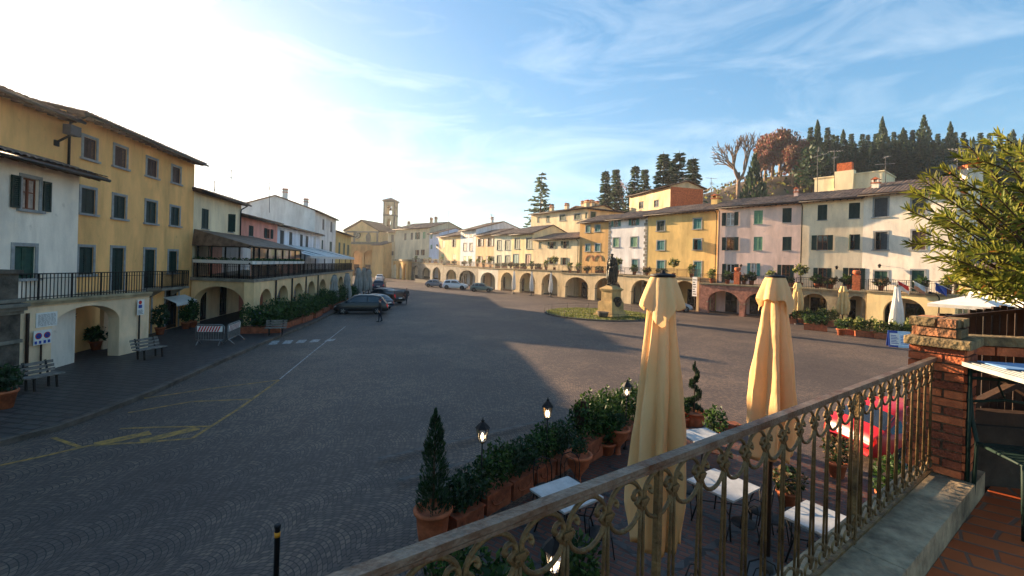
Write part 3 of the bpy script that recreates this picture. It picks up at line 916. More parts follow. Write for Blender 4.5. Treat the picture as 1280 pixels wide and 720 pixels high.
# veranda arcade
z_v = 3.3
P_VS = Pl((-17.0, 29.6), (-23.3, 65.6))          # street side
P_VE = Pl((-21.75, 30.45), (-17.02, 29.6))       # end facing the camera
M_ARCY = plaster('arcade_yellow_plaster', (230, 196, 148))
root = thing('veranda_arcade', 'long cream arcade under the left row, carrying the veranda and the awning', 'arcade', (-17, 29.6, 0))
m = MB()
arch_wall(m, P_VS.M, 0, P_VS.L, z_v - .2, [(a, b_, 1.5, zc) for a, b_, zc in ((1.0, 3.4, 2.55), (4.6, 7.2, 2.6), (8.6, 11.3, 2.6), (12.8, 15.6, 2.6), (17.2, 20.2, 2.6), (22, 25, 2.6), (26.6, 29.8, 2.6), (31.4, 34.8, 2.6))], .6)
ue = P_VE.hit(239, 380)[0]; uf = P_VE.hit(305, 380)[0]
arch_wall(m, P_VE.M, 0, P_VE.L, z_v - .2, [(max(ue, .15), uf, 1.5, 2.75)], .6)
m.build('wall', M_ARCY, root)
m = MB(); e1, e2 = P_VS.pt(0, -.12, 0), P_VS.pt(P_VS.L, -.12, 0)
f1, f2 = P_VS.pt(0, 4.9, 0), P_VS.pt(P_VS.L, 4.9, 0)
e1 = P_VE.pt(P_VE.L + .12, -.12, 0); f1 = P_VE.pt(0, -.12, 0)
m.prism([(q.x, q.y, z_v - .198) for q in (f1, e1, e2, f2)], (0, 0, .198)); m.build('terrace_slab', M_STONE, root)
m = MB(); railing(m, P_VS.M, .1, P_VS.L, z_v, 1.0, .12, .16); m.build('railing', M_IRON, root)
m = MB(); railing(m, P_VE.M, .05, P_VE.L - .3, z_v, 1.0, .12, .14); m.build('railing', M_IRON, root)
for u in (.5, 4.0, 7.9, 12.05, 16.4):
    m = MB(P_VS.M)
    m.box((u - .3, -.06, 0.13), (u + .3, -.002, .9)) if u < 1 else m.tube([(u, -.08, .13), (u, -.08, z_v - .2)], .06, 6)
    m.build('pier_base' if u < 1 else 'downpipe', M_STONE if u < 1 else M_IRON, root)
# glass veranda on top
q = thing('glass_veranda', 'dark framed glass veranda with brown tiled roof on top of the left arcade', 'veranda', (-17.5, 30.2, z_v))
V0, V1 = P_VE.off(.35), P_VS.off(.35)
Lv = 11.5
zt1 = z_v + 2.15
m = MB()
for k in range(5): 
    a = V0.pt(.1 + (V0.L - .45) * k / 4, 0, z_v); m.bar(a, a + V((0, 0, 2.12)), .09, .09)
for k in range(1, 8):
    a = V1.pt(.1 + Lv * k / 7, 0, z_v); m.bar(a, a + V((0, 0, 2.12)), .09, .09)
for z in (zt1, z_v + 1.05):
    m.bar(V0.pt(0, 0, z), V0.pt(V0.L - .3, 0, z), .1, .1); m.bar(V1.pt(.1, 0, z), V1.pt(Lv, 0, z), .1, .1)
m.build('frame', M_IRON, q)
m = MB()
m.poly([V1.pt(.3, .02, z_v + .2), V1.pt(Lv, .02, z_v + .2), V1.pt(Lv, .02, zt1), V1.pt(.3, .02, zt1)])
gl = mat('veranda_glass', (0.75, 0.78, 0.8, 1), 0.03, 0.02, 1, trans=0.92, spec=0.6)
m.poly([V0.pt(.1, .02, z_v + .2), V0.pt(V0.L - .4, .02, z_v + .2), V0.pt(V0.L - .4, .02, zt1), V0.pt(.1, .02, zt1)])
m.build('glazing', gl, q)
m = MB()
a0, a1 = V0.pt(-.1, -.3, zt1 + .08), V0.pt(V0.L - .15, -.3, zt1 + .08)
b1 = V1.pt(Lv + .2, -.25, zt1 + .08)
c0 = P_CREAM.pt(.1, -.01, zt1 + 1.15); c1 = P_CREAM.pt(Lv, -.01, zt1 + 1.15)
tp = [a0, a1, c0]
m.prism([a0, a1, c0], (0, 0, -.07)); m.prism([a1, b1, c1, c0], (0, 0, -.07))
m.build('roof', mat('brown_veranda_roof', S(120, 98, 80), 0.75, 0.3, 2, .3, 30), q)
def flowerbox(name='flower_box'):
    t = thing(name, 'long white flower box on the veranda railing', 'planter')
    m = MB(); m.prism([(-.45, -.1, 0), (-.45, .1, 0), (-.45, .14, .22), (-.45, -.14, .22)], (.9, 0, 0)); m.build('box', M_WHITEW, t)
    m = MB()
    for k in range(7): blob(m, (-.38 + .127 * k, 0, .28), (.12, .13, .14), 16, .07)
    m.build('plants', [L_BUSH, L_BUSH2], t)
    return t
ORD = ['first', 'second', 'third', 'fourth', 'fifth', 'sixth', 'seventh', 'eighth', 'ninth', 'tenth', 'eleventh', 'twelfth', 'thirteenth', 'fourteenth', 'fifteenth', 'sixteenth', 'seventeenth', 'eighteenth', 'nineteenth', 'twentieth']
fb = flowerbox()
fbg = 'flower boxes along the veranda railing'
ang = lambda pl: math.atan2(pl.d.y, pl.d.x)
for k in range(5):
    a = P_VE.pt(.5 + .93 * k, .12, z_v + 1.0)
    lb = f'white flower box on the veranda railing facing the camera, {ORD[k]} from the left'
    if k == 0: place(fb, a, ang(P_VE)); fb['label'] = lb; fb['group'] = fbg
    else: dup(fb, a, ang(P_VE), lb, group=fbg)
for k in range(10):
    dup(fb, P_VS.pt(.8 + 1.15 * k, .12, z_v + 1.0), ang(P_VS), f'white flower box on the street side of the veranda, {ORD[k]} from the corner', group=fbg)
# long white awning
q = thing('terrace_awning', 'long white fabric awning over the terrace beyond the veranda', 'awning', P_VS.pt(18, 1, z_v))
m = MB()
u0, u1 = 12.4, P_VS.L - .5
NN = 16
def aw(u, t):   # t 0 at wall, 1 at outer edge
    a = P_VS.pt(u, 4.85, z_v + 3.0); b_ = P_VS.pt(u, -.3, z_v + 1.75)
    k = a.lerp(b_, t); k.z -= .12 * math.sin(math.pi * ((u - u0) / (u1 - u0) * 8 % 1)) * math.sin(math.pi * t)
    return k
for k in range(64):
    for j in range(6):
        a, b_ = u0 + (u1 - u0) * k / 64, u0 + (u1 - u0) * (k + 1) / 64
        m.smooth = True
        m.poly([aw(a, j / 6), aw(b_, j / 6), aw(b_, (j + 1) / 6), aw(a, (j + 1) / 6)])
    m.smooth = False
    m.prism([aw(a, 1), aw(b_, 1), aw(b_, 1) - V((0, 0, .25)), aw(a, 1) - V((0, 0, .25))], P_VS.n * .012)
m.build('canopy', M_CANVW, q)
m = MB()
for k in range(7):
    u = u0 + .1 + (u1 - u0 - .2) * k / 6
    m.bar(P_VS.pt(u, .25, z_v), aw(u, .9), .08, .08); m.bar(aw(u, 0) - V((0, 0, .05)), aw(u, 1) - V((0, 0, .05)), .05, .05)
m.build('frame', M_IRON, q)

# ------------------------------------------------------------------ right row of houses
def step(x, y, sl, px, py):
    """from a corner on the row walk along slope sl until the ray through px"""
    a, _ = ray(px, py)
    t = (a * y - x) / (1 - a * sl)
    return x + t, y + t * sl
RF = []                    # facade planes of the right row, left to right in the photograph
E3 = (23.8, 52.0)
E1 = step(*E3, -1.05, 1080, 243)
E0 = step(*E1, -1.30, 1196, 236)
E2 = step(*E3, -1.05, 1002, 252)
P_R1, P_R2, P_R3 = Pl(E1, E0), Pl(E2, E1), Pl(E3, E2)
F4 = (24.25, 53.0)
F5 = step(*F4, -1.27, 810, 268); F6 = step(*F5, -1.27, 761, 275); F8 = step(*F6, -1.27, 725, 280); F9 = step(*F8, -1.27, 667, 295)
P_R4, P_R5, P_R6, P_R8 = Pl(F5, F4), Pl(F6, F5), Pl(F8, F6), Pl(F9, F8)
F10 = step(*F9, -1.4, 640, 292); F11 = step(*F10, -1.4, 618, 293); F12 = step(*F11, -1.5, 595, 293); F13 = step(*F12, -1.5, 576, 290); F14 = step(*F13, -1.5, 549, 295); F15 = step(*F14, -1.5, 537, 292); F16 = step(*F15, -.8, 494, 300); F17 = step(*F16, -.5, 485, 300)
P_R9, P_R10, P_R11, P_R12, P_R13, P_R14, P_R15, P_R16 = Pl(F10, F9), Pl(F11, F10), Pl(F12, F11), Pl(F13, F12), Pl(F14, F13), Pl(F15, F14), Pl(F16, F15), Pl(F17, F16)
def ez(pl, px, py): return pl.hit(px, py)[1]
sg = dict(surr=M_SURR, n=8)
def gdoors(pl, *us):
    return [(u, .02, u + 1.3, 2.3, dict(kind='glass', door=True, frame=M_DKWOOD)) for u in us if u + 1.5 < pl.L]
brw = dict(frame=M_BROWNW, n=8)
p = P_R1
house('white_house', 'white three storey house with grey framed shutters and pitched tile roof, beside the oleander', p, ez(p, 1120, 240), 9, plaster('bright_white_plaster', (240, 226, 206)),
      W(p, [(1093, 247.5, 1109.5, 271, C(shut=M_GREYSH, **sg)), (1140, 244, 1157, 267, C(shut=M_GREYSH, **sg)), (1093, 290, 1109, 312, dict(kind='ajar', shut=M_GREYSH, **sg)), (1140, 288, 1157, 312, C(shut=M_BRSH, **sg)), (1093, 339, 1109, 352, C(shut=M_GREEN, **sg)), (1139.5, 338, 1155, 366, C(shut=M_GREEN, door=True, **sg))]),
      ov=.6, ground=gdoors(p, .8, 3.2), pitch=.34, chims=((.35, 2.2, ez(p, 1120, 240) + .6, .55, .7),))
p = P_R2
house('cream_house', 'pale cream three storey house between the lilac house and the white house', p, ez(p, 1040, 249), 9, plaster('pale_cream_plaster', (246, 218, 182)),
      W(p, [(1022, 256, 1034, 275, C(shut=M_DKGREEN, n=8)), (1061, 253.5, 1075, 273, C(shut=M_DKGREEN, n=8)), (1015, 294, 1041, 312.5, O_(shut=M_DKGREEN, **brw)), (1061, 293, 1075, 312, dict(kind='ajar', shut=M_DKGREEN, n=8)), (1017, 335, 1039, 360, O_(shut=M_DKGREEN, door=True, **brw)), (1054, 335, 1081, 361, O_(shut=M_DKGREEN, door=True, **brw))]),
      ov=.6, ends=.1, ground=gdoors(p, 1.0, 3.4), pipes=(.1,))
p = P_R3
house('lilac_house', 'pale lilac plastered house with one sage shutter column, above the red brick arches', p, ez(p, 950, 256), 9, plaster('lilac_plaster', (240, 204, 186)),
      W(p, [(903, 265.5, 923, 282, O_(shut=M_DKGREEN, frame=M_WHITEW, glass=M_CURT, n=8)), (942.5, 263, 953.5, 280, C(shut=M_SAGE, n=8)), (978, 260, 989.5, 278, C(shut=M_DKGREEN, n=8)), (903, 296.5, 923, 313, O_(shut=M_DKGREEN, **brw)), (942, 296, 953, 313, C(shut=M_SAGE, n=8)), (978, 296, 989.5, 313, C(shut=M_DKGREEN, n=8)), (903, 330, 923, 353, O_(shut=M_DKGREEN, door=True, frame=M_WHITEW, n=8)), (934.5, 329, 950, 345, O_(shut=M_TEAL, frame=M_WHITEW, glass=M_CURT, n=8)), (972, 331, 992, 356, O_(shut=M_DKGREEN, door=True, **brw))]),
      ov=.6, ends=.1, ground=gdoors(p, 1.0, 3.6, 6.0), pipes=(.15,), chims=((7.0, 3.2, ez(p, 950, 256) + .9, .35, .6),))
p = P_R4
house('bright_yellow_house', 'bright yellow three storey house with teal shutters in the right row', p, ez(p, 855, 265), 9, plaster('bright_yellow_plaster', (212, 180, 118)),
      W(p, [(821.5, 276.5, 830.5, 288.5, C(shut=M_DKGREEN, **sg)), (867, 273.5, 876.5, 286, C(shut=M_TEAL, **sg)), (821.5, 301, 830.5, 312.5, C(shut=M_TEAL, **sg)), (867, 299, 876.5, 312, dict(kind='ajar', shut=M_TEAL, **sg)), (821.5, 326, 830.5, 337, C(shut=M_TEAL, **sg)), (867.5, 327, 876.5, 346, C(shut=M_TEAL, door=True, **sg))]),
      ov=.6, ends=.2, ground=gdoors(p, 1.2, 6.0), pipes=(p.L - .15,), chims=((7.6, 3.4, ez(p, 855, 265) + 1.0, .8, .8),))
p = P_R5
hz5 = ez(p, 785, 273)
house('quoined_white_house', 'white house with stone quoins and teal shutters, between the ochre and yellow houses', p, hz5, 9, plaster('cool_white_plaster', (232, 226, 222)),
      W(p, [(764.5, 275.5, 776, 283, O_(shut=M_TEAL, n=6)), (786.5, 273.5, 799, 281.5, O_(shut=M_TEAL, n=6)), (766.5, 297.5, 773.5, 308.5, C(shut=M_SAGE, **sg)), (788.5, 296.5, 796.5, 308.5, C(shut=M_SAGE, **sg)), (770, 325, 775, 337, C(shut=M_TEAL, **sg)), (790, 324.5, 797, 339, C(shut=M_TEAL, **sg))]),
      ov=.6, ends=.15, ground=gdoors(p, 1.2, 4.0))
hq = COL.objects.get('quoined_white_house')
m = MB(p.M)
for k in range(int(hz5 / .42)):
    w_ = .55 if k % 2 else .35
    m.box((.02, -.03, k * .42 + .02), (w_, -.002, k * .42 + .40)); m.box((p.L - w_, -.03, k * .42 + .02), (p.L - .02, -.002, k * .42 + .40))
m.build('quoins', M_STONE, hq)
p = P_R6
house('ochre_house', 'deep ochre house with small teal shutters and two blind brick arches', p, ez(p, 743, 277), 9, plaster('deep_ochre_plaster', (206, 164, 108)),
      W(p, [(732.5, 282, 737.5, 290.5, C(shut=M_TEAL, **sg)), (744, 281.5, 750, 289.5, C(shut=M_TEAL, **sg)), (732, 305.5, 737.5, 314, C(shut=M_TEAL, **sg)), (744, 305, 750, 314, C(shut=M_TEAL, **sg))]), ov=.6, ends=.15, ground=gdoors(p, .6, 2.2))
ho = COL.objects.get('ochre_house')
m = MB()
for x in (737, 748):
    u, z = p.hit(x, 326)
    m.tube([p.pt(u + .75 * math.cos(t), -.01, z + .85 * math.sin(t)) for t in [math.pi * k / 12 for k in range(13)]], .12, 4)
m.build('blind_arch', M_BRICK2, ho)
p = P_R8
house('low_cream_house', 'low cream house with a broad tiled roof, left of the ochre house', p, ez(p, 695, 298.5), 9.5, plaster('low_cream_plaster', (234, 212, 172)),
      W(p, [(673.3, 302.5, 677, 310.5, C(shut=M_GREEN, n=6)), (685, 302.5, 694.5, 310.5, O_(shut=M_GREEN, n=6)), (701.7, 301.5, 711, 310, O_(shut=M_GREEN, n=6)), (684.5, 322, 694.5, 330, O_(shut=M_GREEN, n=6)), (701, 322, 709.5, 331, O_(shut=M_GREEN, n=6))]), ov=.6, ends=.15, ground=gdoors(p, 1, 4), pipes=(p.L - .2,), pitch=.26)
p = P_R9
house('pale_yellow_house', 'pale yellow house with tall green shutters and bare side gable above the low cream house', p, ez(p, 653, 292), 9, plaster('pale_yellow_plaster', (236, 218, 168)),
      W(p, [(643.5, 298, 649, 311, C(shut=M_GREEN, **sg)), (658, 297.5, 664.5, 311, C(shut=M_GREEN, **sg)), (641.5, 318, 648, 330, C(shut=M_TEAL, **sg)), (657, 318, 663, 331, C(shut=M_BROWNW, **sg))]), ov=.6, ends=.15, ground=gdoors(p, 1, 3), pitch=.36)
p = P_R10
house('mint_white_house', 'greenish white house with two pairs of tall green shutters', p, ez(p, 629, 293), 9, plaster('mint_white_plaster', (226, 222, 196)),
      W(p, [(621.5, 300.5, 626.3, 312.5, C(shut=M_GREEN, **sg)), (631.5, 300.5, 637, 312.5, C(shut=M_GREEN, **sg)), (621.3, 319.5, 626, 331, C(shut=M_GREEN, **sg)), (631.5, 319.5, 637, 331, C(shut=M_GREEN, **sg))]), ov=.6, ends=.12, ground=gdoors(p, 1, 3))
p = P_R11
house('peach_house', 'peach plastered house with dark open shutters in the far right row', p, ez(p, 606, 293.5), 9, plaster('peach_plaster', (228, 188, 146)),
      W(p, [(596, 298.5, 604, 308, O_(shut=M_GREYSH, n=6)), (607.8, 298, 616.8, 308, O_(shut=M_GREYSH, n=6)), (596, 320, 602.5, 328, O_(shut=M_GREYSH, n=6)), (608, 320, 616.8, 330, O_(shut=M_GREYSH, n=6))]), ov=.6, ends=.12, ground=gdoors(p, 1, 3))
p = P_R12
house('pale_blue_house', 'narrow pale bluish house rising above its neighbours, long tiled roof', p, ez(p, 586, 287.5), 14, plaster('pale_blue_plaster', (214, 220, 226)),
      W(p, [(578.5, 292.5, 584.5, 296.5, C(shut=M_GREYSH, n=5)), (587.2, 292.5, 590.8, 296.5, C(shut=M_GREYSH, n=5)), (579.3, 304, 583, 313.5, C(shut=M_GREYSH, **sg)), (587, 304, 590.5, 313.5, C(shut=M_GREYSH, **sg)), (579.5, 320, 583, 326, C(shut=M_SAGE, n=6)), (585, 320, 590, 326, C(shut=M_SAGE, n=6))]), ov=.6, ends=.12, ground=gdoors(p, .5, 2.2), chims=((2, 7, ez(p, 586, 287.5) + 2.0, .5, 1),))
p = P_R13
house('sand_house', 'sand coloured house with pale green shutters, right of the narrow white house', p, ez(p, 562, 295), 9, plaster('sand_plaster', (232, 204, 158)),
      W(p, [(553, 300.5, 556, 309.5, C(shut=M_SAGE, n=6)), (564.8, 299.5, 569.5, 308.5, O_(shut=M_GREEN, n=6)), (551.5, 318, 555, 325, C(shut=M_SAGE, n=6)), (566, 317.5, 569.7, 324, C(shut=M_SAGE, n=6))]), ov=.6, ends=.12, ground=gdoors(p, .8, 3.5))
p = P_R14
house('narrow_white_house', 'narrow blue white house with small dark windows in the far row', p, ez(p, 543, 291.5), 9, plaster('blue_tint_plaster', (204, 214, 236)),
      W(p, [(538, 293.5, 540.5, 298, C(shut=M_TEAL, n=4)), (538, 306, 540.5, 311, C(shut=M_TEAL, n=4)), (545, 305.5, 547.5, 311, C(shut=M_GREYSH, n=4))]), ov=.6, ends=.12, ground=gdoors(p, .8))
p = P_R15
house('grey_beige_house', 'large greyish beige house at the far corner of the right row', p, ez(p, 515, 285.5), 13, plaster('grey_beige_plaster', (206, 194, 168)),
      W(p, [(505.3, 291.5, 508, 300, C(shut=M_GREYSH, n=6)), (513.3, 291, 516, 299.5, C(shut=M_GREYSH, n=6)), (519.5, 290.5, 525, 299, O_(shut=M_GREEN, n=6)), (528.5, 290, 531.8, 298, C(shut=M_SAGE, n=6)), (519.5, 312.5, 524, 319, O_(shut=M_BRSH, n=6)), (526.5, 312, 531, 319, O_(shut=M_BRSH, n=6))]), ov=.7, ends=.3, ground=gdoors(p, 1, 5), chims=((2, 3, ez(p, 515, 285.5) + .8, .6, 1.0), (8, 6, ez(p, 515, 285.5) + 1.9, .6, 1.0), (9.6, 6.3, ez(p, 515, 285.5) + 1.9, .6, 1.2)))
p = P_R16
house('corner_house', 'narrow shaded house beside the bell tower at the far corner', p, ez(p, 490, 290), 10, plaster('dim_ochre_plaster', (200, 182, 148)),
      W(p, [(489, 293.5, 492.3, 302, C(shut=M_GREYSH, n=6)), (489, 314, 492, 319, C(shut=M_GREYSH, n=6))]), ov=.6, ends=.25, ground=gdoors(p, .3))

# taller blocks behind the row
b5 = P_R8.off(9.5)
p = Pl(AT(664, 268, 93).to_2d(), AT(735, 268, 80).to_2d())
house('upper_cream_house', 'long cream house with green shutters rising behind the row', p, ez(p, 700, 264), 8, plaster('upper_cream_plaster', (226, 206, 168)),
      W(p, [(671.5, 271.5, 674.5, 278, C(shut=M_GREEN, n=6)), (683, 270, 687.3, 278, C(shut=M_GREEN, n=6)), (699.8, 268.5, 706.3, 275.7, C(shut=M_GREEN, **sg)), (718, 267.5, 725.5, 274.3, C(shut=M_GREEN, **sg)), (737.5 - 6, 265.5, 743 - 8.5, 272.8, C(shut=M_GREEN, n=6))]), ov=.6, pitch=.2,
      chims=tuple((u, 3, ez(p, 700, 264) + .5, .7, .9) for u in (3, 7.5, 12, 14.2)))
p = Pl(AT(735.5, 268, 80).to_2d(), AT(780, 262, 84).to_2d())
house('upper_ochre_block', 'plain ochre block joined to the long cream house behind the row', p, ez(p, 756, 263), 7, plaster('upper_ochre_plaster', (214, 192, 152)), W(p, [(738.5, 265, 744.5, 272.5, C(shut=M_GREEN, **sg))]), ov=.5, pitch=.2, chims=((1.5, 2.5, ez(p, 756, 263) + .4, .8, 1.0), (3.8, 2.5, ez(p, 756, 263) + .4, .8, 1.0)))
p = Pl(AT(787, 250, 79).to_2d(), AT(838, 240, 68).to_2d())
pa = house('attic_house', 'bare tan attic block with two black window holes rising behind the white house', p, ez(p, 812, 239), 6, plaster('bare_tan_plaster', (206, 182, 146), .2),
      W(p, [(798.6, 252, 804.4, 260.5, dict(kind='glass', frame=M_DKWOOD)), (817.5, 250, 823.5, 258.5, dict(kind='glass', frame=M_DKWOOD))]), ov=.5, pitch=.3, ends=.35)
m = MB(p.M); m.box((p.L + .002, .1, 3), (p.L + .05, 5.9, ez(p, 812, 239) - .1)); m.build('brick_gable', M_BRICK, pa)
p = Pl(AT(1018, 235, 53).to_2d(), AT(1104, 225, 48).to_2d())
zt = ez(p, 1060, 219)
q = thing('rooftop_block', 'flat topped pale yellow block rising behind the cream house roof', 'building', p.p0)
m = MB(p.M); m.box((0, 0, 6), (p.L, 5, zt)); m.box((-.1, -.1, zt), (p.L + .1, 5.1, zt + .12)); m.build('wall', plaster('rooftop_plaster', (238, 220, 180)), q)
u = p.hit(1056, 220)[0]
m = MB(p.M); m.box((u - .9, -.35, zt - 3), (u + .9, .5, zt + .5)); m.box((u - .7, -.3, zt + .5), (u + .7, .4, zt + 1.4), 1); m.build('chimney', [plaster('rooftop_plaster', (238, 220, 180)), M_BRICK], q)
p = Pl(AT(1196, 240, 39).to_2d(), AT(1216, 240, 37.5).to_2d())
q = thing('chimney_stack', 'white rendered chimney stack beside the satellite dish, behind the oleander', 'chimney', p.p0)
m = MB(p.M); m.box((0, 0, 8), (1.0, 1.2, ez(p, 1200, 212))); m.build('wall', plaster('bright_white_plaster', (240, 226, 206)), q)
m = MB(p.M); m.box((-.1, -.1, ez(p, 1200, 212)), (1.1, 1.3, ez(p, 1200, 208))); m.build('cap', M_BRICK, q)
dq = thing('satellite_dish', 'grey satellite dish fixed to the white chimney stack', 'satellite dish', p.pt(.1, -.5, ez(p, 1194, 214)))
m = MB(Matrix.Translation(p.pt(.1, -.5, ez(p, 1194, 214))) @ Matrix.Rotation(rad(75), 4, 'X')); m.lathe([(0.02, 0), (.3, .04), (.5, .12), (.52, .14), (.48, .13), (.02, .02)], 20); m.build('dish', M_SURR, dq)
m = MB(); a = p.pt(.1, -.5, ez(p, 1194, 214)); m.bar(a, p.pt(.3, .02, ez(p, 1194, 216)), .05, .05); m.bar(a + V((0, -.1, -.1)), a + V((-.1, -.5, .0)), .03, .03); m.build('arm', M_GREYSH, dq)
# yellow house beyond, on the right edge of the square
p = Pl(step(*E0, -1.30, 1200, 300), step(*E0, -1.6, 1330, 300))
house('yellow_corner_house', 'low yellow house at the right behind the oleander and white parasol', p, 5.6, 8, plaster('corner_yellow_plaster', (226, 202, 146)), W(p, [(1212, 345, 1232, 358, C(shut=M_SAGE, n=8)), (1250, 345, 1275, 358, C(shut=M_SAGE, n=8))]), ov=.5, ground=gdoors(p, 2, 5))

# right arcades
def rarc(label, x0, x1, ref, arcs, zt_px, wm, off=3.4, y0=None, **k):
    base = ref.off(-off)
    ua, ub = base.hit(x0, 370)[0], base.hit(x1, 370)[0]
    p = Pl(base.pt(ua, 0, 0).to_2d(), base.pt(ub, 0, 0).to_2d())
    zt = p.hit(*zt_px)[1]
    r = arcade(label, p, zt, ARC(p, arcs), off - .02, wm, group=None, **k)
    return p, zt, r
TER = {}
def reg(key, r): TER[key] = (r[0], r[1]); return r
M_RARC = plaster('stone_arcade_plaster', (206, 184, 146), .2)
reg('white house', rarc('yellow plastered arcade below the white house at the right end', 1083.5, 1196, P_R1, [(1104, 1157, 373)], (1135, 365.5), plaster('ochre_cream_plaster', (230, 204, 150)), trim=False))
reg('cream house', rarc('rough stone arcade with two flat arches below the cream house', 994, 1083, P_R2, [(1002, 1034, 367), (1059, 1091 - 9, 370)], (1040, 361.5), M_OLDST, trim=False))
reg('lilac house', rarc('red brick arcade below the lilac house', 874, 993.5, P_R3, [(884.5, 924, 364), (931, 975, 366)], (930, 356), mat('red_arcade_brick', S(176, 118, 96), .9, .25, 3, .5, 20)))
reg('bright yellow house', rarc('pale stone arcade with two arches below the bright yellow house', 779, 873.5, P_R4, [(789, 817, 350), (841, 870.5, 351)], (835, 346), M_RARC))
reg('quoined house', rarc('pale stone arcade behind the monument', 737.5, 778.8, P_R5, [(743.5, 776, 347)], (757, 342), M_RARC))
reg('ochre house', rarc('pale stone arcade with a shop arch left of the monument', 701.5, 737.3, P_R6, [(706.5, 735, 346.5)], (720, 341.5), M_RARC))
reg('low cream house', rarc('stone arcade with two arches and white parasols in front', 645, 701.3, P_R8, [(649.5, 668.5, 341), (677, 697, 342.5)], (672, 337), M_RARC))
reg('pale yellow house', rarc('stone arcade with one arch below the pale yellow house', 622, 644.8, P_R9, [(626, 641, 340.5)], (633, 335.5), M_RARC))
reg('mint house', rarc('plastered arcade with one round arch behind the green car', 597, 621.8, P_R10, [(600.5, 619, 340.5)], (610, 335), plaster('whitish_arcade_plaster', (212, 206, 190)), trim=False))
reg('peach house', rarc('stone arcade with one wide arch behind the white car', 571.5, 596.8, P_R11, [(574, 594, 338)], (585, 333), M_STONE))
reg('sand house', rarc('grey stone arcade with one arch right of the silver car', 553, 571.3, P_R12, [(557.5, 570, 337)], (562, 331.5), M_STONE))
reg('narrow house', rarc('grey stone arcade with two small arches behind the silver car', 524, 552.8, P_R13, [(527.5, 537, 334.5), (540.5, 550.5, 334)], (540, 329), M_STONE))
pc, ztc, _ = reg('corner', rarc('stone arcade with one arch next to the rounded corner', 513.5, 523.8, P_R15, [(514.5, 522, 332)], (518, 327.5), M_STONE))
# rounded corner terrace
q0 = pc.p0
qc = thing('rounded_arcade', 'rounded ochre corner arcade with arches and flat terrace near the church', 'arcade', (q0.x, q0.y, 0))
pts = [G(486, 346.5), G(490, 347), G(496, 348.3), G(503, 349.5), G(509, 350), (q0.x, q0.y)]
z_r = AT(500, 324, G(500, 349).y).z
m = MB()
for a, c_ in zip(pts, pts[1:]):
    pl = Pl(a[:2], c_[:2])
    arch_wall(m, pl.M, 0, pl.L, z_r - .5, [(pl.L * .16, pl.L * .84, z_r * .48, z_r * .80)], .5)
m.build('wall', plaster('ochre_corner_plaster', (206, 164, 104)), qc)
m = MB()
out = []
for a, c_ in zip(pts, pts[1:]):
    pl = Pl(a[:2], c_[:2]); out += [pl.pt(-.1, -.25, z_r - .5), pl.pt(pl.L + .1, -.25, z_r - .5)]
bk = [P_R15.pt(0, 4, z_r - .5), P_R16.pt(0, 4, z_r - .5)]
m.prism(out + bk, (0, 0, .5)); m.build('terrace_slab', M_OLDST, qc)

# ------------------------------------------------------------------ church and bell tower
M_CH = plaster('church_plaster', (214, 182, 128)); M_CHT = mat('church_grey_stone', S(120, 112, 100), .85, .2, 1.2, .3, 10)
Yc = 138
p = Pl(AT(431, 310, Yc).to_2d(), AT(473, 310, Yc - 3).to_2d())
zg = ez(p, 470, 289); za = ez(p, 450, 276.5)
ch = thing('church', 'ochre church front with grey pediment and arched porch at the end of the square', 'church', p.p0)
Lc = p.L
m = MB(p.M)
m.poly([(0, 0, 0), (Lc, 0, 0), (Lc, 0, zg), (Lc / 2, 0, za), (0, 0, zg)]); m.poly([(0, 24, 0), (Lc, 24, 0), (Lc, 24, zg), (Lc / 2, 24, za), (0, 24, zg)])
m.poly([(0, 0, 0), (0, 24, 0), (0, 24, zg), (0, 0, zg)]); m.poly([(Lc, 0, 0), (Lc, 24, 0), (Lc, 24, zg), (Lc, 0, zg)])
m.build('wall', M_CH, ch)
m = MB(p.M)
for s in (0, 1):
    a, c_ = ((-.4, zg - .15), (Lc / 2, za)) if s == 0 else ((Lc / 2, za), (Lc + .4, zg - .15))
    m.prism([(a[0], -.5, a[1]), (c_[0], -.5, c_[1]), (c_[0], -.5, c_[1] + .5), (a[0], -.5, a[1] + .5)], (0, 25, 0))
m.build('roof', M_TILEDK, ch)
m = MB(p.M)
zs1 = ez(p, 450, 306)
m.box((-.3, -.45, zs1), (Lc + .3, -.003, zs1 + .9)); m.box((-.2, -.3, zg - .5), (Lc + .2, -.003, zg))
for u in (.1, Lc * .26, Lc * .68, Lc - .7): m.box((u, -.2, zs1 + .9), (u + .6, -.003, zg - .5))
m.build('cornice', M_CHT, ch)
m = MB(p.M @ Matrix.Translation((p.hit(447, 294)[0], -.004, p.hit(447, 294)[1])) @ Matrix.Rotation(rad(90), 4, 'X'))
m.lathe([(1.05, 0), (1.05, .2), (.7, .2), (.7, .05)], 24); m.build('round_window', M_CHT, ch)
m = MB(p.M @ Matrix.Translation((p.hit(447, 294)[0], -.05, p.hit(447, 294)[1])) @ Matrix.Rotation(rad(90), 4, 'X')); m.lathe([(.68, 0), (.68, .03)], 24); m.build('pane', M_GLASS, ch)
u = p.hit(460.5, 295)[0]; zb = ez(p, 460, 302)
m = MB(p.M); m.prism([(u - .8, -.12, zb), (u + .8, -.12, zb), (u + .8, -.12, zb + 1.6)] + [(u + .8 * math.cos(t), -.12, zb + 1.6 + .8 * math.sin(t)) for t in [math.pi * k / 8 for k in range(1, 8)]] + [(u - .8, -.12, zb + 1.6)], (0, .118, 0)); m.build('niche', M_CHT, ch)
pp = p.off(-3.2)
for px_ in (446, 460):
    uu = p.hit(px_, 330)[0]; porch_dark = MB(p.M); porch_dark.box((uu - .9, -.06, 0), (uu + .9, -.003, 3.4)); porch_dark.build('door', M_DKWOOD, ch)  # dark panels added behind the porch arches, painting in their shade
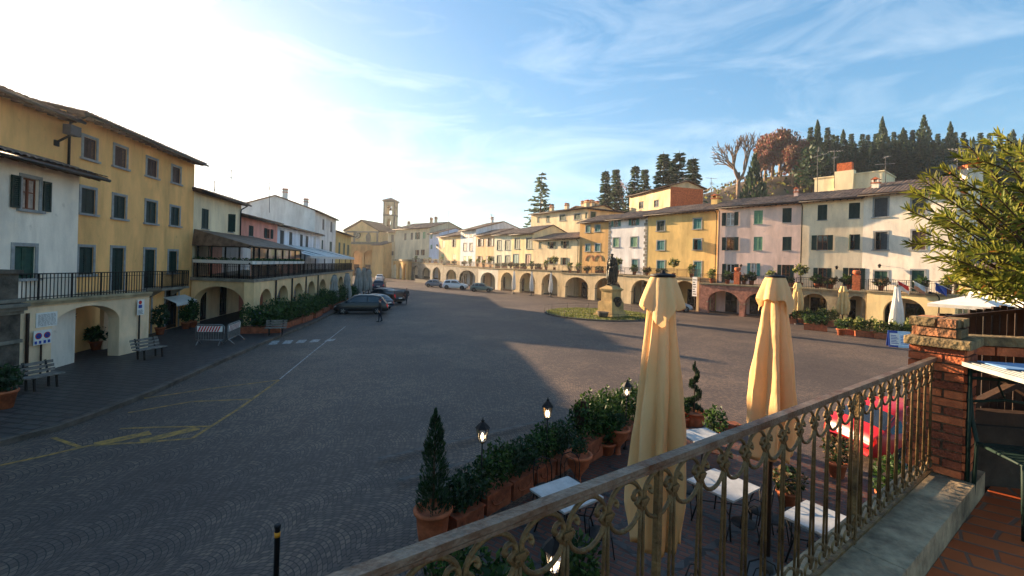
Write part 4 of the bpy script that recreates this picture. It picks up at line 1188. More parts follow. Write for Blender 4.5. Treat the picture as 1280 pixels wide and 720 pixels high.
ux = pp.hit(436, 330)[0]; uy = pp.hit(480, 330)[0]
pz = Pl(pp.pt(ux, 0, 0).to_2d(), pp.pt(uy, 0, 0).to_2d())
m = MB(); ztp = pz.hit(455, 308)[1]
arch_wall(m, pz.M, 0, pz.L, ztp, ARC(pz, [(441, 451.5, 313), (454.5, 466, 313)], .55), .5); m.M = pz.M; m.box((0, .5, ztp - .3), (pz.L, 3.18, ztp)); m.box((-.2, -.2, ztp), (pz.L + .2, 3.1, ztp + .6)); m.build('porch', plaster('porch_ochre_plaster', (208, 160, 104)), ch)
Yt = 146
a, c_ = AT(478.5, 300, Yt), AT(492.5, 300, Yt)
wt_ = (c_ - a).length
p = Pl(a.to_2d(), (c_ + V((0, .0, 0))).to_2d())
q = thing('bell_tower', 'pale square bell tower with open belfry arch and shallow roof', 'bell tower', p.p0)
z_b0, z_s1, z_s2, z_top = ez(p, 485, 310), ez(p, 485, 288.5), ez(p, 485, 268.5), ez(p, 485, 251.5)
m = MB(p.M); wd = wt_
m.box((0, 0, 0), (wd, wd, z_s1 - .4))
for r_ in range(4):
    N = p.M @ Matrix.Translation((wd / 2, wd / 2, 0)) @ Matrix.Rotation(rad(90) * r_, 4, 'Z') @ Matrix.Translation((-wd / 2, -wd / 2, 0))
    arch_wall(m, N, 0, wd, z_s2 - .3, [(wd * .32, wd * .66, z_s1 + (z_s2 - z_s1) * .55, z_s1 + (z_s2 - z_s1) * .78)] if r_ % 2 == 0 else [], .4, z0=z_s1)
    arch_wall(m, N, 0, wd, z_top - .2, [(wd * .26, wd * .74, z_s2 + (z_top - z_s2) * .5, z_s2 + (z_top - z_s2) * .72)], .45, z0=z_s2)
m.build('shaft', plaster('tower_plaster', (216, 196, 160)), q)
m = MB(p.M)
for z in (z_s1 - .4, z_s2 - .3, z_top - .2): m.box((-.22, -.22, z), (wd + .22, wd + .22, z + .42))
for u in (-.1, wd - .35):
    for v_ in (-.1, wd - .35): m.box((u, v_, z_b0), (u + .45, v_ + .45, z_top - .21))
m.build('string_course', M_CHT, q)
m = MB(p.M); e = .8
base = [(-e, -e, z_top + .22), (wd + e, -e, z_top + .22), (wd + e, wd + e, z_top + .22), (-e, wd + e, z_top + .22)]
m.poly(base)
for k in range(4): m.poly([base[k], base[(k + 1) % 4], (wd / 2, wd / 2, ez(p, 485, 246))])
m.build('roof', M_TILE, q)
m = MB(p.M); m.lathe([(.62, 0), (.5, .2), (.36, .6), (.3, .8), (.05, .95)], 14, (wd / 2, wd / 2, z_s2 + 1.6)); m.bar((-.0, wd / 2, z_s2 + 2.6), (wd, wd / 2, z_s2 + 2.6), .12, .12); m.build('bell', M_BRONZE, q)
m = MB(p.M); m.tube([(wd / 2, wd / 2, ez(p, 485, 246.2)), (wd / 2, wd / 2, ez(p, 485, 232))], .05, 5); m.build('mast', M_IRON, q)
p = Pl(AT(466, 300, 128).to_2d(), AT(480, 300, 124).to_2d())
house('annex_house', 'plain ochre annex between the church porch and the corner', p, ez(p, 474, 306), 8, plaster('annex_plaster', (204, 164, 110)), [], ov=.4, ends=.1)

# ------------------------------------------------------------------ hill and trees
def interp(x, tab):
    if x <= tab[0][0]: return tab[0][1]
    for (a, b), (c, d) in zip(tab, tab[1:]):
        if x <= c: return b + (d - b) * (x - a) / (c - a)
    return tab[-1][1]
RIDGE = [(540, 332), (640, 318), (720, 280), (800, 256), (850, 246), (900, 236), (950, 224), (1010, 214), (1100, 208), (1200, 204), (1300, 200), (1500, 205), (1900, 330)]
def hill_z(px, Y):
    zr = AT(px, interp(px, RIDGE), 165).z
    t = min(1, max(0, (Y - 84) / 81)); t = t * t * (3 - 2 * t)
    z = zr * t
    if Y > 165: z -= (Y - 165) * .06
    return z + .7 * math.sin(px * .05 + Y * .11) * t
m = MB(); m.smooth = True
cols = list(range(520, 1921, 20)); rows = [80, 88, 96, 104, 112, 120, 128, 136, 144, 152, 160, 168, 180, 200, 240, 300]
idx = []
for px in cols:
    for Y in rows:
        a, _ = ray(px, 300); idx.append(m.pts([(a * Y, Y, hill_z(px, Y) - .4 - (3 if Y == 80 else 0))]))
nr = len(rows)
for i in range(len(cols) - 1):
    for j in range(nr - 1): m.face((idx[i * nr + j], idx[(i + 1) * nr + j], idx[(i + 1) * nr + j + 1], idx[i * nr + j + 1]))
struct(m.build('hill', mat('hill_ground', S(92, 76, 58), .95, .35, .12, .6, 1.5, col2=S(58, 54, 42))))
def conifer(name, h, R, lf, seed, droop=.25, dens=1.0, sparse=1.0, base=.12):
    st = random.getstate(); random.seed(seed)
    t = thing(name, 'conifer', 'tree')
    m = MB(); m.tube([(0, 0, -.5), (.05, 0, h * .5), (0, 0, h * .97)], [h * .018, h * .011, .02], 6); m.build('trunk', M_BARK, t)
    m = MB()
    n = int(34 * dens)
    for k in range(n):
        f = base + (1 - base) * (k + rnd(0, .8)) / n
        Lb = R * (1 - f) ** .75 * rnd(.6, 1.15) + .18
        z = f * h
        nb = 7 if f < .8 else 5
        a0 = rnd(0, 6.28)
        for q in range(nb):
            if random.random() > sparse: continue
            a = a0 + q * 6.283 / nb + rnd(-.35, .35)
            L_ = Lb * rnd(.65, 1.1)
            d = V((math.cos(a), math.sin(a), 0))
            ns = max(3, int(L_ / .34))
            for i in range(ns):
                s = (i + .6) / ns
                p = d * L_ * s + V((0, 0, z - droop * L_ * s * s + .12 * L_ * s))
                for w in (-1, 1):
                    sd = V((-d.y, d.x, 0)) * w
                    dd = (d * rnd(.5, 1) + sd * rnd(.2, .9) + V((0, 0, rnd(-.45, .25)))).normalized()
                    ln = (.30 + .2 * (1 - s)) * rnd(.7, 1.3) * (h / 14) ** .5
                    m.leaf(p + dd * ln * .6, dd * ln, dd.cross(rvec()).normalized() * ln * .38, random.choice((0, 0, 1)))
    m.tube([(0, 0, h * .93), (0, 0, h * 1.02)], [.09, .01], 4)
    m.build('crown', lf, t)
    random.setstate(st)
    return t
def cypress(name, h, R, seed):
    st = random.getstate(); random.seed(seed)
    t = thing(name, 'cypress', 'tree')
    m = MB(); m.tube([(0, 0, -.5), (0, 0, h * .8)], [h * .014, .04], 6); m.build('trunk', M_BARK, t)
    m = MB()
    for _ in range(1300):
        f = random.random() ** .9
        r = R * math.sin(math.pi * min(1, f * .86 + .1)) ** .7 * (1.0 if f < .8 else (1 - f) / .2 * .8 + .2) * (.55 + .45 * random.random()) * (1 + .25 * math.sin(f * 23 + seed))
        a = rnd(0, 6.283)
        p = V((r * math.cos(a), r * math.sin(a), .3 + f * (h - .4)))
        d = V((math.cos(a) * .4 + rnd(-.2, .2), math.sin(a) * .4 + rnd(-.2, .2), 1)).normalized()
        m.leaf(p, d * rnd(.25, .5), d.cross(rvec()).normalized() * rnd(.08, .18), random.choice((0, 1)))
    m.build('crown', [L_CON2, L_CON], t)
    random.setstate(st)
    return t
HREAL = {}
def branchy(name, h, seed, lf=None, nl=0, spread=.55, size=.25, lev=5, st0=.27):
    st = random.getstate(); random.seed(seed)
    t = thing(name, 'broadleaf tree', 'tree')
    m = MB(); tips = []
    def grow(p, d, L_, r, k):
        q = p + d * L_
        mid = p + d * L_ * .5 + rvec() * L_ * .06
        m.tube([p, mid, q], [r, r * .85, r * .62], 5 if k > 2 else 3, cap=False)
        if k <= 3: tips.append((mid, d)); tips.append((q, d))
        if k == 0: return
        for _ in range(3 if k > 1 else 3):
            nd = (d + rvec() * spread + V((0, 0, .12))).normalized()
            grow(p + d * L_ * rnd(.6, 1), nd, L_ * rnd(.62, .82), r * .64, k - 1)
    grow(V((0, 0, -.3)), V((0, 0, 1)), h * st0, h * .024, lev)
    m.build('trunk', M_TWIG, t)
    HREAL[t] = max(v.z for v in m.v)
    if lf:
        m = MB()
        for _ in range(nl):
            p, d = random.choice(tips)
            v = (rvec() + d * .3).normalized()
            s = size * rnd(.6, 1.3)
            m.leaf(p + rvec() * .45, v * s, v.cross(rvec()).normalized() * s * .6, random.choice((0, 1)))
        m.build('crown', lf, t)
    random.setstate(st)
    return t
def tput(proto, px, Y, ytop, h0, label, group=None, first=[]):
    a, _ = ray(px, (ytop + 230) / 2)
    z = hill_z(px, Y)
    zt = AT(px, ytop, Y).z
    h0 = HREAL.get(proto, h0)
    s = (zt - z) / h0
    sx = s * ((.95 if proto is br1 else rnd(.5, .62)) if proto in HREAL else rnd(.85, 1.1))
    if proto not in first:
        first.append(proto); proto.location = (a * Y, Y, z); proto.scale = (sx, sx, s); proto.rotation_euler = (0, 0, rnd(0, 6)); proto['label'] = label
        if group: proto['group'] = group
        return proto
    return dup(proto, (a * Y, Y, z), rnd(0, 6), label, (sx, sx, s), group)
sp1 = conifer('conifer', 14, 3.5, [L_CON, L_CON2], 1, dens=1.15)
sp2 = conifer('conifer', 14, 2.5, [L_CON2, L_CON], 2, droop=.4, dens=1.2)
sp3 = conifer('conifer', 14, 3.6, [L_CON2, L_CON], 3, droop=.15, sparse=.9, dens=1.1)
ced = conifer('cedar', 14, 4.6, [L_CEDAR, L_CON], 4, droop=.1, sparse=.72, dens=.9, base=.1)
cy1 = cypress('cypress', 14, 1.5, 5)
cy2 = cypress('cypress', 14, 1.15, 6)
rd1 = branchy('russet_tree', 12, 7, [L_RED, L_SCRUB], 3600, size=.15, st0=.13, spread=.75)
br1 = branchy('bare_tree', 12, 8)
br2 = branchy('bare_tree', 12, 9, [L_RED, L_TW] if False else [L_SCRUB, L_RED], 260, size=.22)
tput(ced, 677, 112, 217, 14, 'sparse grey green cedar standing alone above the far roofs')
gA = 'conifers standing behind the attic block'
for px, yt, Y, pr, lb in ((757, 213, 118, sp2, 'slim dark conifer, leftmost of the conifers behind the upper ochre block'), (770, 211, 122, sp1, 'broad olive conifer second from the left above the upper ochre block'), (784, 222, 128, br2, 'thin bare tree between the two conifer clumps above the attic block'),
                          (794, 207, 112, sp3, 'bushy dark conifer directly above the left end of the attic block'), (806, 211, 120, sp1, 'lower conifer right of the bushy one above the attic block'), (829, 191, 108, sp2, 'tall pointed conifer above the attic block right end, leftmost of the tall four'),
                          (840, 200, 118, sp1, 'smaller conifer second of the tall four behind the attic block'), (849, 190, 106, sp3, 'tallest broad conifer, third of the tall four behind the attic block'), (866, 197, 110, sp2, 'conifer with forked top, rightmost of the tall four behind the attic block')):
    tput(pr, px, Y, yt, 14 if pr is not br2 else 12, lb, gA if pr is not br2 else None)
tput(br1, 924, 140, 168, 12, 'large bare leafless tree left of the russet trees on the hill')
tput(cy1, 943, 100, 193, 14, 'single dark column cypress in front of the hill, above the lilac house roof')
gR = 'russet trees on the hill'
for px, yt, Y in ((957, 172, 150), (952, 186, 146), (966, 166, 156), (976, 163, 152), (1006, 172, 152), (992, 182, 140), (988, 168, 158), (998, 176, 148), (1003, 186, 138)):
    tput(rd1, px, Y, yt + 5, 12, 'russet leaved tree in the reddish clump at the left end of the hill wood', gR)
gH = 'dark conifers of the wood on the hill ridge'
tops = [(970, 172), (1000, 166), (1021, 158), (1050, 164), (1075, 166), (1100, 160), (1150, 156), (1185, 162), (1230, 168), (1330, 160), (1420, 170)]
for k in range(104):
    px = 1010 + 3.6 * k + rnd(-3, 3)
    Y = (168, 150, 138)[k % 3] + rnd(-4, 4)
    yt = interp(px, tops) + (0, 9, 17)[k % 3] + rnd(-4, 8)
    tput((sp1, sp2, cy2, sp3, sp1)[k % 5] if k % 3 == 0 else (sp1, sp3)[k % 2], px, Y, yt, 14, 'dark conifer in the dense wood along the hill ridge', gH)
st_ = random.getstate(); random.seed(77)
ev = thing('evergreen_tree', 'evergreen', 'tree'); m = MB(); m.tube([(0, 0, -.5), (.1, 0, 2), (0, .1, 5)], [.2, .15, .08], 6); m.build('trunk', M_BARK, ev)
m = MB()
for k in range(9): blob(m, (rnd(-1.6, 1.6), rnd(-1.6, 1.6), rnd(2.2, 6.0)), (1.6, 1.6, 1.4), 130, .32)
m.build('crown', [L_CON2, L_BUSH2], ev)
random.setstate(st_)
for k in range(34):
    px = 1000 + 10.5 * k + rnd(-4, 4); Y = rnd(128, 160)
    tput(ev, px, Y, AT(0, 0, 1).z * 0 + interp(px, tops) + rnd(18, 34), 7.4, 'low bushy evergreen filling the lower edge of the ridge wood', 'bushy evergreens in the ridge wood')
for px, yt, lb in ((1021, 150, 'narrow cypress spire rising over the wood above the rooftop block'), (1102, 146, 'thin tallest spire cypress in the middle of the ridge wood'), (1154, 144, 'tall broad cypress at the right of the ridge wood, left of the oleander tip'), (1187, 152, 'pointed cypress just left of the oleander top'), (1266, 162, 'cypress seen at the right edge behind the oleander'), (1128, 160, 'cypress between the thin spire and the tall broad cypress')):
    tput(cy1 if px in (1154, 1128) else cy2, px, 146, yt, 14, lb)
m = MB()
for _ in range(2600):
    px = rnd(770, 1330); Y = 100 + 66 * random.random() ** .8
    a, _q = ray(px, 240); z = hill_z(px, Y)
    v = (rvec() + V((0, 0, .8))).normalized(); s = rnd(.35, .9)
    m.leaf((a * Y, Y, z + rnd(-.1, 1.3)), v * s, v.cross(rvec()).normalized() * s * .6, random.choice((0, 0, 1, 2)))
o = struct(m.build('hillside_scrub', [L_SCRUB, L_BUSH2, L_PALE]), 'stuff'); tag(o, 'dry brownish scrub covering the hillside below the wood', 'scrub')

# ------------------------------------------------------------------ roof aerials
def aerial(px, py0, py1, Y, lb, n=5):
    a, b_ = AT(px, py1, Y), AT(px, py0, Y)
    t = thing('tv_aerial', lb, 'aerial', a, 0, 'television aerials on the roofs')
    m = MB(); m.tube([a - V((0, 0, 1)), b_], .035, 5); m.build('mast', M_GREYSH, t)
    for k in range(2):
        z = b_.z - .1 - .7 * k
        d = V((math.cos(k * 1.1 + px), math.sin(k * 1.1 + px), .08))
        c = V((a.x, a.y, z))
        m = MB(); m.tube([c - d * .7, c + d * .9], .022, 4)
        s = V((-d.y, d.x, 0)).normalized()
        for q in range(n): m.bar(c + d * (-.6 + .32 * q) - s * (.32 - .03 * q), c + d * (-.6 + .32 * q) + s * (.32 - .03 * q), .022, .022)
        m.build('antenna_rods', M_SURR, t)
for px, y0, y1, Y, lb in ((1022, 186, 236, 52, 'tall aerial left of the rooftop block chimney'), (1043, 188, 224, 50, 'aerial beside the red chimney on the rooftop block'), (1107, 195, 228, 45, 'white aerial at the right end of the rooftop block'), (1197, 186, 212, 38.5, 'aerial above the white chimney stack behind the oleander'), (889, 222, 256, 62, 'aerial on the yellow house roof near its brick chimney'), (855, 222, 246, 72, 'aerial behind the brick gable of the attic block'), (561, 264, 286, 112, 'thin aerial over the far sand house roof'), (664 - 50, 268, 284, 95, 'thin aerial over the far mint house roof'), (268, 226, 246, 42, 'thin aerial over the cream house roof at left'), (289, 212, 250, 44, 'tallest thin aerial on the left row behind the cream house'), (337, 228, 256, 58, 'thin aerial beside the tall white gable')):
    aerial(px, y0, y1, Y, lb)
# ------------------------------------------------------------------ haze
HZ = mat('haze_air', (1, 1, 1, 1)); nt = HZ.node_tree; nt.nodes.clear()
_o = nt.nodes.new('ShaderNodeOutputMaterial'); _v = nt.nodes.new('ShaderNodeVolumePrincipled')
_v.inputs['Color'].default_value = (.93, .95, 1, 1); _v.inputs['Density'].default_value = .0003; _v.inputs['Anisotropy'].default_value = .55
nt.links.new(_v.outputs['Volume'], _o.inputs['Volume'])
m = MB(); m.box((-260, -70, -4), (420, 320, 75)); o = m.build('haze', HZ); o['kind'] = 'stuff'; tag(o, 'thin bright morning haze over the square and hill', 'haze')

# ------------------------------------------------------------------ vehicles
def car(name, label, loc, heading, col, kind='hatch', seed=0, group=None):
    L_, Wd, prof = {
        'hatch': (4.0, 1.70, [(0, .50), (.02, .66), (.10, .80), (.24, .93), (.40, 1.38), (.50, 1.46), (.66, 1.46), (.80, 1.38), (.93, .98), (.98, .86), (1, .55)]),
        'mpv': (4.6, 1.84, [(0, .52), (.02, .70), (.08, .86), (.18, 1.02), (.36, 1.58), (.46, 1.68), (.70, 1.68), (.86, 1.58), (.95, 1.06), (.985, .9), (1, .55)]),
        'suv': (4.5, 1.85, [(0, .6), (.02, .85), (.08, .98), (.24, 1.08), (.38, 1.58), (.48, 1.68), (.72, 1.68), (.90, 1.58), (.965, 1.1), (.99, .95), (1, .6)]),
        'saloon': (4.4, 1.75, [(0, .5), (.02, .68), (.10, .82), (.27, .95), (.43, 1.36), (.52, 1.42), (.62, 1.41), (.74, 1.30), (.84, 1.02), (.97, .96), (1, .55)]),
        'pickup': (5.0, 1.85, [(0, .6), (.02, .85), (.08, 1.0), (.24, 1.1), (.34, 1.62), (.42, 1.7), (.58, 1.7), (.66, 1.62), (.67, 1.52), (.97, 1.5), (.99, 1.0), (1, .6)])}[kind]
    belt = prof[3][1] * .985 if kind != 'mpv' else 1.03
    hw = Wd / 2
    def sec(t):
        zt = interp(t, prof)
        e = min(t, 1 - t)
        tp = .80 + .20 * min(1, e / .10) ** .5
        zb = .24 + .10 * max(0, 1 - e / .06)
        top = zt > belt + .02
        k = min(1, max(0, (zt - belt) / .45))
        rw = hw * tp * (.93 - .19 * k)
        zs = min(belt, zt - .05)
        return [(hw * tp * .90, zb), (hw * tp * .99, zb + .10), (hw * tp * 1.0, .55), (hw * tp * .985, zs - .10 if zs > .75 else zs - .04), (hw * tp * .95, zs), (rw + .02, zt - .10 * k - .03), (rw * .93, zt - .02), (rw * .5, zt + .012), (0, zt + .018)]
    def P(t, k):
        s = sec(t); i = min(int(k), len(s) - 2); f = k - i
        a, b_ = s[i], s[i + 1]
        return V(((t - .5) * L_, a[0] + (b_[0] - a[0]) * f, a[1] + (b_[1] - a[1]) * f))
    root = thing(name, label, 'car', group=group)
    m = MB(); m.smooth = True
    ts = [0, .008, .02, .05, .09, .14, .19, .24, .28, .32, .36, .40, .45, .5, .55, .6, .66, .7, .75, .8, .84, .87, .9, .93, .96, .98, .992, 1]
    rings = []
    for t in ts:
        s = sec(t); x = (t - .5) * L_
        pts = [(x, y, z) for y, z in s] + [(x, -y, z) for y, z in s[::-1][1:]]
        rings.append(m.pts(pts))
    nn = 2 * 9 - 1
    for a, b_ in zip(rings, rings[1:]):
        for q in range(nn - 1): m.face((a + q, a + q + 1, b_ + q + 1, b_ + q))
        m.face((a + nn - 1, a, b_, b_ + nn - 1))
    m.face([rings[0] + q for q in range(nn)]); m.face([rings[-1] + q for q in range(nn)][::-1])
    body = m.build('body', mat('car_paint_' + name, col, .36, .03, 2, spec=.45, coat=.25), root)
    def patch(nm, t0, t1, k0, k1, mt, side=1, n=5, off=.008, sk=0.0):
        g = MB(); g.smooth = True
        gr = []
        for i in range(n + 1):
            row = []
            for j in range(n + 1):
                k = k0 + (k1 - k0) * j / n
                t = t0 + (t1 - t0) * i / n + sk * (j / n) * (1 if i == 0 else 0)
                p = P(min(max(t, 0), 1), k)
                c = V((p.x * .6, 0, .7)); d = (p - c).normalized()
                p = p + d * off; p.y *= side
                row.append(p)
            gr.append(g.pts(row))
        for i in range(n):
            for j in range(n): g.face((gr[i] + j, gr[i] + j + 1, gr[i + 1] + j + 1, gr[i + 1] + j))
        return g.build(nm, mt, root)
    ws = prof[3][0]; wt_ = prof[4][0]; rt = prof[7][0]; rb = prof[8][0]
    for s in (1, -1):
        mid = (wt_ + rt) / 2
        if kind == 'pickup':
            patch('side_window', wt_ - .03, .46, 4.15, 4.95, M_CGLASS, s); patch('side_window', .475, .62, 4.15, 4.95, M_CGLASS, s); patch('side_window', .69, .95, 4.15, 4.8, M_CGLASS, s)
        else:
            patch('side_window', ws + .05, mid - .012, 4.12, 5.0, M_CGLASS, s, sk=.10); patch('side_window', mid + .012, rt - .03, 4.12, 5.0, M_CGLASS, s)
            if kind in ('mpv', 'suv', 'hatch'): patch('side_window', rt - .01, rb - .045, 4.15, 4.9, M_CGLASS, s, n=3)
        g = MB(); p = P(ws + .06, 4.2); g.M = Matrix.Translation((p.x, s * (p.y + .12), p.z + .06)); g.lathe([(.02, -.07), (.09, -.05), (.10, .03), (.05, .07)], 8); g.build('wing_mirror', M_TRIM, root)
        patch('headlight', .006, .055, 3.05, 4.0, M_LAMPG, s, n=3); patch('tail_light', .972, .995, 2.9, 4.2, M_RED, s, n=3)
        for tx in (.175, .80):
            x = (tx - .5) * L_; r = .31 if kind != 'suv' and kind != 'pickup' else .35
            g = MB(Matrix.Translation((x, s * (hw - .10), r)) @ Matrix.Rotation(rad(90) * -s, 4, 'X'))
            g.lathe([(r * .62, -.10), (r * .96, -.10), (r, -.06), (r, .07), (r * .94, .118), (r * .66, .122)], 24)
            wo = g.build('wheel', M_TYRE, root)
            g = MB(Matrix.Translation((x, s * (hw - .10), r)) @ Matrix.Rotation(rad(90) * -s, 4, 'X'))
            g.lathe([(r * .62, .09), (r * .66, .124), (r * .58, .115), (r * .2, .10), (r * .1, .118), (.01, .12)], 20)
            for k in range(5):
                a = 6.283 * k / 5
                g.bar((r * .1 * math.cos(a), r * .1 * math.sin(a), .118), (r * .6 * math.cos(a), r * .6 * math.sin(a), .122), .05, .02)
            g.build('rim', M_RIM, wo)
            g = MB(Matrix.Translation((x, s * (hw - .03), r)) @ Matrix.Rotation(rad(90) * -s, 4, 'X')); g.lathe([(r * 1.0, 0), (r * 1.16, 0), (r * 1.16, .036), (r * 1.0, .034)], 24); g.build('wheel_arch', M_TRIM, root)
    patch('windscreen', ws + .015, wt_ - .015, 5.6, 8, M_CGLASS, 1); patch('windscreen', ws + .015, wt_ - .015, 5.6, 8, M_CGLASS, -1)
    patch('rear_window', rt + .015, rb - .015, 5.6, 8, M_CGLASS, 1); patch('rear_window', rt + .015, rb - .015, 5.6, 8, M_CGLASS, -1)
    g = MB(); g.box((-.5 * L_ - .01, -.5, .36), (-.5 * L_ + .06, .5, .5)); g.build('grille', M_TRIM, root)
    g = MB(); g.box((.5 * L_ - .04, -.26, .62), (.5 * L_ + .012, .26, .73)); g.build('licence_plate', M_WHITEW, root)
    root.location = loc; root.rotation_euler = (0, 0, heading)
    return root
def cput(nm, lb, px, py, hd, col, kind, **k): return car(nm, lb, G(px, py), rad(hd), col, kind, **k)
# heading: direction of the tail in degrees (0 = tail to the right)
cput('minivan', 'black minivan with its nose to the left parked by the arcade hedge', 452, 391.5, 14, S(22, 20, 20), 'mpv')
cput('estate_car', 'dark blue grey car half hidden behind the black minivan, tail lamps lit red', 466, 385.5, -22, S(40, 44, 54), 'hatch')
cput('pickup_truck', 'black canopied pickup seen from its tail, right of the dark cars', 480, 378.5, -30, S(20, 20, 22), 'pickup')
cput('dark_saloon', 'dark blue car parked beyond the pickup beside grey closed parasols', 474, 362, -78, S(34, 40, 58), 'suv')
cput('pale_van', 'small white car farthest away in front of the church', 475, 350.5, -80, S(216, 218, 220), 'hatch')
cput('silver_hatchback', 'silver grey hatchback parked leftmost along the far arcade', 545, 359, 168, S(130, 134, 140), 'hatch')
cput('white_suv', 'white crossover car parked between the silver and the green car', 569, 361.5, 172, S(224, 224, 224), 'suv')
cput('green_hatchback', 'grey green hatchback parked rightmost along the far arcade', 602, 364.5, 174, S(98, 116, 108), 'hatch')
cput('silver_car', 'silver car under the arcade partly hidden by the nearer closed parasol', 842, 388.5, 158, S(170, 172, 172), 'hatch')
cput('red_hatchback', 'bright red hatchback parked below the balcony behind the railing', 1142, 572, 187, S(178, 18, 22), 'hatch')

# ------------------------------------------------------------------ people and statue
def figure(parts, vox=.022, smooth=6):
    """one continuous body from overlapping tapered limbs, fused with a voxel remesh"""
    m = MB(); m.smooth = True
    for kind, *a in parts:
        if kind == 'l':
            path, r = a; m.tube(path, r, 12)
            for p, q in zip(path, r):
                m.lathe([(q * math.sin(math.pi * k / 8) + .001, -q * math.cos(math.pi * k / 8)) for k in range(9)], 12, p)
        else:
            c, r = a
            i0 = len(m.v); m.lathe([(math.sin(math.pi * k / 10) + .001, -math.cos(math.pi * k / 10)) for k in range(11)], 16)
            for k in range(i0, len(m.v)): v = m.v[k]; m.v[k] = V((c[0] + v.x * r[0], c[1] + v.y * r[1], c[2] + v.z * r[2]))
    o = m.build('tmp', M_IRON)
    md = o.modifiers.new('r', 'REMESH'); md.mode = 'VOXEL'; md.voxel_size = vox; md.use_smooth_shade = True
    ms = o.modifiers.new('s', 'SMOOTH'); ms.iterations = smooth; ms.factor = .5
    dg = bpy.context.evaluated_depsgraph_get(); dg.update()
    me = bpy.data.meshes.new_from_object(o.evaluated_get(dg))
    bpy.data.objects.remove(o)
    return me
def walker(stride=.28, lean=.04, arm=.2):
    """walking adult, facing +y, 1.75 m"""
    s = stride
    hip, sh = .92, 1.43
    return [('e', (0, .00, .99), (.165, .115, .13)), ('e', (0, .02, 1.22), (.19, .125, .22)), ('e', (0, .03, 1.36), (.2, .11, .12)),
            ('l', [(-.085, 0, .93), (-.095, s * .55, .50), (-.095, s * .75, .09)], [.09, .062, .045]),
            ('l', [(.085, 0, .93), (.095, -s * .2, .50), (.095, -s * 1.15, .13)], [.09, .062, .045]),
            ('l', [(-.095, s * .72, .06), (-.10, s * .75 + .17, .045)], [.05, .038]),
            ('l', [(.095, -s * 1.2, .10), (.10, -s * 1.2 + .16, .04)], [.05, .038]),
            ('l', [(-.20, .03, sh), (-.25, -arm * .5, 1.14), (-.235, -arm * .45 + .06, .88)], [.062, .05, .038]),
            ('l', [(.20, .03, sh), (.25, arm * .45, 1.14), (.235, arm + .05, .90)], [.062, .05, .038]),
            ('e', (-.235, -arm * .4 + .07, .80), (.025, .04, .075)), ('e', (.235, arm + .08, .82), (.025, .04, .075)),
            ('l', [(0, .03, 1.44), (0, .04, 1.58)], [.062, .052]), ('e', (0, .05, 1.645), (.078, .098, .115)), ('e', (0, .145, 1.63), (.014, .02, .02)), ('e', (-.08, .05, 1.64), (.012, .02, .03)), ('e', (.08, .05, 1.64), (.012, .02, .03))]
M_SKIN = mat('skin', S(206, 158, 132), .6, .06, 5); M_JKT = mat('dark_jacket', S(34, 34, 40), .8, .2, 8); M_TRS = mat('dark_trousers', S(30, 32, 44), .85, .2, 8); M_HAIR = mat('dark_hair', S(40, 30, 26), .7, .2, 30); M_SHOE = mat('dark_shoe', S(24, 22, 22), .6, .1, 8); M_REDH = mat('reddish_hood', S(150, 60, 48), .8, .15, 8)
def person(label, loc, heading, me, hairmat):
    o = bpy.data.objects.new('person', me); COL.objects.link(o)
    tag(o, label, 'person')
    me.materials.clear()
    for mt in (M_SKIN, M_JKT, M_TRS, M_SHOE): me.materials.append(mt)
    for p in me.polygons:
        c = p.center
        hand = abs(c.x) > .19 and c.z < .875
        p.material_index = 3 if c.z < .10 else (0 if hand or c.z > 1.52 else (1 if c.z > .86 else 2))
        p.use_smooth = True
    h = MB(); h.smooth = True
    i0 = len(h.v); h.lathe([(math.sin(math.pi * k / 10) * 1.0 + .001, -math.cos(math.pi * k / 10)) for k in range(4, 11)], 16)
    for k in range(len(h.v)): v = h.v[k]; h.v[k] = V((v.x * .088, .035 + v.y * .10 - (.02 if v.z < .3 else 0), 1.665 + v.z * .105))
    h.build('hair', hairmat, o)
    o.location = loc; o.rotation_euler = (0, 0, heading)
    return o
person('person in dark jacket and trousers with reddish hair standing nearest beside the black minivan', G(475, 402.5), rad(100), figure(walker(.12, arm=.08)), M_REDH)
person('person in a dark coat walking alone on the open square right of the pickup', G(508, 380), rad(172), figure(walker(.3)), M_HAIR)

# monument
mc = G(763, 396)
th = rad(38)
MT = Matrix.Translation(mc) @ Matrix.Rotation(th, 4, 'Z')
q = thing('monument_pedestal', 'stepped ochre stone pedestal with round portrait medallion on the lawn', 'pedestal', mc)
M_PED = mat('pedestal_stone', S(182, 152, 100), .85, .22, 1.4, .4, 12)
def sqb(m, h, z0, z1): m.box((-h, -h, z0), (h, h, z1))
m = MB(MT); sqb(m, 1.15, 0, .28); sqb(m, .98, .282, .55); m.build('plinth', M_PED, q)
m = MB(MT); sqb(m, .86, .552, 1.42); sqb(m, .80, 1.422, 1.5); m.build('base_block', M_PED, q)
m = MB(MT); sqb(m, .66, 1.502, 2.5); m.build('shaft', M_PED, q)
m = MB(MT); sqb(m, .76, 2.502, 2.62); sqb(m, .82, 2.622, 2.72)
m.lathe([(1.08, 2.722), (.62, 2.92), (.5, 3.02)], 4, sq=True); m.build('cap', M_PED, q)
for r_ in (0,):
    m = MB(MT @ Matrix.Rotation(rad(-90), 4, 'Z') @ Matrix.Translation((-.862, 0, 1.62)) @ Matrix.Rotation(rad(-90), 4, 'Y'))
    m.M = MT @ Matrix.Translation((0, -.862, 1.5)) @ Matrix.Rotation(rad(90), 4, 'X')
    m.lathe([(.48, -.2), (.48, .06), (.38, .08), (.36, .03), (.02, .06)], 28); m.lathe([(.16, .03), (.15, .12), (.02, .17)], 12, (0, .02, 0)); m.build('medallion', M_BRONZE, q)
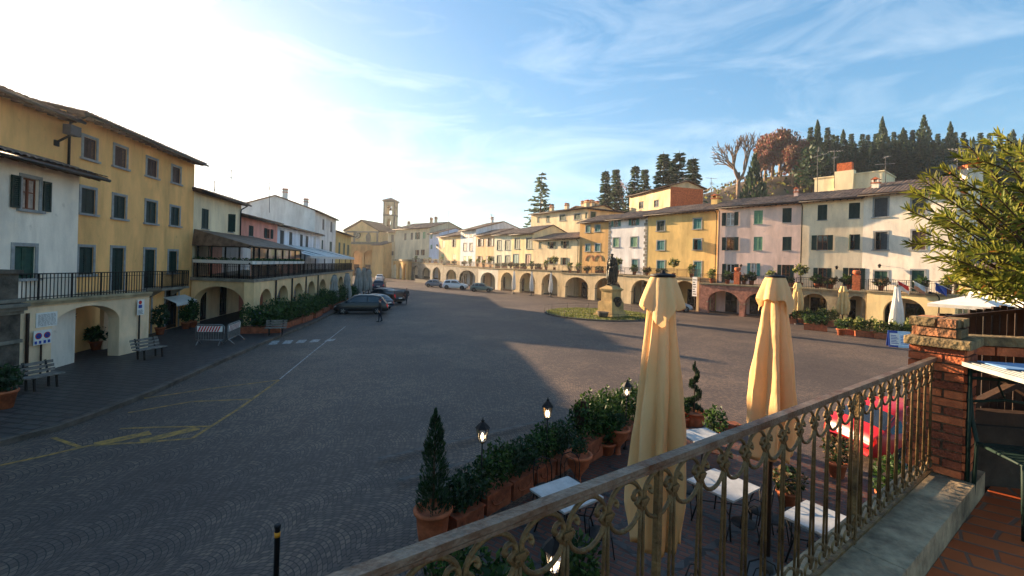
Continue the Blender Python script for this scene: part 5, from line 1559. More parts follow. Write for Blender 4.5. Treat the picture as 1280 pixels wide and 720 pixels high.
m = MB(MT); m.lathe([(.3, 0), (.45, .12), (.5, .4), (.55, .5), (.5, .5), (.4, .45)], 16, (-1.8, -.6, .12)); m.build('basin', M_DARKST, q)
st_parts = [('e', (0, 0, 1.00), (.2, .15, .16)), ('e', (0, .0, 1.28), (.23, .15, .25)), ('e', (0, .0, 1.46), (.25, .13, .13)),
            ('l', [(-.09, 0, .95), (-.10, .05, .5), (-.10, .03, .06)], [.12, .085, .06]), ('l', [(.09, 0, .95), (.12, .12, .5), (.13, .10, .06)], [.12, .085, .06]),
            ('l', [(-.10, .0, .05), (-.11, .2, .045)], [.06, .045]), ('l', [(.13, .08, .05), (.14, .28, .045)], [.06, .045]),
            ('l', [(-.24, 0, 1.5), (-.33, .02, 1.2), (-.25, .26, 1.08)], [.08, .065, .05]), ('l', [(.24, 0, 1.5), (.33, -.05, 1.2), (.27, .12, .98)], [.08, .065, .05]),
            ('e', (-.22, .3, 1.07), (.05, .06, .06)), ('e', (.26, .16, .93), (.04, .05, .07)),
            ('l', [(0, 0, 1.52), (0, .02, 1.66)], [.08, .065]), ('e', (0, .03, 1.74), (.085, .105, .12)), ('e', (0, .13, 1.72), (.016, .022, .022)), ('e', (0, .07, 1.64), (.06, .06, .07)), ('e', (0, .02, 1.83), (.12, .12, .045)),
            ('l', [(0, -.15, 1.5), (0, -.2, 1.0), (.04, -.22, .35), (.05, -.2, .1)], [.18, .22, .25, .22]), ('l', [(.18, -.1, 1.5), (.26, -.15, 1.0), (.28, -.12, .4)], [.12, .16, .16]), ('l', [(-.15, -.12, 1.5), (-.2, -.2, 1.0), (-.16, -.2, .3)], [.12, .15, .15])]
me = figure(st_parts, .02, 5)
s_ = bpy.data.objects.new('bronze_statue', me); COL.objects.link(s_); me.materials.clear(); me.materials.append(M_BRONZE)
for p_ in me.polygons: p_.use_smooth = True
tag(s_, 'dark bronze statue of a cloaked man standing on the stone pedestal', 'statue')
s_.location = mc + V((0, 0, 3.021)); s_.rotation_euler = (0, 0, rad(140)); s_.scale = (1.5, 1.5, 1.62)
# lawn island
lc = G(744, 393) + V((.2, 0, 0))
lawn = [lc + V((5.2 * math.cos(t) * 1.0 - .8 * math.sin(t), 5.4 * math.sin(t) + .8 * math.cos(t), 0)) for t in [6.2832 * k / 40 for k in range(40)]]
m = MB(); m.prism(lawn, (0, 0, .12)); m.cur = 0; m.build('lawn_kerb', M_KERB)['kind'] = 'structure'
m = MB(); cc = lc
for _ in range(5200):
    t, r = rnd(0, 6.2832), math.sqrt(random.random()) * .96
    p = lc + V((r * (5.2 * math.cos(t) - .8 * math.sin(t)), r * (5.4 * math.sin(t) + .8 * math.cos(t)), .14))
    v = V((rnd(-.5, .5), rnd(-.5, .5), 1)).normalized(); m.leaf(p, v * rnd(.05, .10), v.cross(rvec()).normalized() * .05, random.choice((0, 1, 1)))
m.poly([lc + (p - lc) * .97 + V((0, 0, .125)) for p in lawn], 0)
o = struct(m.build('lawn_grass', [leafmat('grass', S(96, 112, 48), .3), leafmat('dry_grass', S(128, 128, 62), .3)]), 'stuff'); tag(o, 'short green grass of the oval lawn round the monument', 'grass')
q = thing('lawn_fence', 'low thin iron hoop fence round the oval lawn of the monument', 'fence', lc)
pts = [lc + (p - lc) * 1.0 for p in lawn]
m = MB(); m.tube([p + V((0, 0, .62)) for p in pts], .012, 4, closed=True); m.tube([p + V((0, 0, .34)) for p in pts], .008, 4, closed=True); m.build('wire', M_IRON, q)
for p in pts[::3]:
    m = MB(); m.tube([p + V((0, 0, .05)), p + V((0, 0, .70))], .022, 5); m.build('post', M_IRON, q)

# ------------------------------------------------------------------ parasols
def closed_parasol(name, label, cat, canv, h=2.7, w=.30, seed=0, capm=None, pole=True, flap=.27, bottom=.95, folds=8):
    """folded parasol: pole, canopy hanging in deep folds, short upper skirt, top plate"""
    st = random.getstate(); random.seed(seed)
    t = thing(name, label, cat)
    NA, NZ = 96, 40
    ph = [rnd(-.35, .35) for _ in range(folds)]; am = [rnd(.7, 1.2) for _ in range(folds)]; dl = [rnd(-1, .25) for _ in range(folds)]
    def fold(th_, z, amp):
        x = th_ / 6.2832 * folds
        i = int(x) % folds; f = x - int(x)
        f = f + ph[i] * .5 * math.sin(math.pi * f) + .08 * math.sin(z * 2.1 + i * 1.7) * math.sin(math.pi * f)
        return 1 - amp * am[i] * abs(2 * min(1, max(0, f)) - 1) ** 1.25
    m = MB(); m.smooth = True
    Ht = h - .06
    rings = []
    for k in range(NZ + 1):
        s = k / NZ
        ring = []
        for q in range(NA):
            th_ = 6.2832 * q / NA
            i = int(th_ / 6.2832 * folds) % folds
            zb = bottom + (dl[i] * -.10) * (1 if True else 0) + .05 * math.sin(th_ * 3 + seed)
            z = Ht + (zb - Ht) * s
            R = interp(s, [(0, w * .30), (.10, w * .42), (.25, w * .56), (.5, w * .82), (.72, w), (.86, w * 1.02), (.95, w * .9), (1, w * .84)])
            r = R * fold(th_, z, .20 + .34 * min(1, s * 1.6))
            r *= 1 + .05 * math.sin(s * 9 + i * 2.3)
            r *= 1 - .05 * s * abs(math.sin(th_ * folds * 1.5 + 2.2 * s + seed)) ** .5 + .018 * math.sin(s * 31 + th_ * 5) * math.sin(th_ * 13 + s * 4)
            ring.append((r * math.cos(th_), r * math.sin(th_), z))
        rings.append(m.pts(ring))
    for a, b_ in zip(rings, rings[1:]):
        for q in range(NA): m.face((a + q, a + (q + 1) % NA, b_ + (q + 1) % NA, b_ + q))
    # hem turned inside
    ring = []
    for q in range(NA):
        v = m.v[rings[-1] + q]; ring.append((v.x * .55, v.y * .55, v.z + .12))
    e = m.pts(ring)
    for q in range(NA): m.face((rings[-1] + q, rings[-1] + (q + 1) % NA, e + (q + 1) % NA, e + q))
    can = m.build('canopy', canv, t)
    m = MB(); m.smooth = True
    if flap:
        rings = []
        for k in range(15):
            s = k / 14; ring = []
            for q in range(NA):
                th_ = 6.2832 * q / NA
                x = th_ / 6.2832 * folds; f = x - int(x); i = int(x) % folds
                dr = abs(f - .5) * 2
                zb = Ht - (h - bottom) * flap * (.72 + .40 * max(0, math.cos(th_ * 2 + seed)) ** 2 + .10 * (1 - dr) * am[(i + 3) % folds])
                z = Ht + .012 + (zb - Ht) * s
                R = interp(s, [(0, w * .34), (.2, w * .44), (.5, w * .56), (.85, w * .69), (1, w * .72)])
                r = R * fold(th_ + .39, z, .08 + .20 * s)
                ring.append((r * math.cos(th_), r * math.sin(th_), z))
            rings.append(m.pts(ring))
        for a, b_ in zip(rings, rings[1:]):
            for q in range(NA): m.face((a + q, a + (q + 1) % NA, b_ + (q + 1) % NA, b_ + q))
        m.build('vent_skirt', canv, t)
    m = MB(); m.lathe([(w * .02, h - .09), (w * .38, h - .075), (w * .40, h - .05), (w * .36, h - .045), (w * .06, h - .03), (w * .05, h)], 16); m.build('top_plate', capm or M_TRIM, t)
    if pole:
        m = MB(); m.tube([(0, 0, .05), (0, 0, h - .1)], .03 + w * .02, 10); m.build('pole', M_DKWOOD, t)
        m = MB(); m.box((-.28, -.28, 0), (.28, .28, .07)); m.lathe([(.09, .07), (.07, .3)], 10); m.build('base', M_GREYSH, t)
    random.setstate(st)
    return t
def pput(t, px, py0, py1, hh, rot=0):
    """stand on the ground so that its top and foot fit the picture"""
    Y = hh * F / (py1 - py0); a = AT(px, py1, Y); t.location = (a.x, a.y, 0)
    z0 = a.z
    s = (AT(px, py0, Y).z) / hh
    t.scale = (1, 1, s); t.rotation_euler = (0, 0, rot)
wp = closed_parasol('white_parasol', 'tall closed white parasol before the arcade at right, by the blue boards', 'parasol', M_CANVW, 2.9, .33, 3, flap=0, bottom=.5)
def gput(t, px, y_ground, ytop, hh, rot=0, wx=1.0):
    g_ = G(px, y_ground); s = AT(px, ytop, g_.y).z / hh
    t.location = g_; t.scale = (s * wx, s * wx, s); t.rotation_euler = (0, 0, rot)
gput(wp, 1120, 423, 356, 2.9)
gP = 'closed white parasols before the low cream house arcade'
for px, yt, yg, lb in ((642, 338, 367.5, 'slim closed white parasol, leftmost of three by the pale stone arches'), (664, 339, 369.5, 'slim closed white parasol, middle of three by the pale stone arches'), (688, 340, 371, 'slim closed white parasol, rightmost of three by the pale stone arches')):
    t = dup(wp, (0, 0, 0), 0, lb, group=gP); gput(t, px, yg, yt, 2.9, rnd(0, 6), .8)
yp = closed_parasol('tan_parasol', 'closed yellowed parasol right of the nearer cream parasol, above terracotta planters', 'parasol', M_CANVY, 2.9, .42, 5, bottom=.9)
gput(yp, 996, 405, 352, 2.9)
t = dup(yp, (0, 0, 0), 0, 'closed yellowed parasol between the two dark arches, left of the white one'); gput(t, 1053, 410, 356, 2.9, 2)
gp = closed_parasol('grey_parasol', 'grey', 'parasol', M_CANVG, 2.9, .42, 7, bottom=.6)
gG = 'closed grey parasols before the left arcade'
for k, (px, yt, yg, lb) in enumerate(((417, 343, 386, 'closed grey brown parasol nearest the hedge by the left arcade'), (433, 341, 382, 'closed grey brown parasol second along the left arcade'), (447, 334, 374, 'tall closed pale grey parasol, left of the tall three near the parked cars'), (454, 334, 372, 'tall closed pale grey parasol, middle of the tall three near the parked cars'), (460.5, 336, 370, 'tall closed pale grey parasol, right of the tall three near the parked cars'))):
    t = gp if k == 0 else dup(gp, (0, 0, 0)); t['label'] = lb; t['group'] = gG; gput(t, px, yg, yt, 2.9, k * 1.3)
# open white parasol and roll of awning at the right
c_ = AT(1214, 380, 27)
q = thing('open_parasol', 'open white square parasol at the right behind the brick pillar', 'parasol', (c_.x, c_.y, 0))
m = MB(Matrix.Translation((c_.x, c_.y, 0)) @ Matrix.Rotation(rad(30), 4, 'Z')); zt = c_.z + .55; e = 1.55; ze = c_.z - .05
for k in range(4):
    a0, a1 = k * 1.5708 + .7854, (k + 1) * 1.5708 + .7854
    A, B = V((e * 1.414 * math.cos(a0), e * 1.414 * math.sin(a0), ze)), V((e * 1.414 * math.cos(a1), e * 1.414 * math.sin(a1), ze))
    m.poly([A, B, (0, 0, zt)]); m.prism([A, B, B - V((0, 0, .2)), A - V((0, 0, .2))], (0, 0, .001))
m.build('canopy', M_CANVW, q)
m = MB(); m.tube([(c_.x, c_.y, 0), (c_.x, c_.y, zt + .05)], .035, 8); m.build('pole', M_GREYSH, q)
a, b_ = AT(1205, 364, 30), AT(1300, 372, 26)
q = thing('shop_canopy', 'broad pale canvas awning behind the open white parasol', 'awning', (a.x, a.y, 0))
m = MB(); d = V((-.5, -1.9, -1.15)); m.prism([a, b_, b_ + d, a + d], (0, 0, .04)); m.prism([a + d, b_ + d, b_ + d - V((0, 0, .25)), a + d - V((0, 0, .25))], (0, .03, 0)); m.build('canopy', mat('striped_canvas', S(222, 214, 196), .85, .1, 1.5, streak=6), q)
m = MB()
for k in (0, .5, 1): m.tube([a.lerp(b_, k) + d - V((0, 0, .05)), V(((a.lerp(b_, k) + d).x, (a.lerp(b_, k) + d).y, 0))], .04, 6); m.tube([a.lerp(b_, k), V((a.lerp(b_, k).x, a.lerp(b_, k).y, 0))], .04, 6)
m.build('frame', M_GREYSH, q)

# ------------------------------------------------------------------ small things on the square
def potted(label, seed=0, pr=.2, ph=.34, br=(.3, .3, .32), n=160, leaf=.09, lv=None, stem=0.0, name='potted_shrub', cat='plant', prof=None):
    st = random.getstate(); random.seed(seed)
    t = thing(name, label, cat)
    m = MB(); m.lathe(prof or [(pr * .68, 0), (pr * .95, ph * .86), (pr * 1.08, ph * .87), (pr * 1.08, ph), (pr * .92, ph), (pr * .88, ph * .9)], 18); m.build('pot', M_TERRA, t)
    m = MB()
    if stem: m.tube([(0, 0, ph * .85), (.02, .01, ph + stem * .5), (0, 0, ph + stem)], .025, 6)
    for _ in range(6):
        a = rnd(0, 6.28); m.tube([(0, 0, ph * .8 + stem), (br[0] * .6 * math.cos(a), br[1] * .6 * math.sin(a), ph + stem + br[2] * rnd(.6, 1.3))], [.012, .005], 4)
    m.build('stem', M_BARK, t)
    m = MB(); blob(m, (0, 0, ph + stem + br[2] * .85), br, n, leaf); m.build('foliage', lv or [L_BUSH, L_BUSH2], t)
    random.setstate(st)
    return t
def boxed(label, seed=0, w=.6, d=.24, h=.26, bh=.3, n=260, leaf=.07, lv=None, M_=None, swag=False, name='planter_box', cat='planter'):
    st = random.getstate(); random.seed(seed)
    t = thing(name, label, cat)
    m = MB(); m.prism([(-w / 2 + .02, -d / 2 + .015, 0), (-w / 2 + .02, d / 2 - .015, 0), (-w / 2, d / 2, h), (-w / 2, -d / 2, h)], (w, 0, 0)); m.box((-w / 2 - .02, -d / 2 - .02, h + .002), (w / 2 + .02, d / 2 + .02, h + .035))
    if swag:
        for s in (-1, 1):
            m.tube([(w * .3 * math.cos(a), s * (d / 2 + .006), h * .72 - h * .38 * math.sin(a)) for a in [math.pi * k / 10 for k in range(11)]], .016, 6)
    m.build('box', M_ or M_TERRA, t)
    m = MB()
    k = max(2, int(w / .22))
    for i in range(k): blob(m, (-w / 2 + w * (i + .5) / k, rnd(-.03, .03), h + bh * rnd(.75, 1.0)), (w / k * .95, d * .85, bh), n // k, leaf)
    m.build('foliage', lv or [L_BUSH2, L_BUSH], t)
    random.setstate(st)
    return t
# planters before the right arcade
gT = 'terracotta planters before the right arcade'
bx1 = boxed('a', 11, 1.5, .5, .45, .42, 420, .13); bx2 = boxed('b', 12, 1.5, .5, .45, .65, 560, .13, [L_BUSH, L_PALE])
spots = [(bx1, 983, 404, 'terracotta box planter by the nearer yellowed parasol, leftmost of the row before the stone arcade'), (bx2, 1003, 405, 'terracotta box planter with upright green shrub under the first flat arch'), (bx1, 1017, 407, 'terracotta box planter with low dark shrub, middle of the flat arch'), (bx2, 1034, 408, 'terracotta box planter with tall light shrub left of the second yellowed parasol'), (bx1, 1019, 413, 'small planter standing forward of the row on the open square'),
         (bx2, 1066, 419, 'long green planter hedge left of the white closed parasol'), (bx2, 1082, 421, 'green planter hedge beside the metal bench under the right arch'), (bx2, 1107, 424, 'dark planter hedge behind the blue boards, left end'), (bx1, 1128, 425, 'dark planter hedge behind the blue boards, right of the white parasol'), (bx2, 1149, 428, 'green planter hedge against the brick pillar, rightmost of the row')]
seen = set()
for pr, x, y, lb in spots:
    t = pr if pr not in seen else dup(pr, (0, 0, 0)); seen.add(pr)
    t['label'] = lb; t['group'] = gT; place(t, G(x, y), rad(-35) + rnd(-.15, .15), rnd(.85, 1.05))
t = potted('round terracotta pot with bush at the foot of the second yellowed parasol', 13, .3, .5, (.5, .5, .45), 220, .12); place(t, G(1051, 419))
def aboard(lb, x, y, rot):
    t = thing('pavement_board', lb, 'sign', G(x, y), rot)
    return t
for x, y, lb, c0 in ((1117, 433, 'blue pavement board with a white poster before the white parasol', M_SIGNB), (1129, 434, 'pale blue pavement board right of the darker blue board', mat('pale_blue_board', S(176, 204, 226), .6, .05, 4))):
    g_ = G(x, y)
    t = thing('pavement_board', lb, 'sign', g_)
    m = MB(Matrix.Translation(g_) @ Matrix.Rotation(rad(-25), 4, 'Z')); m.prism([(-.33, -.28, 0), (.33, -.28, 0), (.33, -.03, 1.05), (-.33, -.03, 1.05)], (0, .03, 0)); m.prism([(-.33, .25, 0), (.33, .25, 0), (.33, .0, 1.05), (-.33, .0, 1.05)], (0, .03, 0)); m.build('board', c0, t)
    m = MB(Matrix.Translation(g_) @ Matrix.Rotation(rad(-25), 4, 'Z')); m.prism([(-.25, -.262, .12), (.25, -.262, .12), (.25, -.075, .9), (-.25, -.075, .9)], (0, -.012, 0)); m.build('poster', M_WHITEW if c0 is M_SIGNB else mat('pale_blue_print', S(206, 224, 236), .6, .08, 9), t)
    m = MB(Matrix.Translation(g_) @ Matrix.Rotation(rad(-25), 4, 'Z'))
    for k in range(6): f = .22 + .1 * k; yv = -.262 + (f - .12) / .78 * .187 - .0135; m.prism([(-.2, yv, f), (.2 - .06 * (k % 3), yv, f), (.2 - .06 * (k % 3), yv + .01, f + .04), (-.2, yv + .01, f + .04)], (0, -.003, 0))
    m.build('print', M_SIGNB, t)

# terrace plants, urns and furniture along the right row
tp = [potted('x', 21, .2, .36, (.42, .42, .4), 150, .13), potted('x', 22, .2, .4, (.34, .34, .55), 150, .13, [L_PALE, L_BUSH]), potted('x', 23, .18, .34, (.5, .5, .32), 150, .14, [L_SCRUB, L_BUSH2]), potted('x', 24, .2, .4, (.55, .55, .45), 200, .14, [L_PALE, L_BUSH2], stem=.7, name='small_potted_tree'), boxed('x', 25, 1.1, .3, .28, .3, 180, .12)]
ADJ = ['rounded potted bush', 'upright pale potted bush', 'low brownish potted bush', 'small potted tree', 'long green planter']
GRP = ['rounded terrace bushes', 'upright terrace bushes', 'low brownish terrace bushes', 'small terrace trees', 'terrace planter boxes']
used = set()
place_word = lambda f: 'at the left end' if f < .22 else 'left of the middle' if f < .42 else 'in the middle' if f < .6 else 'right of the middle' if f < .8 else 'at the right end'
cnt = {}
def tplant(key, u, v, k, sc=1.0):
    p, zt = TER[key]
    t = tp[k] if k not in used else dup(tp[k], (0, 0, 0)); used.add(k)
    w_ = place_word(u / p.L)
    i = cnt.get((key, k, w_), 0); cnt[(key, k, w_)] = i + 1
    t['label'] = f"{ADJ[k]} {'' if i == 0 else 'further back '}{w_} of the terrace below the {key}"; t['group'] = GRP[k]
    place(t, p.pt(u, v, zt + .004), math.atan2(p.d.y, p.d.x), sc)
random.seed(31)
plan = {'white house': [(.15, 2), (.62, 0), (.9, 1)], 'cream house': [(.05, 3), (.3, 0), (.5, 2), (.72, 0)], 'lilac house': [(.12, 1), (.3, 0), (.48, 2), (.56, 0), (.75, 1), (.9, 4)], 'bright yellow house': [(.12, 0), (.3, 2), (.5, 4), (.66, 3), (.88, 1)], 'quoined house': [(.2, 4), (.75, 3)], 'ochre house': [(.2, 1), (.5, 1), (.8, 2)],
        'low cream house': [(.1, 4), (.3, 0), (.45, 4), (.62, 1), (.8, 3)], 'pale yellow house': [(.2, 4), (.55, 2), (.85, 4)], 'mint house': [(.15, 1), (.5, 3), (.85, 4)], 'peach house': [(.2, 2), (.5, 1), (.85, 1)], 'sand house': [(.2, 4), (.6, 2)], 'narrow house': [(.1, 2), (.35, 0), (.6, 4), (.85, 1)], 'corner': [(.3, 1)]}
for key, L0 in plan.items():
    for f, k in L0: tplant(key, TER[key][0].L * f, .55, k, 1.25 if k != 3 else 1.15)
# terracotta pillars and terrace tables
q = []
for key, f in (('lilac house', .42), ('cream house', .86)):
    p, zt = TER[key]; c0 = p.pt(p.L * f, .25, zt + .004)
    t = thing('brick_gatepost', f'terracotta brick post with a ball urn on the terrace below the {key}', 'post', c0)
    m = MB(p.M); m.box((p.L * f - .28, -.02, zt + .004), (p.L * f + .28, .5, zt + 1.35)); m.build('shaft', M_BRICK, t)
    m = MB(); m.lathe([(.12, 1.352), (.3, 1.5), (.3, 1.75), (.2, 1.8), (.18, 1.75)], 14, (c0.x, c0.y, zt)); m.build('urn', M_TERRA, t)
def terrace_set(key, u, lb):
    p, zt = TER[key]; c0 = p.pt(u, 1.1, zt + .004)
    t = thing('terrace_table', lb, 'table', c0)
    m = MB(); m.lathe([(.4, .71), (.42, .73), (.4, .75)], 16, c0); m.build('top', M_WHITEW, t)
    m = MB(); m.tube([c0, c0 + V((0, 0, .7))], .03, 6); m.lathe([(.25, 0), (.05, .06)], 10, c0); m.build('stem', M_IRON, t)
terrace_set('cream house', TER['cream house'][0].L * .45, 'small white round table on the terrace below the cream house'); terrace_set('white house', TER['white house'][0].L * .35, 'small round table on the terrace below the white house')
# flags
p, zt = TER['white house']
for u, cols, lb in ((p.L - 2.5, (M_SIGNR, M_WHITEW), 'red and white flag drooping from the terrace rail of the white house'), (p.L - 1.5, (M_WHITEW, mat('flag_orange', S(222, 150, 110), .8, .1, 3)), 'white flag with reddish edge hanging near the corner of the white house terrace'), (p.L - .25, (M_SIGNB,), 'blue flag at the right corner of the white house terrace')):
    a = p.pt(u, .1, zt + .3); b_ = p.pt(u - .9, -1.0, zt + .95)
    t = thing('flag', lb, 'flag', a)
    m = MB(); m.tube([a, b_], .025, 6); m.build('pole', M_WHITEW, t)
    m = MB(); m.smooth = True
    NN = 10; gr = []
    for i in range(NN + 1):
        f = i / NN; row = []
        for j in range(7):
            g_ = j / 6; q0 = a.lerp(b_, .35 + .63 * f)
            row.append(q0 + V((.06 * math.sin(5 * g_ + 6 * f), .07 * math.sin(6 * f + 3 * g_), -.75 * g_ * (1 - .25 * f))) + (a - b_) * .12 * g_)
        gr.append(m.pts(row))
    for i in range(NN):
        for j in range(6): m.face((gr[i] + j, gr[i] + j + 1, gr[i + 1] + j + 1, gr[i + 1] + j), 0 if j < 3 or len(cols) == 1 else 1)
    m.build('cloth', list(cols), t)

# left pavement: benches, pots, barriers, hedges
def bench(label, a, b_, facing):
    d = (b_ - a); L_ = d.length; c0 = (a + b_) / 2
    t = thing('park_bench', label, 'bench')
    m = MB()
    for k in range(4): m.box((-L_ / 2, -.42 + .115 * k, .43), (L_ / 2, -.42 + .115 * k + .09, .47))
    m.build('seat', M_BWD, t)
    m = MB()
    for k in range(3): m.bar((-L_ / 2, .06 + .05 * k, .56 + .13 * k), (L_ / 2, .06 + .05 * k, .56 + .13 * k), .03, .10)
    m.build('backrest', M_BWD, t)
    for s in (-1, 1):
        x = s * (L_ / 2 - .22)
        m = MB(); m.bar((x, -.4, 0), (x, -.36, .43), .05, .05); m.bar((x, -.02, 0), (x, .0, .43), .05, .05); m.bar((x, -.42, .41), (x, .04, .41), .05, .04); m.bar((x, .02, .4), (x, .18, .9), .05, .04); m.build('leg', M_IRON, t)
    place(t, (c0.x, c0.y, .134), facing)
    return t
M_BWD = mat('weathered_bench_wood', S(126, 118, 110), .8, .25, 5, .3, 30)
bench('weathered slatted bench nearest at the left edge by the terracotta pot', G(18, 490, .13), G(73, 481, .13), rad(78))
bench('weathered slatted bench at the right corner of the cream arcade', G(166, 451, .13), G(199, 444, .13), rad(78))
t = potted('large terracotta pot with dark shrub at the left picture edge', 41, .36, .62, (.5, .5, .5), 420, .11, [L_BUSH2, L_CON2]); place(t, G(4, 510, .13), 0, .85)
gS = 'shrubs by the shop'
for k, (x, y, h, lb) in enumerate(((200, 418, 1.0, 'tall dark shrub in a terracotta pot left of the shop door'), (232, 411, .8, 'dark potted shrub right of the shop door'), (241, 409, 1.1, 'taller potted shrub beside the large veranda arch'), (120, 437, .5, 'flowering pot inside the cream arch'))):
    t = potted(lb, 42 + k, .26, .42, (.42, .42, h * .75), 360, .12, [L_BUSH2, L_BUSH] if k else [L_BUSH2, L_CON2], name='potted_shrub'); place(t, G(x, y, .13)); t['group'] = gS
a = AT(82, 400, 19.5)
t = thing('hanging_basket', 'hanging basket of pink flowers under the cream arch', 'plant', a)
m = MB(); m.lathe([(.02, -.2), (.2, -.12), (.26, .02), (.22, .02)], 12, a); m.build('basket', M_DKWOOD, t)
m = MB(); blob(m, a + V((0, 0, .1)), (.4, .4, .25), 160, .07, (0, 1)); m.build('flowers', [mat('pink_petals', S(196, 120, 140), .7, .15, 9), L_BUSH], t)
m = MB(); m.tube([a + V((0, 0, .05)), V((a.x, a.y, 2.74))], .01, 4); m.build('chain', M_IRON, t)
def barrier(lb, a, b_, stripe):
    t = thing('crowd_barrier', lb, 'barrier', a, 0, 'striped crowd barriers')
    d = (b_ - a); L_ = d.length; M = Pl(a.to_2d(), b_.to_2d()).M @ Matrix.Translation((0, 0, .134))
    m = MB(M); m.tube([(.05, 0, .15), (.05, 0, .95), (.15, 0, 1.05), (L_ - .15, 0, 1.05), (L_ - .05, 0, .95), (L_ - .05, 0, .15)], .02, 6); m.tube([(.05, 0, .25), (L_ - .05, 0, .25)], .018, 6)
    k = .18
    while k < L_ - .1: m.tube([(k, 0, .25), (k, 0, 1.05)], .008, 4); k += .12
    m.build('frame', M_GALV, t)
    for s in (.2, L_ - .2): m = MB(M); m.tube([(s, -.28, .0), (s, -.04, .22), (s, .04, .22), (s, .28, .0)], .018, 5); m.build('foot', M_GALV, t)
    m = MB(M); z0, z1 = .68, .98; n = 8
    m.box((.12, -.035, z0), (L_ - .12, -.022, z1))
    m.cur = 1
    for i in range(n):
        u = .14 + (L_ - .4) * i / n; w = (L_ - .3) / n * .5
        m.poly([(u, -.038, z0 + .01), (u + w, -.038, z0 + .01), (u + w + .12, -.038, z1 - .01), (u + .12, -.038, z1 - .01)])
    m.build('striped_board', [M_WHITEW, M_SIGNR if stripe else mat('dark_red_stripe', S(120, 30, 34), .6, .1, 4)], t)
M_GALV = mat('galvanised_steel', S(150, 152, 154), .45, .15, 8, metal=.7)
barrier('red and white striped barrier facing the camera before the veranda arch', G(243, 431, .13), G(281, 431, .13), 1)
barrier('red and white striped barrier set at an angle, right one of the two', G(284, 431, .13), G(300, 423, .13), 0)
g_ = G(319, 411, .13)
t = thing('litter_bin', 'blue grey public bin standing at the corner pier of the veranda arcade', 'bin', g_)
m = MB(); m.lathe([(.24, .1), (.26, .9), (.28, .92), (.28, 1.0), (.1, 1.22), (.02, 1.25)], 16, g_); m.build('body', mat('blue_grey_bin', S(66, 84, 104), .5, .1, 5), t)
m = MB(); m.lathe([(.2, 0), (.2, .1)], 12, g_); m.build('foot', M_IRON, t)
hb = [boxed('h', 51, 2.2, .7, .35, .75, 1300, .10, [L_BUSH2, L_BUSH], M_TERRAO), boxed('h', 52, 2.2, .7, .35, .95, 1300, .10, [L_BUSH, L_BUSH2], M_TERRAO)]
HW = ['nearest the corner pier', 'second from the corner pier', 'third from the corner pier', 'fourth from the corner pier', 'fifth from the corner pier', 'next to the grey parasols', 'beside the black minivan', 'behind the black minivan', 'farthest along the left arcade']
line = [G(332, 416, .13), G(352, 412, .13), G(368, 407, .13), G(384, 402, .13), G(398, 396, .13), G(408, 390, .13), G(420, 385.5, .13), G(432, 381, .13), G(443, 376, .13)]
for k, g_ in enumerate(line):
    t = hb[k % 2] if k < 2 else dup(hb[k % 2], (0, 0, 0))
    t['label'] = 'long terracotta hedge planter before the left arcade, ' + HW[k]; t['group'] = 'hedge planters before the left arcade'
    g2 = line[min(k + 1, 8)] - line[max(k - 1, 0)]
    place(t, (g_.x - .3, g_.y, .134), math.atan2(g2.y, g2.x) if k else rad(20), 1.0)
bench('dark low bench in front of the left arcade hedge', G(334, 420, .13), G(356, 417, .13), rad(20))
# street lamps hung on the arcade
def wall_lamp(lb, pl, px, py):
    u, z = pl.hit(px, py); a = pl.pt(u, 0, z)
    t = thing('wall_lantern', lb, 'lamp', a, 0, 'wall lanterns')
    m = MB(pl.M); m.tube([(u, -.003, z), (u, -.25, z + .18), (u, -.42, z + .1)], .018, 5); m.build('bracket', M_IRON, t)
    m = MB(pl.M); m.lathe([(.07, -.22), (.13, .02), (.15, .03), (.04, .13)], 6, (u, -.42, z)); m.build('lantern', M_IRON, t)
wall_lamp('small black wall lantern on the white house between floors', P_R1, 1101, 332); wall_lamp('small black wall lantern on the cream house at terrace height', P_R2, 1047, 334); wall_lamp('small black wall lantern on the lilac house', P_R3, 928, 332)
a = G(1171, 405); p, zt = TER['white house']
u, z = p.hit(1174, 398)
t = thing('arm_lamp', 'black curved arm lamp post on the yellow arcade at the right end', 'lamp', p.pt(u, -.2, 0))
m = MB(p.M); m.tube([(u, -.2, 0), (u, -.2, zt - .3), (u - .15, -.3, zt + .0), (u - .5, -.5, zt + .1)], .045, 8); m.lathe([(.18, -.12), (.06, .08)], 10, (u - .5, -.5, zt + .1)); m.build('arm', M_IRON, t)
p, zt = TER['bright yellow house']
u = p.hit(871, 380)[0]
t = thing('route_sign', 'tall white sign board on a post at the stone arcade end, by the brick arches', 'sign', p.pt(p.L - .3, -.35, 0))
m = MB(p.M); m.box((p.L - .62, -.36, 1.7), (p.L - .05, -.33, 3.9)); m.build('board', M_WHITEW, t)
m = MB(p.M); m.tube([(p.L - .33, -.30, 0), (p.L - .33, -.30, 3.9)], .035, 6); m.build('post', M_GREYSH, t)
for k in range(7): m = MB(p.M); m.box((p.L - .55, -.366, 1.9 + .27 * k), (p.L - .14 - .08 * (k % 3), -.3605, 2.0 + .27 * k)); m.build('print_line', M_IRON, t)

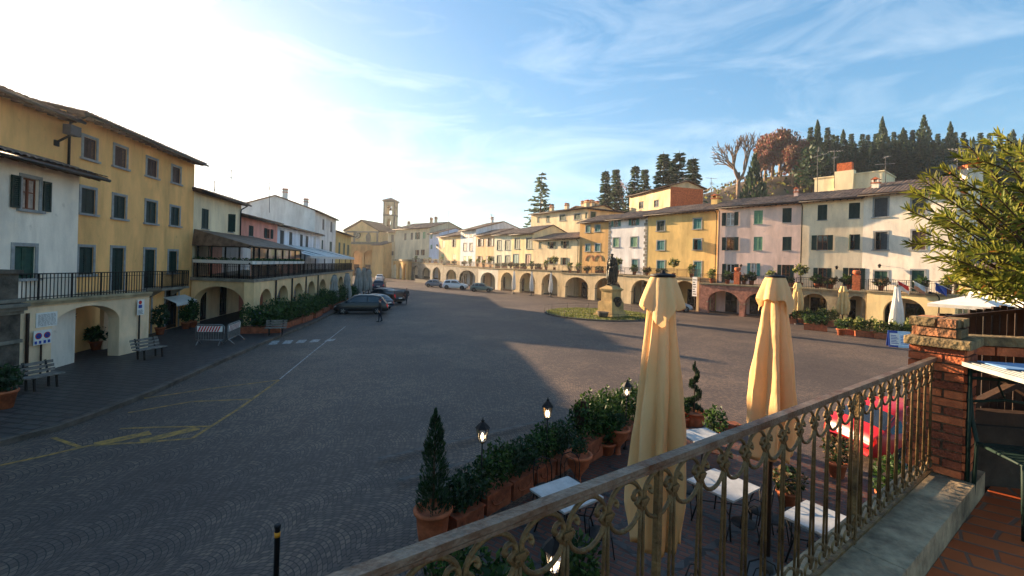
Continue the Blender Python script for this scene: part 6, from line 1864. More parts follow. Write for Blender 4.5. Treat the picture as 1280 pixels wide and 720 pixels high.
# ------------------------------------------------------------------ restaurant floor below the balcony
M_DECK = setts('terrace_brick_paving', (S(66, 42, 36), S(96, 60, 48), S(128, 84, 64)), size=.24, h=.12, rot=.62, arcs=False, bump=.3, rough=.55, mortar=(.06, .055, .05, 1))
ZD = .12
dk = [(-1.05, 7.0), (-.75, 7.6), (1.45, 10.1), (3.0, 11.95), (6.0, 13.6), (7.4, 11.8), (8.3, 9.3), (7.2, 5.6), (3.9, 3.2), (-.6, .2), (-2.2, 2.6)]
m = MB(); m.prism([(x, y, 0) for x, y in dk], (0, 0, ZD)); m.build('dining_terrace', M_DECK)['kind'] = 'structure'
m = MB()
dR_ = V((.813, .582, 0)); nR_ = V((-.582, .813, 0)); o_ = V((1.5, 4.6, ZD + .004))
for k in range(-3, 7):
    a = o_ + nR_ * (k * 1.25) - dR_ * .2; ribbon(m, [a, a + dR_ * 5.2], .13, ZD + .004)
for k in range(0, 6):
    a = o_ + dR_ * (k * 1.05) - nR_ * 2.5; ribbon(m, [a, a + nR_ * 6.8], .12, ZD + .0052 + .001)
struct(m.build('paving_strips', M_PAVE))
t = closed_parasol('cream_parasol', 'large closed cream canvas parasol, nearer and left of the two behind the railing', 'parasol', M_CANVAS, 4.66, .335, 17, flap=.16, bottom=1.72, folds=8)
place(t, (1.62, 4.8, ZD), .3)
t2 = closed_parasol('cream_parasol', 'large closed cream canvas parasol, farther and right of the two, behind the railing', 'parasol', M_CANVAS, 4.66, .37, 23, flap=.17, bottom=1.80, folds=7)
place(t2, (4.06, 6.9, ZD), 1.1)
def wrap(name, a0, a1, z0, z1, r, mt, parent, rip=.015):
    m = MB(); m.smooth = True; gr = []
    for i in range(15):
        row = []
        for j in range(9):
            a = a0 + (a1 - a0) * i / 14; z = z0 + (z1 - z0) * j / 8 - .10 * math.sin(i / 14 * 2.2) * (1 - j / 8)
            rr_ = r * (1 - .30 * j / 8) + rip * math.sin(i * 1.1 + j * .4)
            row.append((rr_ * math.cos(a), rr_ * math.sin(a), z))
        gr.append(m.pts(row))
    for i in range(14):
        for j in range(8): m.face((gr[i] + j, gr[i] + j + 1, gr[i + 1] + j + 1, gr[i + 1] + j))
    o = m.build(name, mt, parent); return o
# the loose outer wrap of the farther parasol, with the letter on its hem
af = math.atan2(-6.9, -4.06) - 1.1
w_ = wrap('loose_flap', af - .95, af + .15, 2.62, 3.45, .375, M_CANVAS, t2)
w2 = wrap('loose_hem', af - .90, af - .30, 2.02, 2.56, .36, M_CANVAS, t2, .006)
cE = af - .62
TE = Matrix.Translation((.372 * math.cos(cE), .372 * math.sin(cE), 2.30)) @ Matrix.Rotation(cE + rad(90), 4, 'Z') @ Matrix.Rotation(rad(90), 4, 'X')
me_ = txt('E', .16, TE, M_TRIM, None, 'letter'); me_.parent = w2
# tables and chairs
M_TTOP = mat('pale_table_top', S(168, 168, 166), .4, .15, 3, spec=.5)
def table(label):
    t = thing('dining_table', label, 'table', group='pale dining tables on the restaurant terrace')
    m = MB(); m.box((-.45, -.45, .72), (.45, .45, .75)); m.box((-.43, -.43, .70), (.43, .43, .719)); m.build('tabletop', M_TTOP, t)
    for sx in (-1, 1):
        for sy in (-1, 1):
            m = MB(); m.tube([(sx * .38, sy * .38, .70), (sx * .30, sy * .30, .38), (sx * .38, sy * .38, 0)], .016, 6); m.build('leg', M_IRON, t)
    m = MB(); m.tube([(-.3, -.3, .38), (.3, .3, .38)], .01, 5); m.tube([(-.3, .3, .392), (.3, -.3, .392)], .01, 5); m.build('brace', M_IRON, t)
    return t
def chair(label):
    t = thing('bistro_chair', label, 'chair', group='black iron bistro chairs')
    m = MB(); m.lathe([(.02, .44), (.19, .44), (.205, .455), (.19, .465), (.02, .46)], 18); m.build('seat', M_IRON, t)
    m = MB(); m.tube([(-.18, .12, .45), (-.19, .17, .75), (-.15, .20, .90), (0, .21, .96), (.15, .20, .90), (.19, .17, .75), (.18, .12, .45)], .011, 6); m.tube([(-.10, .15, .46), (-.11, .18, .72), (-.07, .195, .82), (0, .2, .85), (.07, .195, .82), (.11, .18, .72), (.10, .15, .46)], .007, 6); m.build('backrest', M_IRON, t)
    for sx, sy in ((-1, -1), (1, -1), (-1, 1), (1, 1)):
        m = MB(); m.tube([(sx * .15, sy * .13, .44), (sx * .20, sy * .19, 0)], .011, 6); m.build('leg', M_IRON, t)
    return t
tb = table('pale table top beside the hedge planters, left of the nearer cream parasol')
place(tb, (1.05, 7.75, ZD + .001), .62, 1.0)
for x, y, lb, r_ in ((4.0, 8.25, 'pale table in shade between the two cream parasols', .6), (4.64, 10.57, 'sunlit pale table beyond the nearer cream parasol by the topiary pot', .3), (5.07, 7.12, 'pale table right of the farther cream parasol near the balcony ledge', .58), (3.0, 4.9, 'pale table nearest below the balcony railing', .62)):
    dup(tb, (x, y, ZD + .001), r_, lb)
chs = [(.75, 8.5, .3, 'iron chair with looped back behind the left table by the hedge'), (1.25, 8.75, -.1, 'iron chair right of another behind the left table by the hedge'), (1.5, 7.1, 2.6, 'iron chair on the near side of the left table'), (3.45, 8.6, .9, 'iron chair left of the shaded middle table'), (4.5, 7.9, -2.2, 'iron chair right of the shaded middle table'), (4.0, 7.5, 3.4, 'iron chair on the near side of the shaded middle table'), (4.6, 7.65, .8, 'iron chair behind the right table below the ledge'), (5.1, 7.85, .0, 'second iron chair behind the right table below the ledge'), (4.1, 11.0, 1.2, 'iron chair left of the sunlit table'), (2.5, 5.5, .8, 'iron chair behind the nearest table under the railing'), (3.3, 5.6, -.2, 'iron chair right behind the nearest table under the railing')]
c1 = None
for x, y, r_, lb in chs:
    if c1 is None: c1 = chair(lb); place(c1, (x, y, ZD + .001), r_)
    else: dup(c1, (x, y, ZD + .001), r_, lb)
# hedge of planters along the terrace edge
gh = 'swagged hedge planters at the terrace edge'
pb = [boxed('h', 61, .66, .34, .36, .42, 1500, .045, [L_BUSH2, L_CON2], M_TERRAO, True), boxed('h', 62, .66, .34, .36, .46, 1500, .045, [L_BUSH2, L_BUSH], M_TERRAO, True)]
a, b_ = V((-.78, 8.0, 0)), V((1.28, 10.35, 0))
hn = ['next to the spiral conifer pot', 'second from the spiral conifer pot', 'middle one between the two lanterns', 'fourth from the spiral conifer pot', 'next to the first urn']
for k in range(5):
    g_ = a.lerp(b_, (k + .1) / 4.2); t = pb[k % 2] if k < 2 else dup(pb[k % 2], (0, 0, 0))
    t['label'] = 'terracotta hedge planter with swag relief, ' + hn[k]; t['group'] = gh
    place(t, (g_.x, g_.y, ZD if k else .0), math.atan2(b_.y - a.y, b_.x - a.x))
for k, (x, y, lb) in enumerate(((1.95, 10.9, 'swagged planter with big shrub between the two urns'), (2.55, 11.7, 'swagged planter with taller shrub behind the second urn'), (3.35, 12.5, 'swagged planter partly hidden behind the nearer cream parasol'))):
    t = dup(pb[1], (x, y, ZD if k == 0 else 0.0), .86, lb, 1.3, group=gh)
# spiral conifer in the large pot
def spiral(label, h, r, ph, pr, seed, loc, full=0.0):
    random.seed(seed)
    t = thing('spiral_topiary', label, 'plant')
    m = MB(); m.lathe([(pr * .72, 0), (pr * .9, ph * .55), (pr * .96, ph * .9), (pr * 1.12, ph * .91), (pr * 1.14, ph * .97), (pr * 1.05, ph), (pr * .92, ph), (pr * .9, ph * .93), (.01, ph * .93)], 28); m.build('pot', M_TERRA, t)
    m = MB(); m.tube([(0, 0, ph * .8), (0, 0, ph + h * .95)], [.03, .008], 6); m.build('stem', M_BARK, t)
    m = MB()
    for _ in range(3400):
        f = random.random() ** 1.25
        a = f * 6.2832 * 2.6 + rnd(-1.0, 1.0)
        R = r * (1 - f) ** .55 * rnd(.35, 1.0)
        if random.random() < full: a = rnd(0, 6.2832); R *= .92
        if f > .93: R *= .4
        p = V((R * math.cos(a), R * math.sin(a), ph + .02 + h * f + rnd(-.03, .03)))
        d = V((math.cos(a) * .5, math.sin(a) * .5, rnd(.5, 1.3))).normalized()
        m.leaf(p, d * rnd(.025, .06), d.cross(rvec()).normalized() * rnd(.006, .014), random.choice((0, 1)))
    m.build('foliage', [L_CON2, L_BUSH2], t)
    t.location = loc
    return t
spiral('dark green spiral conifer in a large terracotta pot, left end of the hedge', 1.62, .33, .66, .29, 71, G(540, 683), .62)
spiral('slender twisted topiary in a terracotta pot beyond the nearer cream parasol', 1.45, .26, .52, .33, 72, G(867, 535))
def urn(lb, loc, seed):
    return potted(lb, seed, .24, .78, (.2, .2, .2), 500, .035, [L_BUSH2, L_CON2], name='urn_planter', cat='planter', prof=[(.17, 0), (.17, .07), (.07, .13), (.06, .28), (.10, .36), (.22, .52), (.26, .70), (.30, .72), (.30, .77), (.25, .77), (.22, .7)])
u1 = urn('footed terracotta urn with a small round shrub right of the hedge lanterns', None, 73); place(u1, G(722, 612, .0))
u2 = urn('footed terracotta urn with a bushy shrub left of the nearer cream parasol', None, 74); place(u2, G(772, 573, .0))
t = potted('bushy dark shrub in a pot behind the second urn', 75, .24, .4, (.42, .42, .5), 900, .06, [L_BUSH2, L_BUSH]); place(t, G(757, 572))
t = potted('leafy potted shrub left of the twisted topiary pot', 76, .26, .36, (.35, .35, .3), 500, .06); place(t, G(851, 535))
t = boxed('empty dark terracotta window box on the ground by the sunlit table', 77, .8, .28, .24, .05, 40, .03, M_=M_TERRAO); place(t, G(907, 541), .2)
for k, (x, y, lb, h) in enumerate(((6.9, 11.6, 'leafy potted plant at the right terrace edge behind the farther parasol', .55), (7.6, 10.3, 'reddish stemmed potted plant by the red car at the terrace edge', .35), (7.6, 8.9, 'low potted plant nearest the red car wheel', .45), (5.6, 8.9, 'upright potted plant between the right table and red car', .25), (5.5, 11.9, 'small potted plant behind the sunlit table', .4))):
    t = potted(lb, 80 + k, .2, .34, (.34, .34, h), 420, .06, [L_BUSH2, L_SCRUB] if k % 2 else [L_BUSH, L_BUSH2]); place(t, (x, y, ZD if k not in (4,) else ZD))
g_ = G(727, 590)
t = thing('notice_board', 'dark rounded wooden notice board on a post behind the shrubs', 'sign', (1.8, 10.75, 0))
c0 = AT(727, 517, 10.75)
m = MB(Matrix.Translation((c0.x, c0.y, 0)) @ Matrix.Rotation(rad(-8), 4, 'Z')); e = .17
m.prism([(-e, 0, c0.z - .28), (e, 0, c0.z - .28), (e, 0, c0.z + .22)] + [(e * math.cos(a), 0, c0.z + .22 + .08 * math.sin(a)) for a in (.8, 1.57, 2.34)] + [(-e, 0, c0.z + .22)], (0, .05, 0)); m.build('board', M_DKWOOD, t)
m = MB(); m.tube([(c0.x, c0.y + .05, 0), (c0.x, c0.y + .05, c0.z - .2)], .03, 6); m.build('post', M_DKWOOD, t)
# lit lanterns
M_BULB = mat('lit_lamp_bulb', S(255, 214, 150), .5, .02, 1, emit=(S(255, 220, 170), 2.0))
M_LGL = mat('lantern_glass', (0.85, 0.85, 0.85, 1), 0.02, 0.02, 1, trans=.95, spec=.3)
def lantern(label):
    t = thing('garden_lantern', label, 'lamp', group='lit garden lanterns')
    m = MB(); m.tube([(0, 0, 0), (0, 0, 1.36)], .016, 6); m.lathe([(.07, 0), (.02, .06)], 10); m.lathe([(.03, 1.33), (.06, 1.36), (.02, 1.37)], 6); m.build('post', M_IRON, t)
    m = MB()
    lo, hi, z0, z1 = .065, .12, 1.38, 1.62
    for k in range(6):
        a = 6.2832 * k / 6; m.bar((lo * math.cos(a), lo * math.sin(a), z0), (hi * math.cos(a), hi * math.sin(a), z1), .012, .012)
    m.tube([(lo * math.cos(6.2832 * k / 6), lo * math.sin(6.2832 * k / 6), z0) for k in range(6)], .009, 4, closed=True); m.tube([(hi * math.cos(6.2832 * k / 6), hi * math.sin(6.2832 * k / 6), z1) for k in range(6)], .011, 4, closed=True)
    m.lathe([(.145, z1), (.09, z1 + .06), (.05, z1 + .10), (.03, z1 + .11), (.035, z1 + .14), (.012, z1 + .16), (.004, z1 + .20)], 6); m.build('frame', M_IRON, t)
    m = MB(); m.lathe([(lo * .92, z0 + .004), (hi * .93, z1 - .004)], 6); m.build('glass', M_LGL, t)
    m = MB(); m.lathe([(.012, 1.40), (.03, 1.44), (.034, 1.48), (.015, 1.53), (.005, 1.55)], 10); m.build('bulb', M_BULB, t)
    return t
ln = lantern('lit black lantern on a post in the hedge beside the spiral conifer')
place(ln, (-.46, 8.33, ZD))
dup(ln, (.86, 9.72, ZD), .4, 'lit black lantern on a post near the middle of the hedge, left of the urn')
dup(ln, (3.05, 11.55, ZD), .8, 'lantern half hidden behind the left edge of the nearer cream parasol')
dup(ln, (.55, 4.85, ZD), .2, 'lit lantern close below the railing among the low plants')
for k, (x, y, lb, h) in enumerate(((.1, 5.0, 'dark bushy plant below the railing left of the low lantern', .5), (.85, 5.5, 'leafy plant below the railing right of the low lantern', .45), (-.5, 5.4, 'dark plant at the foot of the balcony wall, leftmost below the railing', .4))):
    t = potted(lb, 90 + k, .22, .5, (.42, .42, h), 800, .06, [L_BUSH2, L_BUSH]); place(t, (x, y, ZD))
g_ = G(347, 655, 1.0)
t = thing('bollard', 'thin black bollard with an orange reflective band on the setts', 'bollard', (g_.x, g_.y, 0))
m = MB(); m.lathe([(.037, 0), (.037, .95), (.046, .955), (.046, .985), (.03, 1.0)], 14, (g_.x, g_.y, 0)); m.build('post', M_TRIM, t)
m = MB(); m.lathe([(.0395, .82), (.0395, .89)], 14, (g_.x, g_.y, 0)); m.build('reflective_band', mat('orange_band', S(226, 150, 40), .5, .08, 6), t)

# ------------------------------------------------------------------ balcony
ZL, ZF, ZR = 3.36, 3.2, 4.2          # ledge, floor and rail heights
R0, R1 = G(1168, 447, ZR), G(437, 720, ZR)
dR = (R0 - R1); dR.z = 0; dR.normalize()
RA = R0 - dR * 7.0
P_B = Pl(RA.to_2d(), R0.to_2d())     # inward normal n points away from the viewer
LB = P_B.L
M_LEDGE = mat('weathered_ledge_slab', S(158, 138, 110), .85, .3, 5, .55, 25, col2=S(96, 82, 66))
M_FLOOR = setts('terracotta_floor_tiles', (S(140, 62, 34), S(172, 82, 46), S(200, 108, 62)), size=.3, h=.15, rot=.62, arcs=False, bump=.25, rough=.45, mortar=(.2, .1, .065, 1), msz=.045)
q = thing('balcony', 'terracotta floored balcony with weathered stone ledge that the camera looks from', 'balcony', (R0.x, R0.y, ZF))
m = MB(P_B.M)
k = -.5
while k < LB + .3:
    m.box((k, -.225, ZF - .15), (min(k + 1.18, LB + .36), .12, ZL + .0)); k += 1.186
m.build('ledge', M_LEDGE, q)
m = MB(P_B.M); m.box((-1, -4.5, ZF - .25), (LB + 3.2, -.227, ZF)); m.build('floor', M_FLOOR, q)
m = MB(P_B.M); m.box((-1, -.25, 0), (LB + .4, .06, ZF - .152)); m.build('wall', plaster('balcony_plaster', (206, 180, 140)), q)
rl = thing('balcony_railing', 'ornate wrought iron balcony railing with rings and scrolls crossing the foreground', 'railing', (R0.x, R0.y, ZL))
m = MB(P_B.M); m.box((-.3, -.017, ZR - .010), (LB + .02, .017, ZR + .006)); m.box((-.3, -.015, ZR - .022), (LB + .02, .015, ZR - .0125)); o = m.build('top_rail', M_RAIL, rl)
sp = .155
def arcpts(cx, cz, r, a0, a1, n=12, y=0.0): return [(cx + r * math.cos(a0 + (a1 - a0) * k / n), y, cz + r * math.sin(a0 + (a1 - a0) * k / n)) for k in range(n + 1)]
zc = ZR - .022 - sp / 2
rr = .0068
m0 = MB()
# right half of the ring on the left, left half of the ring on the right, scrolls, collar, two bars, lower scrolls
m0.tube(arcpts(-sp / 2, zc, sp / 2 - .006, -math.pi / 2, math.pi / 2, 18), rr, 8); m0.tube(arcpts(sp / 2, zc, sp / 2 - .006, math.pi / 2, 3 * math.pi / 2, 18), rr, 8)
for s in (-1, 1):
    P_ = []
    for k in range(22):
        t_ = k / 21
        a = -.5 * math.pi + t_ * 1.72 * math.pi
        r_ = .021 * (1 - .45 * t_)
        P_.append((s * (.004 + .024 + r_ * math.cos(math.pi - a) * 1.0), 0, zc + .018 + r_ * math.sin(a)))
    m0.tube([(s * .003, 0, zc - .03)] + P_, [rr] * 12 + [rr * .95] * 7 + [rr * 1.25] * 4, 8)
m0.box((-.015, -.011, zc - .012), (.015, .011, zc + .006))
zb = ZL + .03 + .052
for s in (-1, 1): m0.tube([(s * .006, 0, zc - .01), (s * .008, 0, zc - .1), (s * .020, 0, zb + .02)], .0056, 6)
m0.tube(arcpts(-sp / 2, zb, sp / 2 - .006, 0, math.pi / 2, 9), rr * .9, 6); m0.tube(arcpts(sp / 2, zb, sp / 2 - .006, math.pi / 2, math.pi, 9), rr * .9, 6)
m0.tube(arcpts(-.034, zb - .008, .028, -.2, 1.6 * math.pi, 12), rr * .9, 6); m0.tube(arcpts(.034, zb - .008, .028, math.pi + .2, -.6 * math.pi, 12), rr * .9, 6)
me0 = None
k = 0
while True:
    u = LB - .07 - sp * k
    if u < .1: break
    if me0 is None:
        m0.M = Matrix.Identity(4); o = m0.build('baluster', M_RUST); me0 = o.data
    else:
        o = bpy.data.objects.new('baluster', me0); COL.objects.link(o)
    o.parent = rl
    c0 = P_B.pt(u, 0, 0); o.location = (c0.x - R0.x, c0.y - R0.y, -ZL); o.rotation_euler = (0, 0, math.atan2(dR.y, dR.x))
    k += 1
m = MB(P_B.M); m.box((-.3, -.011, ZL + .012), (LB + .02, .011, ZL + .026)); m.build('bottom_rail', M_RUST, rl)
for k in (10, 21, 32):
    u = LB - .07 - sp * (k + .0) + sp * .5
    m = MB(P_B.M); m.box((u - .010, -.010, ZL), (u + .010, .010, ZR - .022)); m.build('post', M_RUST, rl)
# brick pillar at the end of the railing
q = thing('brick_pillar', 'red brick pillar with lichened stone cap and broken bricks on top at the railing end', 'pillar', (R0.x, R0.y, ZL))
random.seed(99)
m = MB(P_B.M); x0, x1, y0, y1 = LB + .0, LB + .36, -.165, .145
def bricks(m, x0, x1, y0, y1, z0, z1, h=.062, g=.011, wob=.004):
    z = z0; r_ = 0
    while z < z1 - .02:
        hz = min(h, z1 - z)
        for face in ((x0, y0, x0, y1), (x1, y0, x1, y1), (x0, y0, x1, y0), (x0, y1, x1, y1)):
            ax, ay, bx_, by = face; L_ = math.hypot(bx_ - ax, by - ay); t = -(.12 if r_ % 2 else 0)
            while t < L_:
                a, b_ = max(0, t), min(L_, t + .235)
                if b_ - a > .03:
                    dx, dy = (bx_ - ax) / L_, (by - ay) / L_
                    w = rnd(-wob, wob); ins = .05
                    cx, cy = ax + dx * (a + b_) / 2, ay + dy * (a + b_) / 2
                    hx = (b_ - a) / 2 - g / 2
                    if dx: m.cbox((cx, cy + (ins - .004 + w if ay == y0 else -ins + .004 + w), z + hz / 2), (hx, ins, (hz - g) / 2 + rnd(-.002, .001)), None, random.choice((0, 0, 1)))
                    else: m.cbox((cx + (ins - .008 + w if ax == x0 else -ins + .008 + w), cy, z + hz / 2), (ins, hx - .003, (hz - g) / 2 + rnd(-.002, .001)), None, random.choice((0, 0, 1)))
                t += .235
        z += h; r_ += 1
bricks(m, x0, x1, y0, y1, ZL + .003, 4.28)
m.box((x0 + .012, y0 + .012, ZF), (x1 - .012, y1 - .012, 4.28), 2)
m.build('brickwork', [M_BRICK, mat('dark_red_brick', S(146, 76, 50), .9, .3, 6, .7, 40, col2=S(98, 54, 40)), M_MORTAR], q)
m = MB(P_B.M); m.box((x0 - .04, y0 - .03, 4.281), (x1 + .04, y1 + .025, 4.345)); o = m.build('cap', M_LICHEN, q)
md = o.modifiers.new('bev', 'BEVEL'); md.width = .008; md.segments = 2
m = MB(P_B.M); bricks(m, x0 + .03, x1 - .02, y0 + .05, y1 - .0, 4.348, 4.50, .072, .012, .012); m.box((x0 + .06, y0 + .07, 4.346), (x1 - .05, y1 - .03, 4.48), 2)
m.build('loose_bricks', [M_BRICK2, M_LICHEN, M_MORTAR], q)
# timber parapet right of the pillar
P_T = Pl((R0.x + .42, R0.y + .26), (R0.x + 2.6, R0.y - .1))
q = thing('timber_parapet', 'dark timber parapet with crossed braces over a low wall, right of the brick pillar', 'parapet', (P_T.p0.x, P_T.p0.y, ZF))
m = MB(P_T.M); m.box((0, -.06, 4.27), (P_T.L, .08, 4.34)); m.build('top_beam', M_LICHEN, q)
m = MB(P_T.M); bricks(m, 0, P_T.L, -.04, .06, 4.19, 4.268, .075, .01); m.build('brick_course', [M_BRICK, M_BRICK2], q)
m = MB(P_T.M); m.box((0, -.05, 3.66), (P_T.L, .05, 3.76)); m.build('lower_beam', M_DKWOOD, q)
for k in range(3):
    a, b_ = .05 + .7 * k, .72 + .7 * k
    m = MB(P_T.M); m.bar((a, -.012, 3.76), (b_, -.012, 4.19), .07, .035); m.build('brace', M_DKWOOD, q)
    m = MB(P_T.M); m.bar((a, .025, 4.19), (b_, .025, 3.76), .07, .035); m.build('brace', M_DKWOOD, q)
m = MB(P_T.M); m.box((0, -.08, ZF - .2), (P_T.L, .08, 3.658)); m.build('low_wall', mat('dark_brown_wall', S(70, 60, 50), .9, .3, 3, .5, 12), q)  # low wall in mottled dark brown
P_F = Pl((R0.x + .60, R0.y + .75), (R0.x + 2.4, R0.y + .25))
q = thing('picket_fence', 'dark woven wood fence rising to the right behind the brick pillar', 'fence', (P_F.p0.x, P_F.p0.y, 3.2))
for k in range(34):
    u = P_F.L * k / 34; zt = 4.44 + .34 * u / P_F.L + rnd(-.02, .02)
    m = MB(P_F.M); m.box((u, -.012 + rnd(-.008, .008), 3.3), (u + .043, .012, zt)); m.build('picket', M_DKWOOD, q)
m = MB(P_F.M); m.bar((0, -.035, 4.41), (P_F.L, -.035, 4.73), .06, .03); m.bar((0, -.035, 3.6), (P_F.L, -.035, 3.6), .06, .03); m.bar((0, .035, 4.25), (P_F.L, .035, 4.25), .012, .012); m.build('rail', M_DKWOOD, q)
# table and chair on the balcony
ct = V((R0.x + .33, R0.y - .44, 0))
MT = Matrix.Translation(ct) @ Matrix.Rotation(rad(-14), 4, 'Z')
q = thing('balcony_table', 'green metal table with corrugated top beside the brick pillar', 'table', (ct.x, ct.y, ZF))
zt = 4.20
m = MB(MT); m.box((-.32, -.30, zt - .03), (.75, .30, zt - .012))
for k in range(26): m.box((-.32 + .041 * k, -.30, zt - .0115), (-.32 + .041 * k + .022, .30, zt))
m.build('tabletop', mat('galvanised_slats', S(168, 172, 170), .45, .15, 6, metal=.5), q)
for x, y in ((-.27, -.25), (.70, -.25), (-.27, .25), (.70, .25)):
    m = MB(MT); m.tube([(x, y, zt - .03), (x, y, ZF)], .014, 8); m.build('leg', M_DKGREEN, q)
m = MB(MT); m.tube([(-.27, -.25, zt - .11), (.70, -.25, zt - .11)], .012, 6); m.tube([(-.27, .25, zt - .11), (.70, .25, zt - .11)], .012, 6); m.build('stretcher', M_DKGREEN, q)
t = thing('folded_cloth', 'crumpled white cloth lying on the green metal table', 'cloth', (MT @ V((.2, -.12, zt))).xyz)
m = MB(MT); m.smooth = True; gr = []
for i in range(13):
    row = []
    for j in range(9):
        x = .03 + .32 * i / 12; y = -.27 + .30 * j / 8
        row.append((x + .02 * math.sin(j * 1.3), y + .015 * math.sin(i), zt + .008 + .03 * abs(math.sin(i * .9 + j * .5)) * (1 - abs(j - 4) / 6)))
    gr.append(m.pts(row))
for i in range(12):
    for j in range(8): m.face((gr[i] + j, gr[i] + j + 1, gr[i + 1] + j + 1, gr[i + 1] + j))
m.build('fabric', M_CANVW, t)
t = thing('blue_plastic_sheet', 'light blue plastic sheet with dark holes lying on the green metal table', 'sheet', (MT @ V((-.1, .15, zt))).xyz)
m = MB(MT); m.box((-.22, .02, zt + .004), (.34, .27, zt + .010)); m.box((.36, -.05, zt + .004), (.74, .22, zt + .012)); m.build('sheet', mat('light_blue_plastic', S(120, 160, 205), .4, .06, 4), t)
m = MB(MT)
for x in (.44, .62): m.lathe([(.035, zt + .0125), (.034, zt + .0135)], 16, (x, .09, 0))
m.build('hole', M_INT, t)
cc = V((R0.x + .30, R0.y - .40, ZF))
q = thing('folding_chair', 'dark green metal folding chair under the table beside the brick pillar', 'chair', cc)
MC = Matrix.Translation(cc) @ Matrix.Rotation(rad(-14), 4, 'Z')
m = MB(MC)
for k in range(7): m.box((-.2 + .005, -.19 + .058 * k, .44), (.22, -.19 + .058 * k + .035, .452))
m.build('seat', M_DKGREEN, q)
for x in (-.21, .23):
    m = MB(MC); m.tube([(x, -.22, 0), (x, -.2, .45), (x, .16, .45)], .012, 6); m.build('leg', M_DKGREEN, q)
    m = MB(MC); m.tube([(x, .2, 0), (x, .17, .45), (x, .22, .6), (x, .27, .92)], .012, 6); m.build('leg', M_DKGREEN, q)
m = MB(MC); m.tube([(-.21, .27, .92), (.01, .30, .95), (.23, .27, .92)], .012, 6); m.tube([(-.21, .24, .72), (.01, .27, .74), (.23, .24, .72)], .010, 6); m.tube([(.01, .27, .74), (-.02, .29, .84), (.01, .30, .95)], .007, 5); m.build('backrest', M_DKGREEN, q)

# ------------------------------------------------------------------ oleander
random.seed(5)
q = thing('oleander_shrub', 'large sunlit oleander shrub with narrow yellow green leaves at the right edge', 'shrub', (5.4, 3.7, 3.2))
base = V((5.4, 3.7, 3.5))
mb_ = MB(); ml = MB()
def oleaf(p, d, up, ln, mi):
    w = d.cross(up)
    if w.length < .05: w = d.cross(rvec())
    w.normalize(); n_ = w.cross(d).normalized()
    wd = ln * .08
    bend = -n_ * ln * .12 * random.random() - V((0, 0, ln * .10 * random.random()))
    a = p; b_ = p + d * ln * .35; c0 = p + d * ln * .7 + bend * .5; e = p + d * ln + bend
    i = ml.pts([a, b_ + w * wd + n_ * wd * .35, c0 + w * wd * .8 + n_ * wd * .3, e, c0 - w * wd * .8 + n_ * wd * .3, b_ - w * wd + n_ * wd * .35, b_, c0])
    for f in ((0, 6, 1), (1, 6, 7, 2), (2, 7, 3), (0, 5, 6), (5, 4, 7, 6), (4, 3, 7)): ml.face([i + k for k in f], mi)
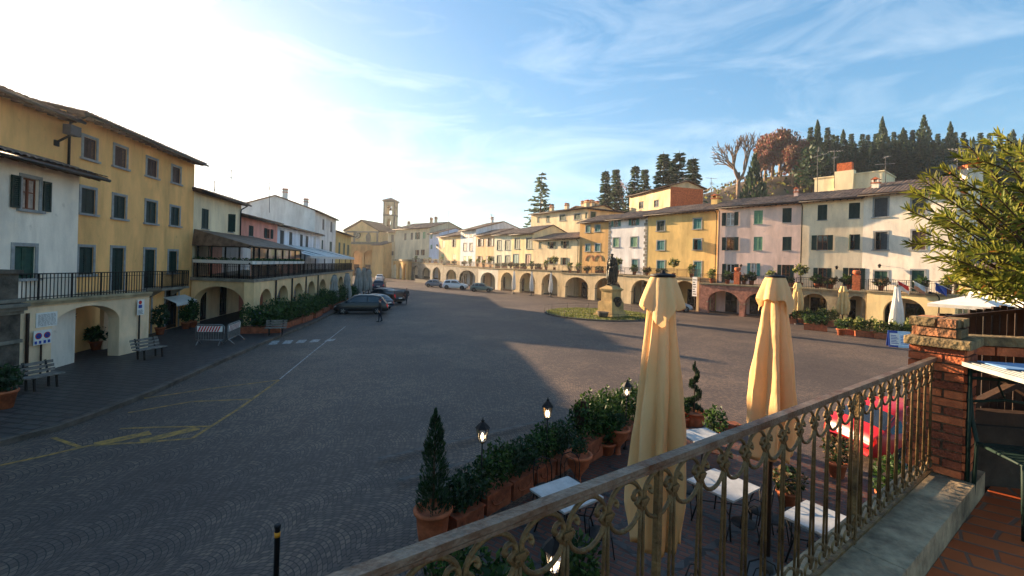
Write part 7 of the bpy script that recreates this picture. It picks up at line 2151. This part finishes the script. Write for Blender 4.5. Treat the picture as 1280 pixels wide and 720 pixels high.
def shoot(px, py, Y, lens=.5, n=30):
    tip = AT(px, py, Y)
    fork = base + V((0, 0, rnd(.3, .9))) + (tip - base) * rnd(.25, .45) * V((1, 1, .6)).length / 1.54
    pts = [base + V((rnd(-.12, .12), rnd(-.12, .12), 0)), fork, fork.lerp(tip, .6) + V((rnd(-.08, .08), rnd(-.08, .08), rnd(.0, .1))), tip]
    # smooth the stem
    P_ = []
    for k in range(13):
        t = k / 12
        a, b_, c0, e = pts
        P_.append(a * (1 - t) ** 3 + b_ * 3 * t * (1 - t) ** 2 + c0 * 3 * t * t * (1 - t) + e * t ** 3)
    mb_.tube(P_, [.014 - .010 * k / 12 for k in range(13)], 5)
    Ls = sum((P_[k + 1] - P_[k]).length for k in range(12))
    for k in range(n):
        f = 1 - (k / n) ** 1.1 * lens / Ls
        x = f * 12; i = min(11, max(0, int(x)))
        p = P_[i].lerp(P_[i + 1], x - i); t = (P_[i + 1] - P_[i]).normalized()
        s = t.cross(rvec()).normalized()
        open_ = .35 + .9 * min(1, k / n * 2.2)
        d = (t + s * open_ + V((0, 0, .12))).normalized()
        oleaf(p, d, t, rnd(.07, .115) * (.75 if k < 4 else 1), 2 if random.random() < .015 else (0 if random.random() < .68 else 1))
tips = [(1133, 262, 3.5), (1141, 240, 3.6), (1147, 288, 3.4), (1152, 225, 3.7), (1138, 305, 3.6), (1160, 300, 3.3), (1163, 322, 3.5), (1172, 240, 3.3), (1178, 210, 3.6), (1190, 232, 3.4), (1200, 196, 3.5), (1208, 180, 3.6), (1222, 200, 3.3), (1232, 176, 3.5), (1245, 168, 3.7), (1252, 195, 3.2), (1262, 185, 3.5), (1275, 190, 3.3), (1180, 268, 3.2), (1185, 292, 3.4), (1195, 312, 3.2), (1200, 336, 3.4), (1212, 352, 3.5), (1188, 340, 3.6), (1225, 352, 3.3), (1238, 345, 3.5), (1250, 350, 3.2), (1268, 350, 3.4), (1215, 250, 3.2), (1225, 228, 3.5), (1240, 240, 3.1), (1255, 250, 3.4), (1270, 235, 3.2), (1210, 280, 3.5), (1228, 290, 3.1), (1245, 275, 3.6), (1262, 290, 3.3), (1275, 275, 3.1), (1218, 318, 3.0), (1236, 320, 3.4), (1254, 315, 3.0), (1272, 322, 3.3), (1290, 220, 3.4), (1300, 260, 3.3), (1305, 300, 3.4), (1295, 335, 3.2), (1310, 200, 3.6), (1170, 275, 3.6), (1158, 262, 3.4), (1204, 262, 3.7), (1180, 320, 3.2), (1232, 262, 3.7)]
for px, py, Y in tips: shoot(px, py, Y, rnd(.4, .6), random.randint(34, 46))
for px, py in ((1185, 352), (1195, 345), (1205, 364), (1222, 368), (1236, 362), (1250, 366), (1264, 360), (1278, 366), (1292, 356), (1230, 338), (1262, 338), (1290, 344)): shoot(px, py, rnd(3.2, 3.8), .6, 34)
for _ in range(46): shoot(rnd(1158, 1330), rnd(205, 350), rnd(3.15, 3.95), rnd(.4, .6), 30)
mb_.build('stem', M_BARK, q); ml.build('foliage', [L_OLE, L_OLE2, L_DRY], q)
m = MB(); m.lathe([(.2, 0), (.26, .3), (.29, .3), (.29, .36), (.25, .36), (.24, .3)], 20, (5.4, 3.7, 3.2)); m.build('pot', M_TERRAO, q)
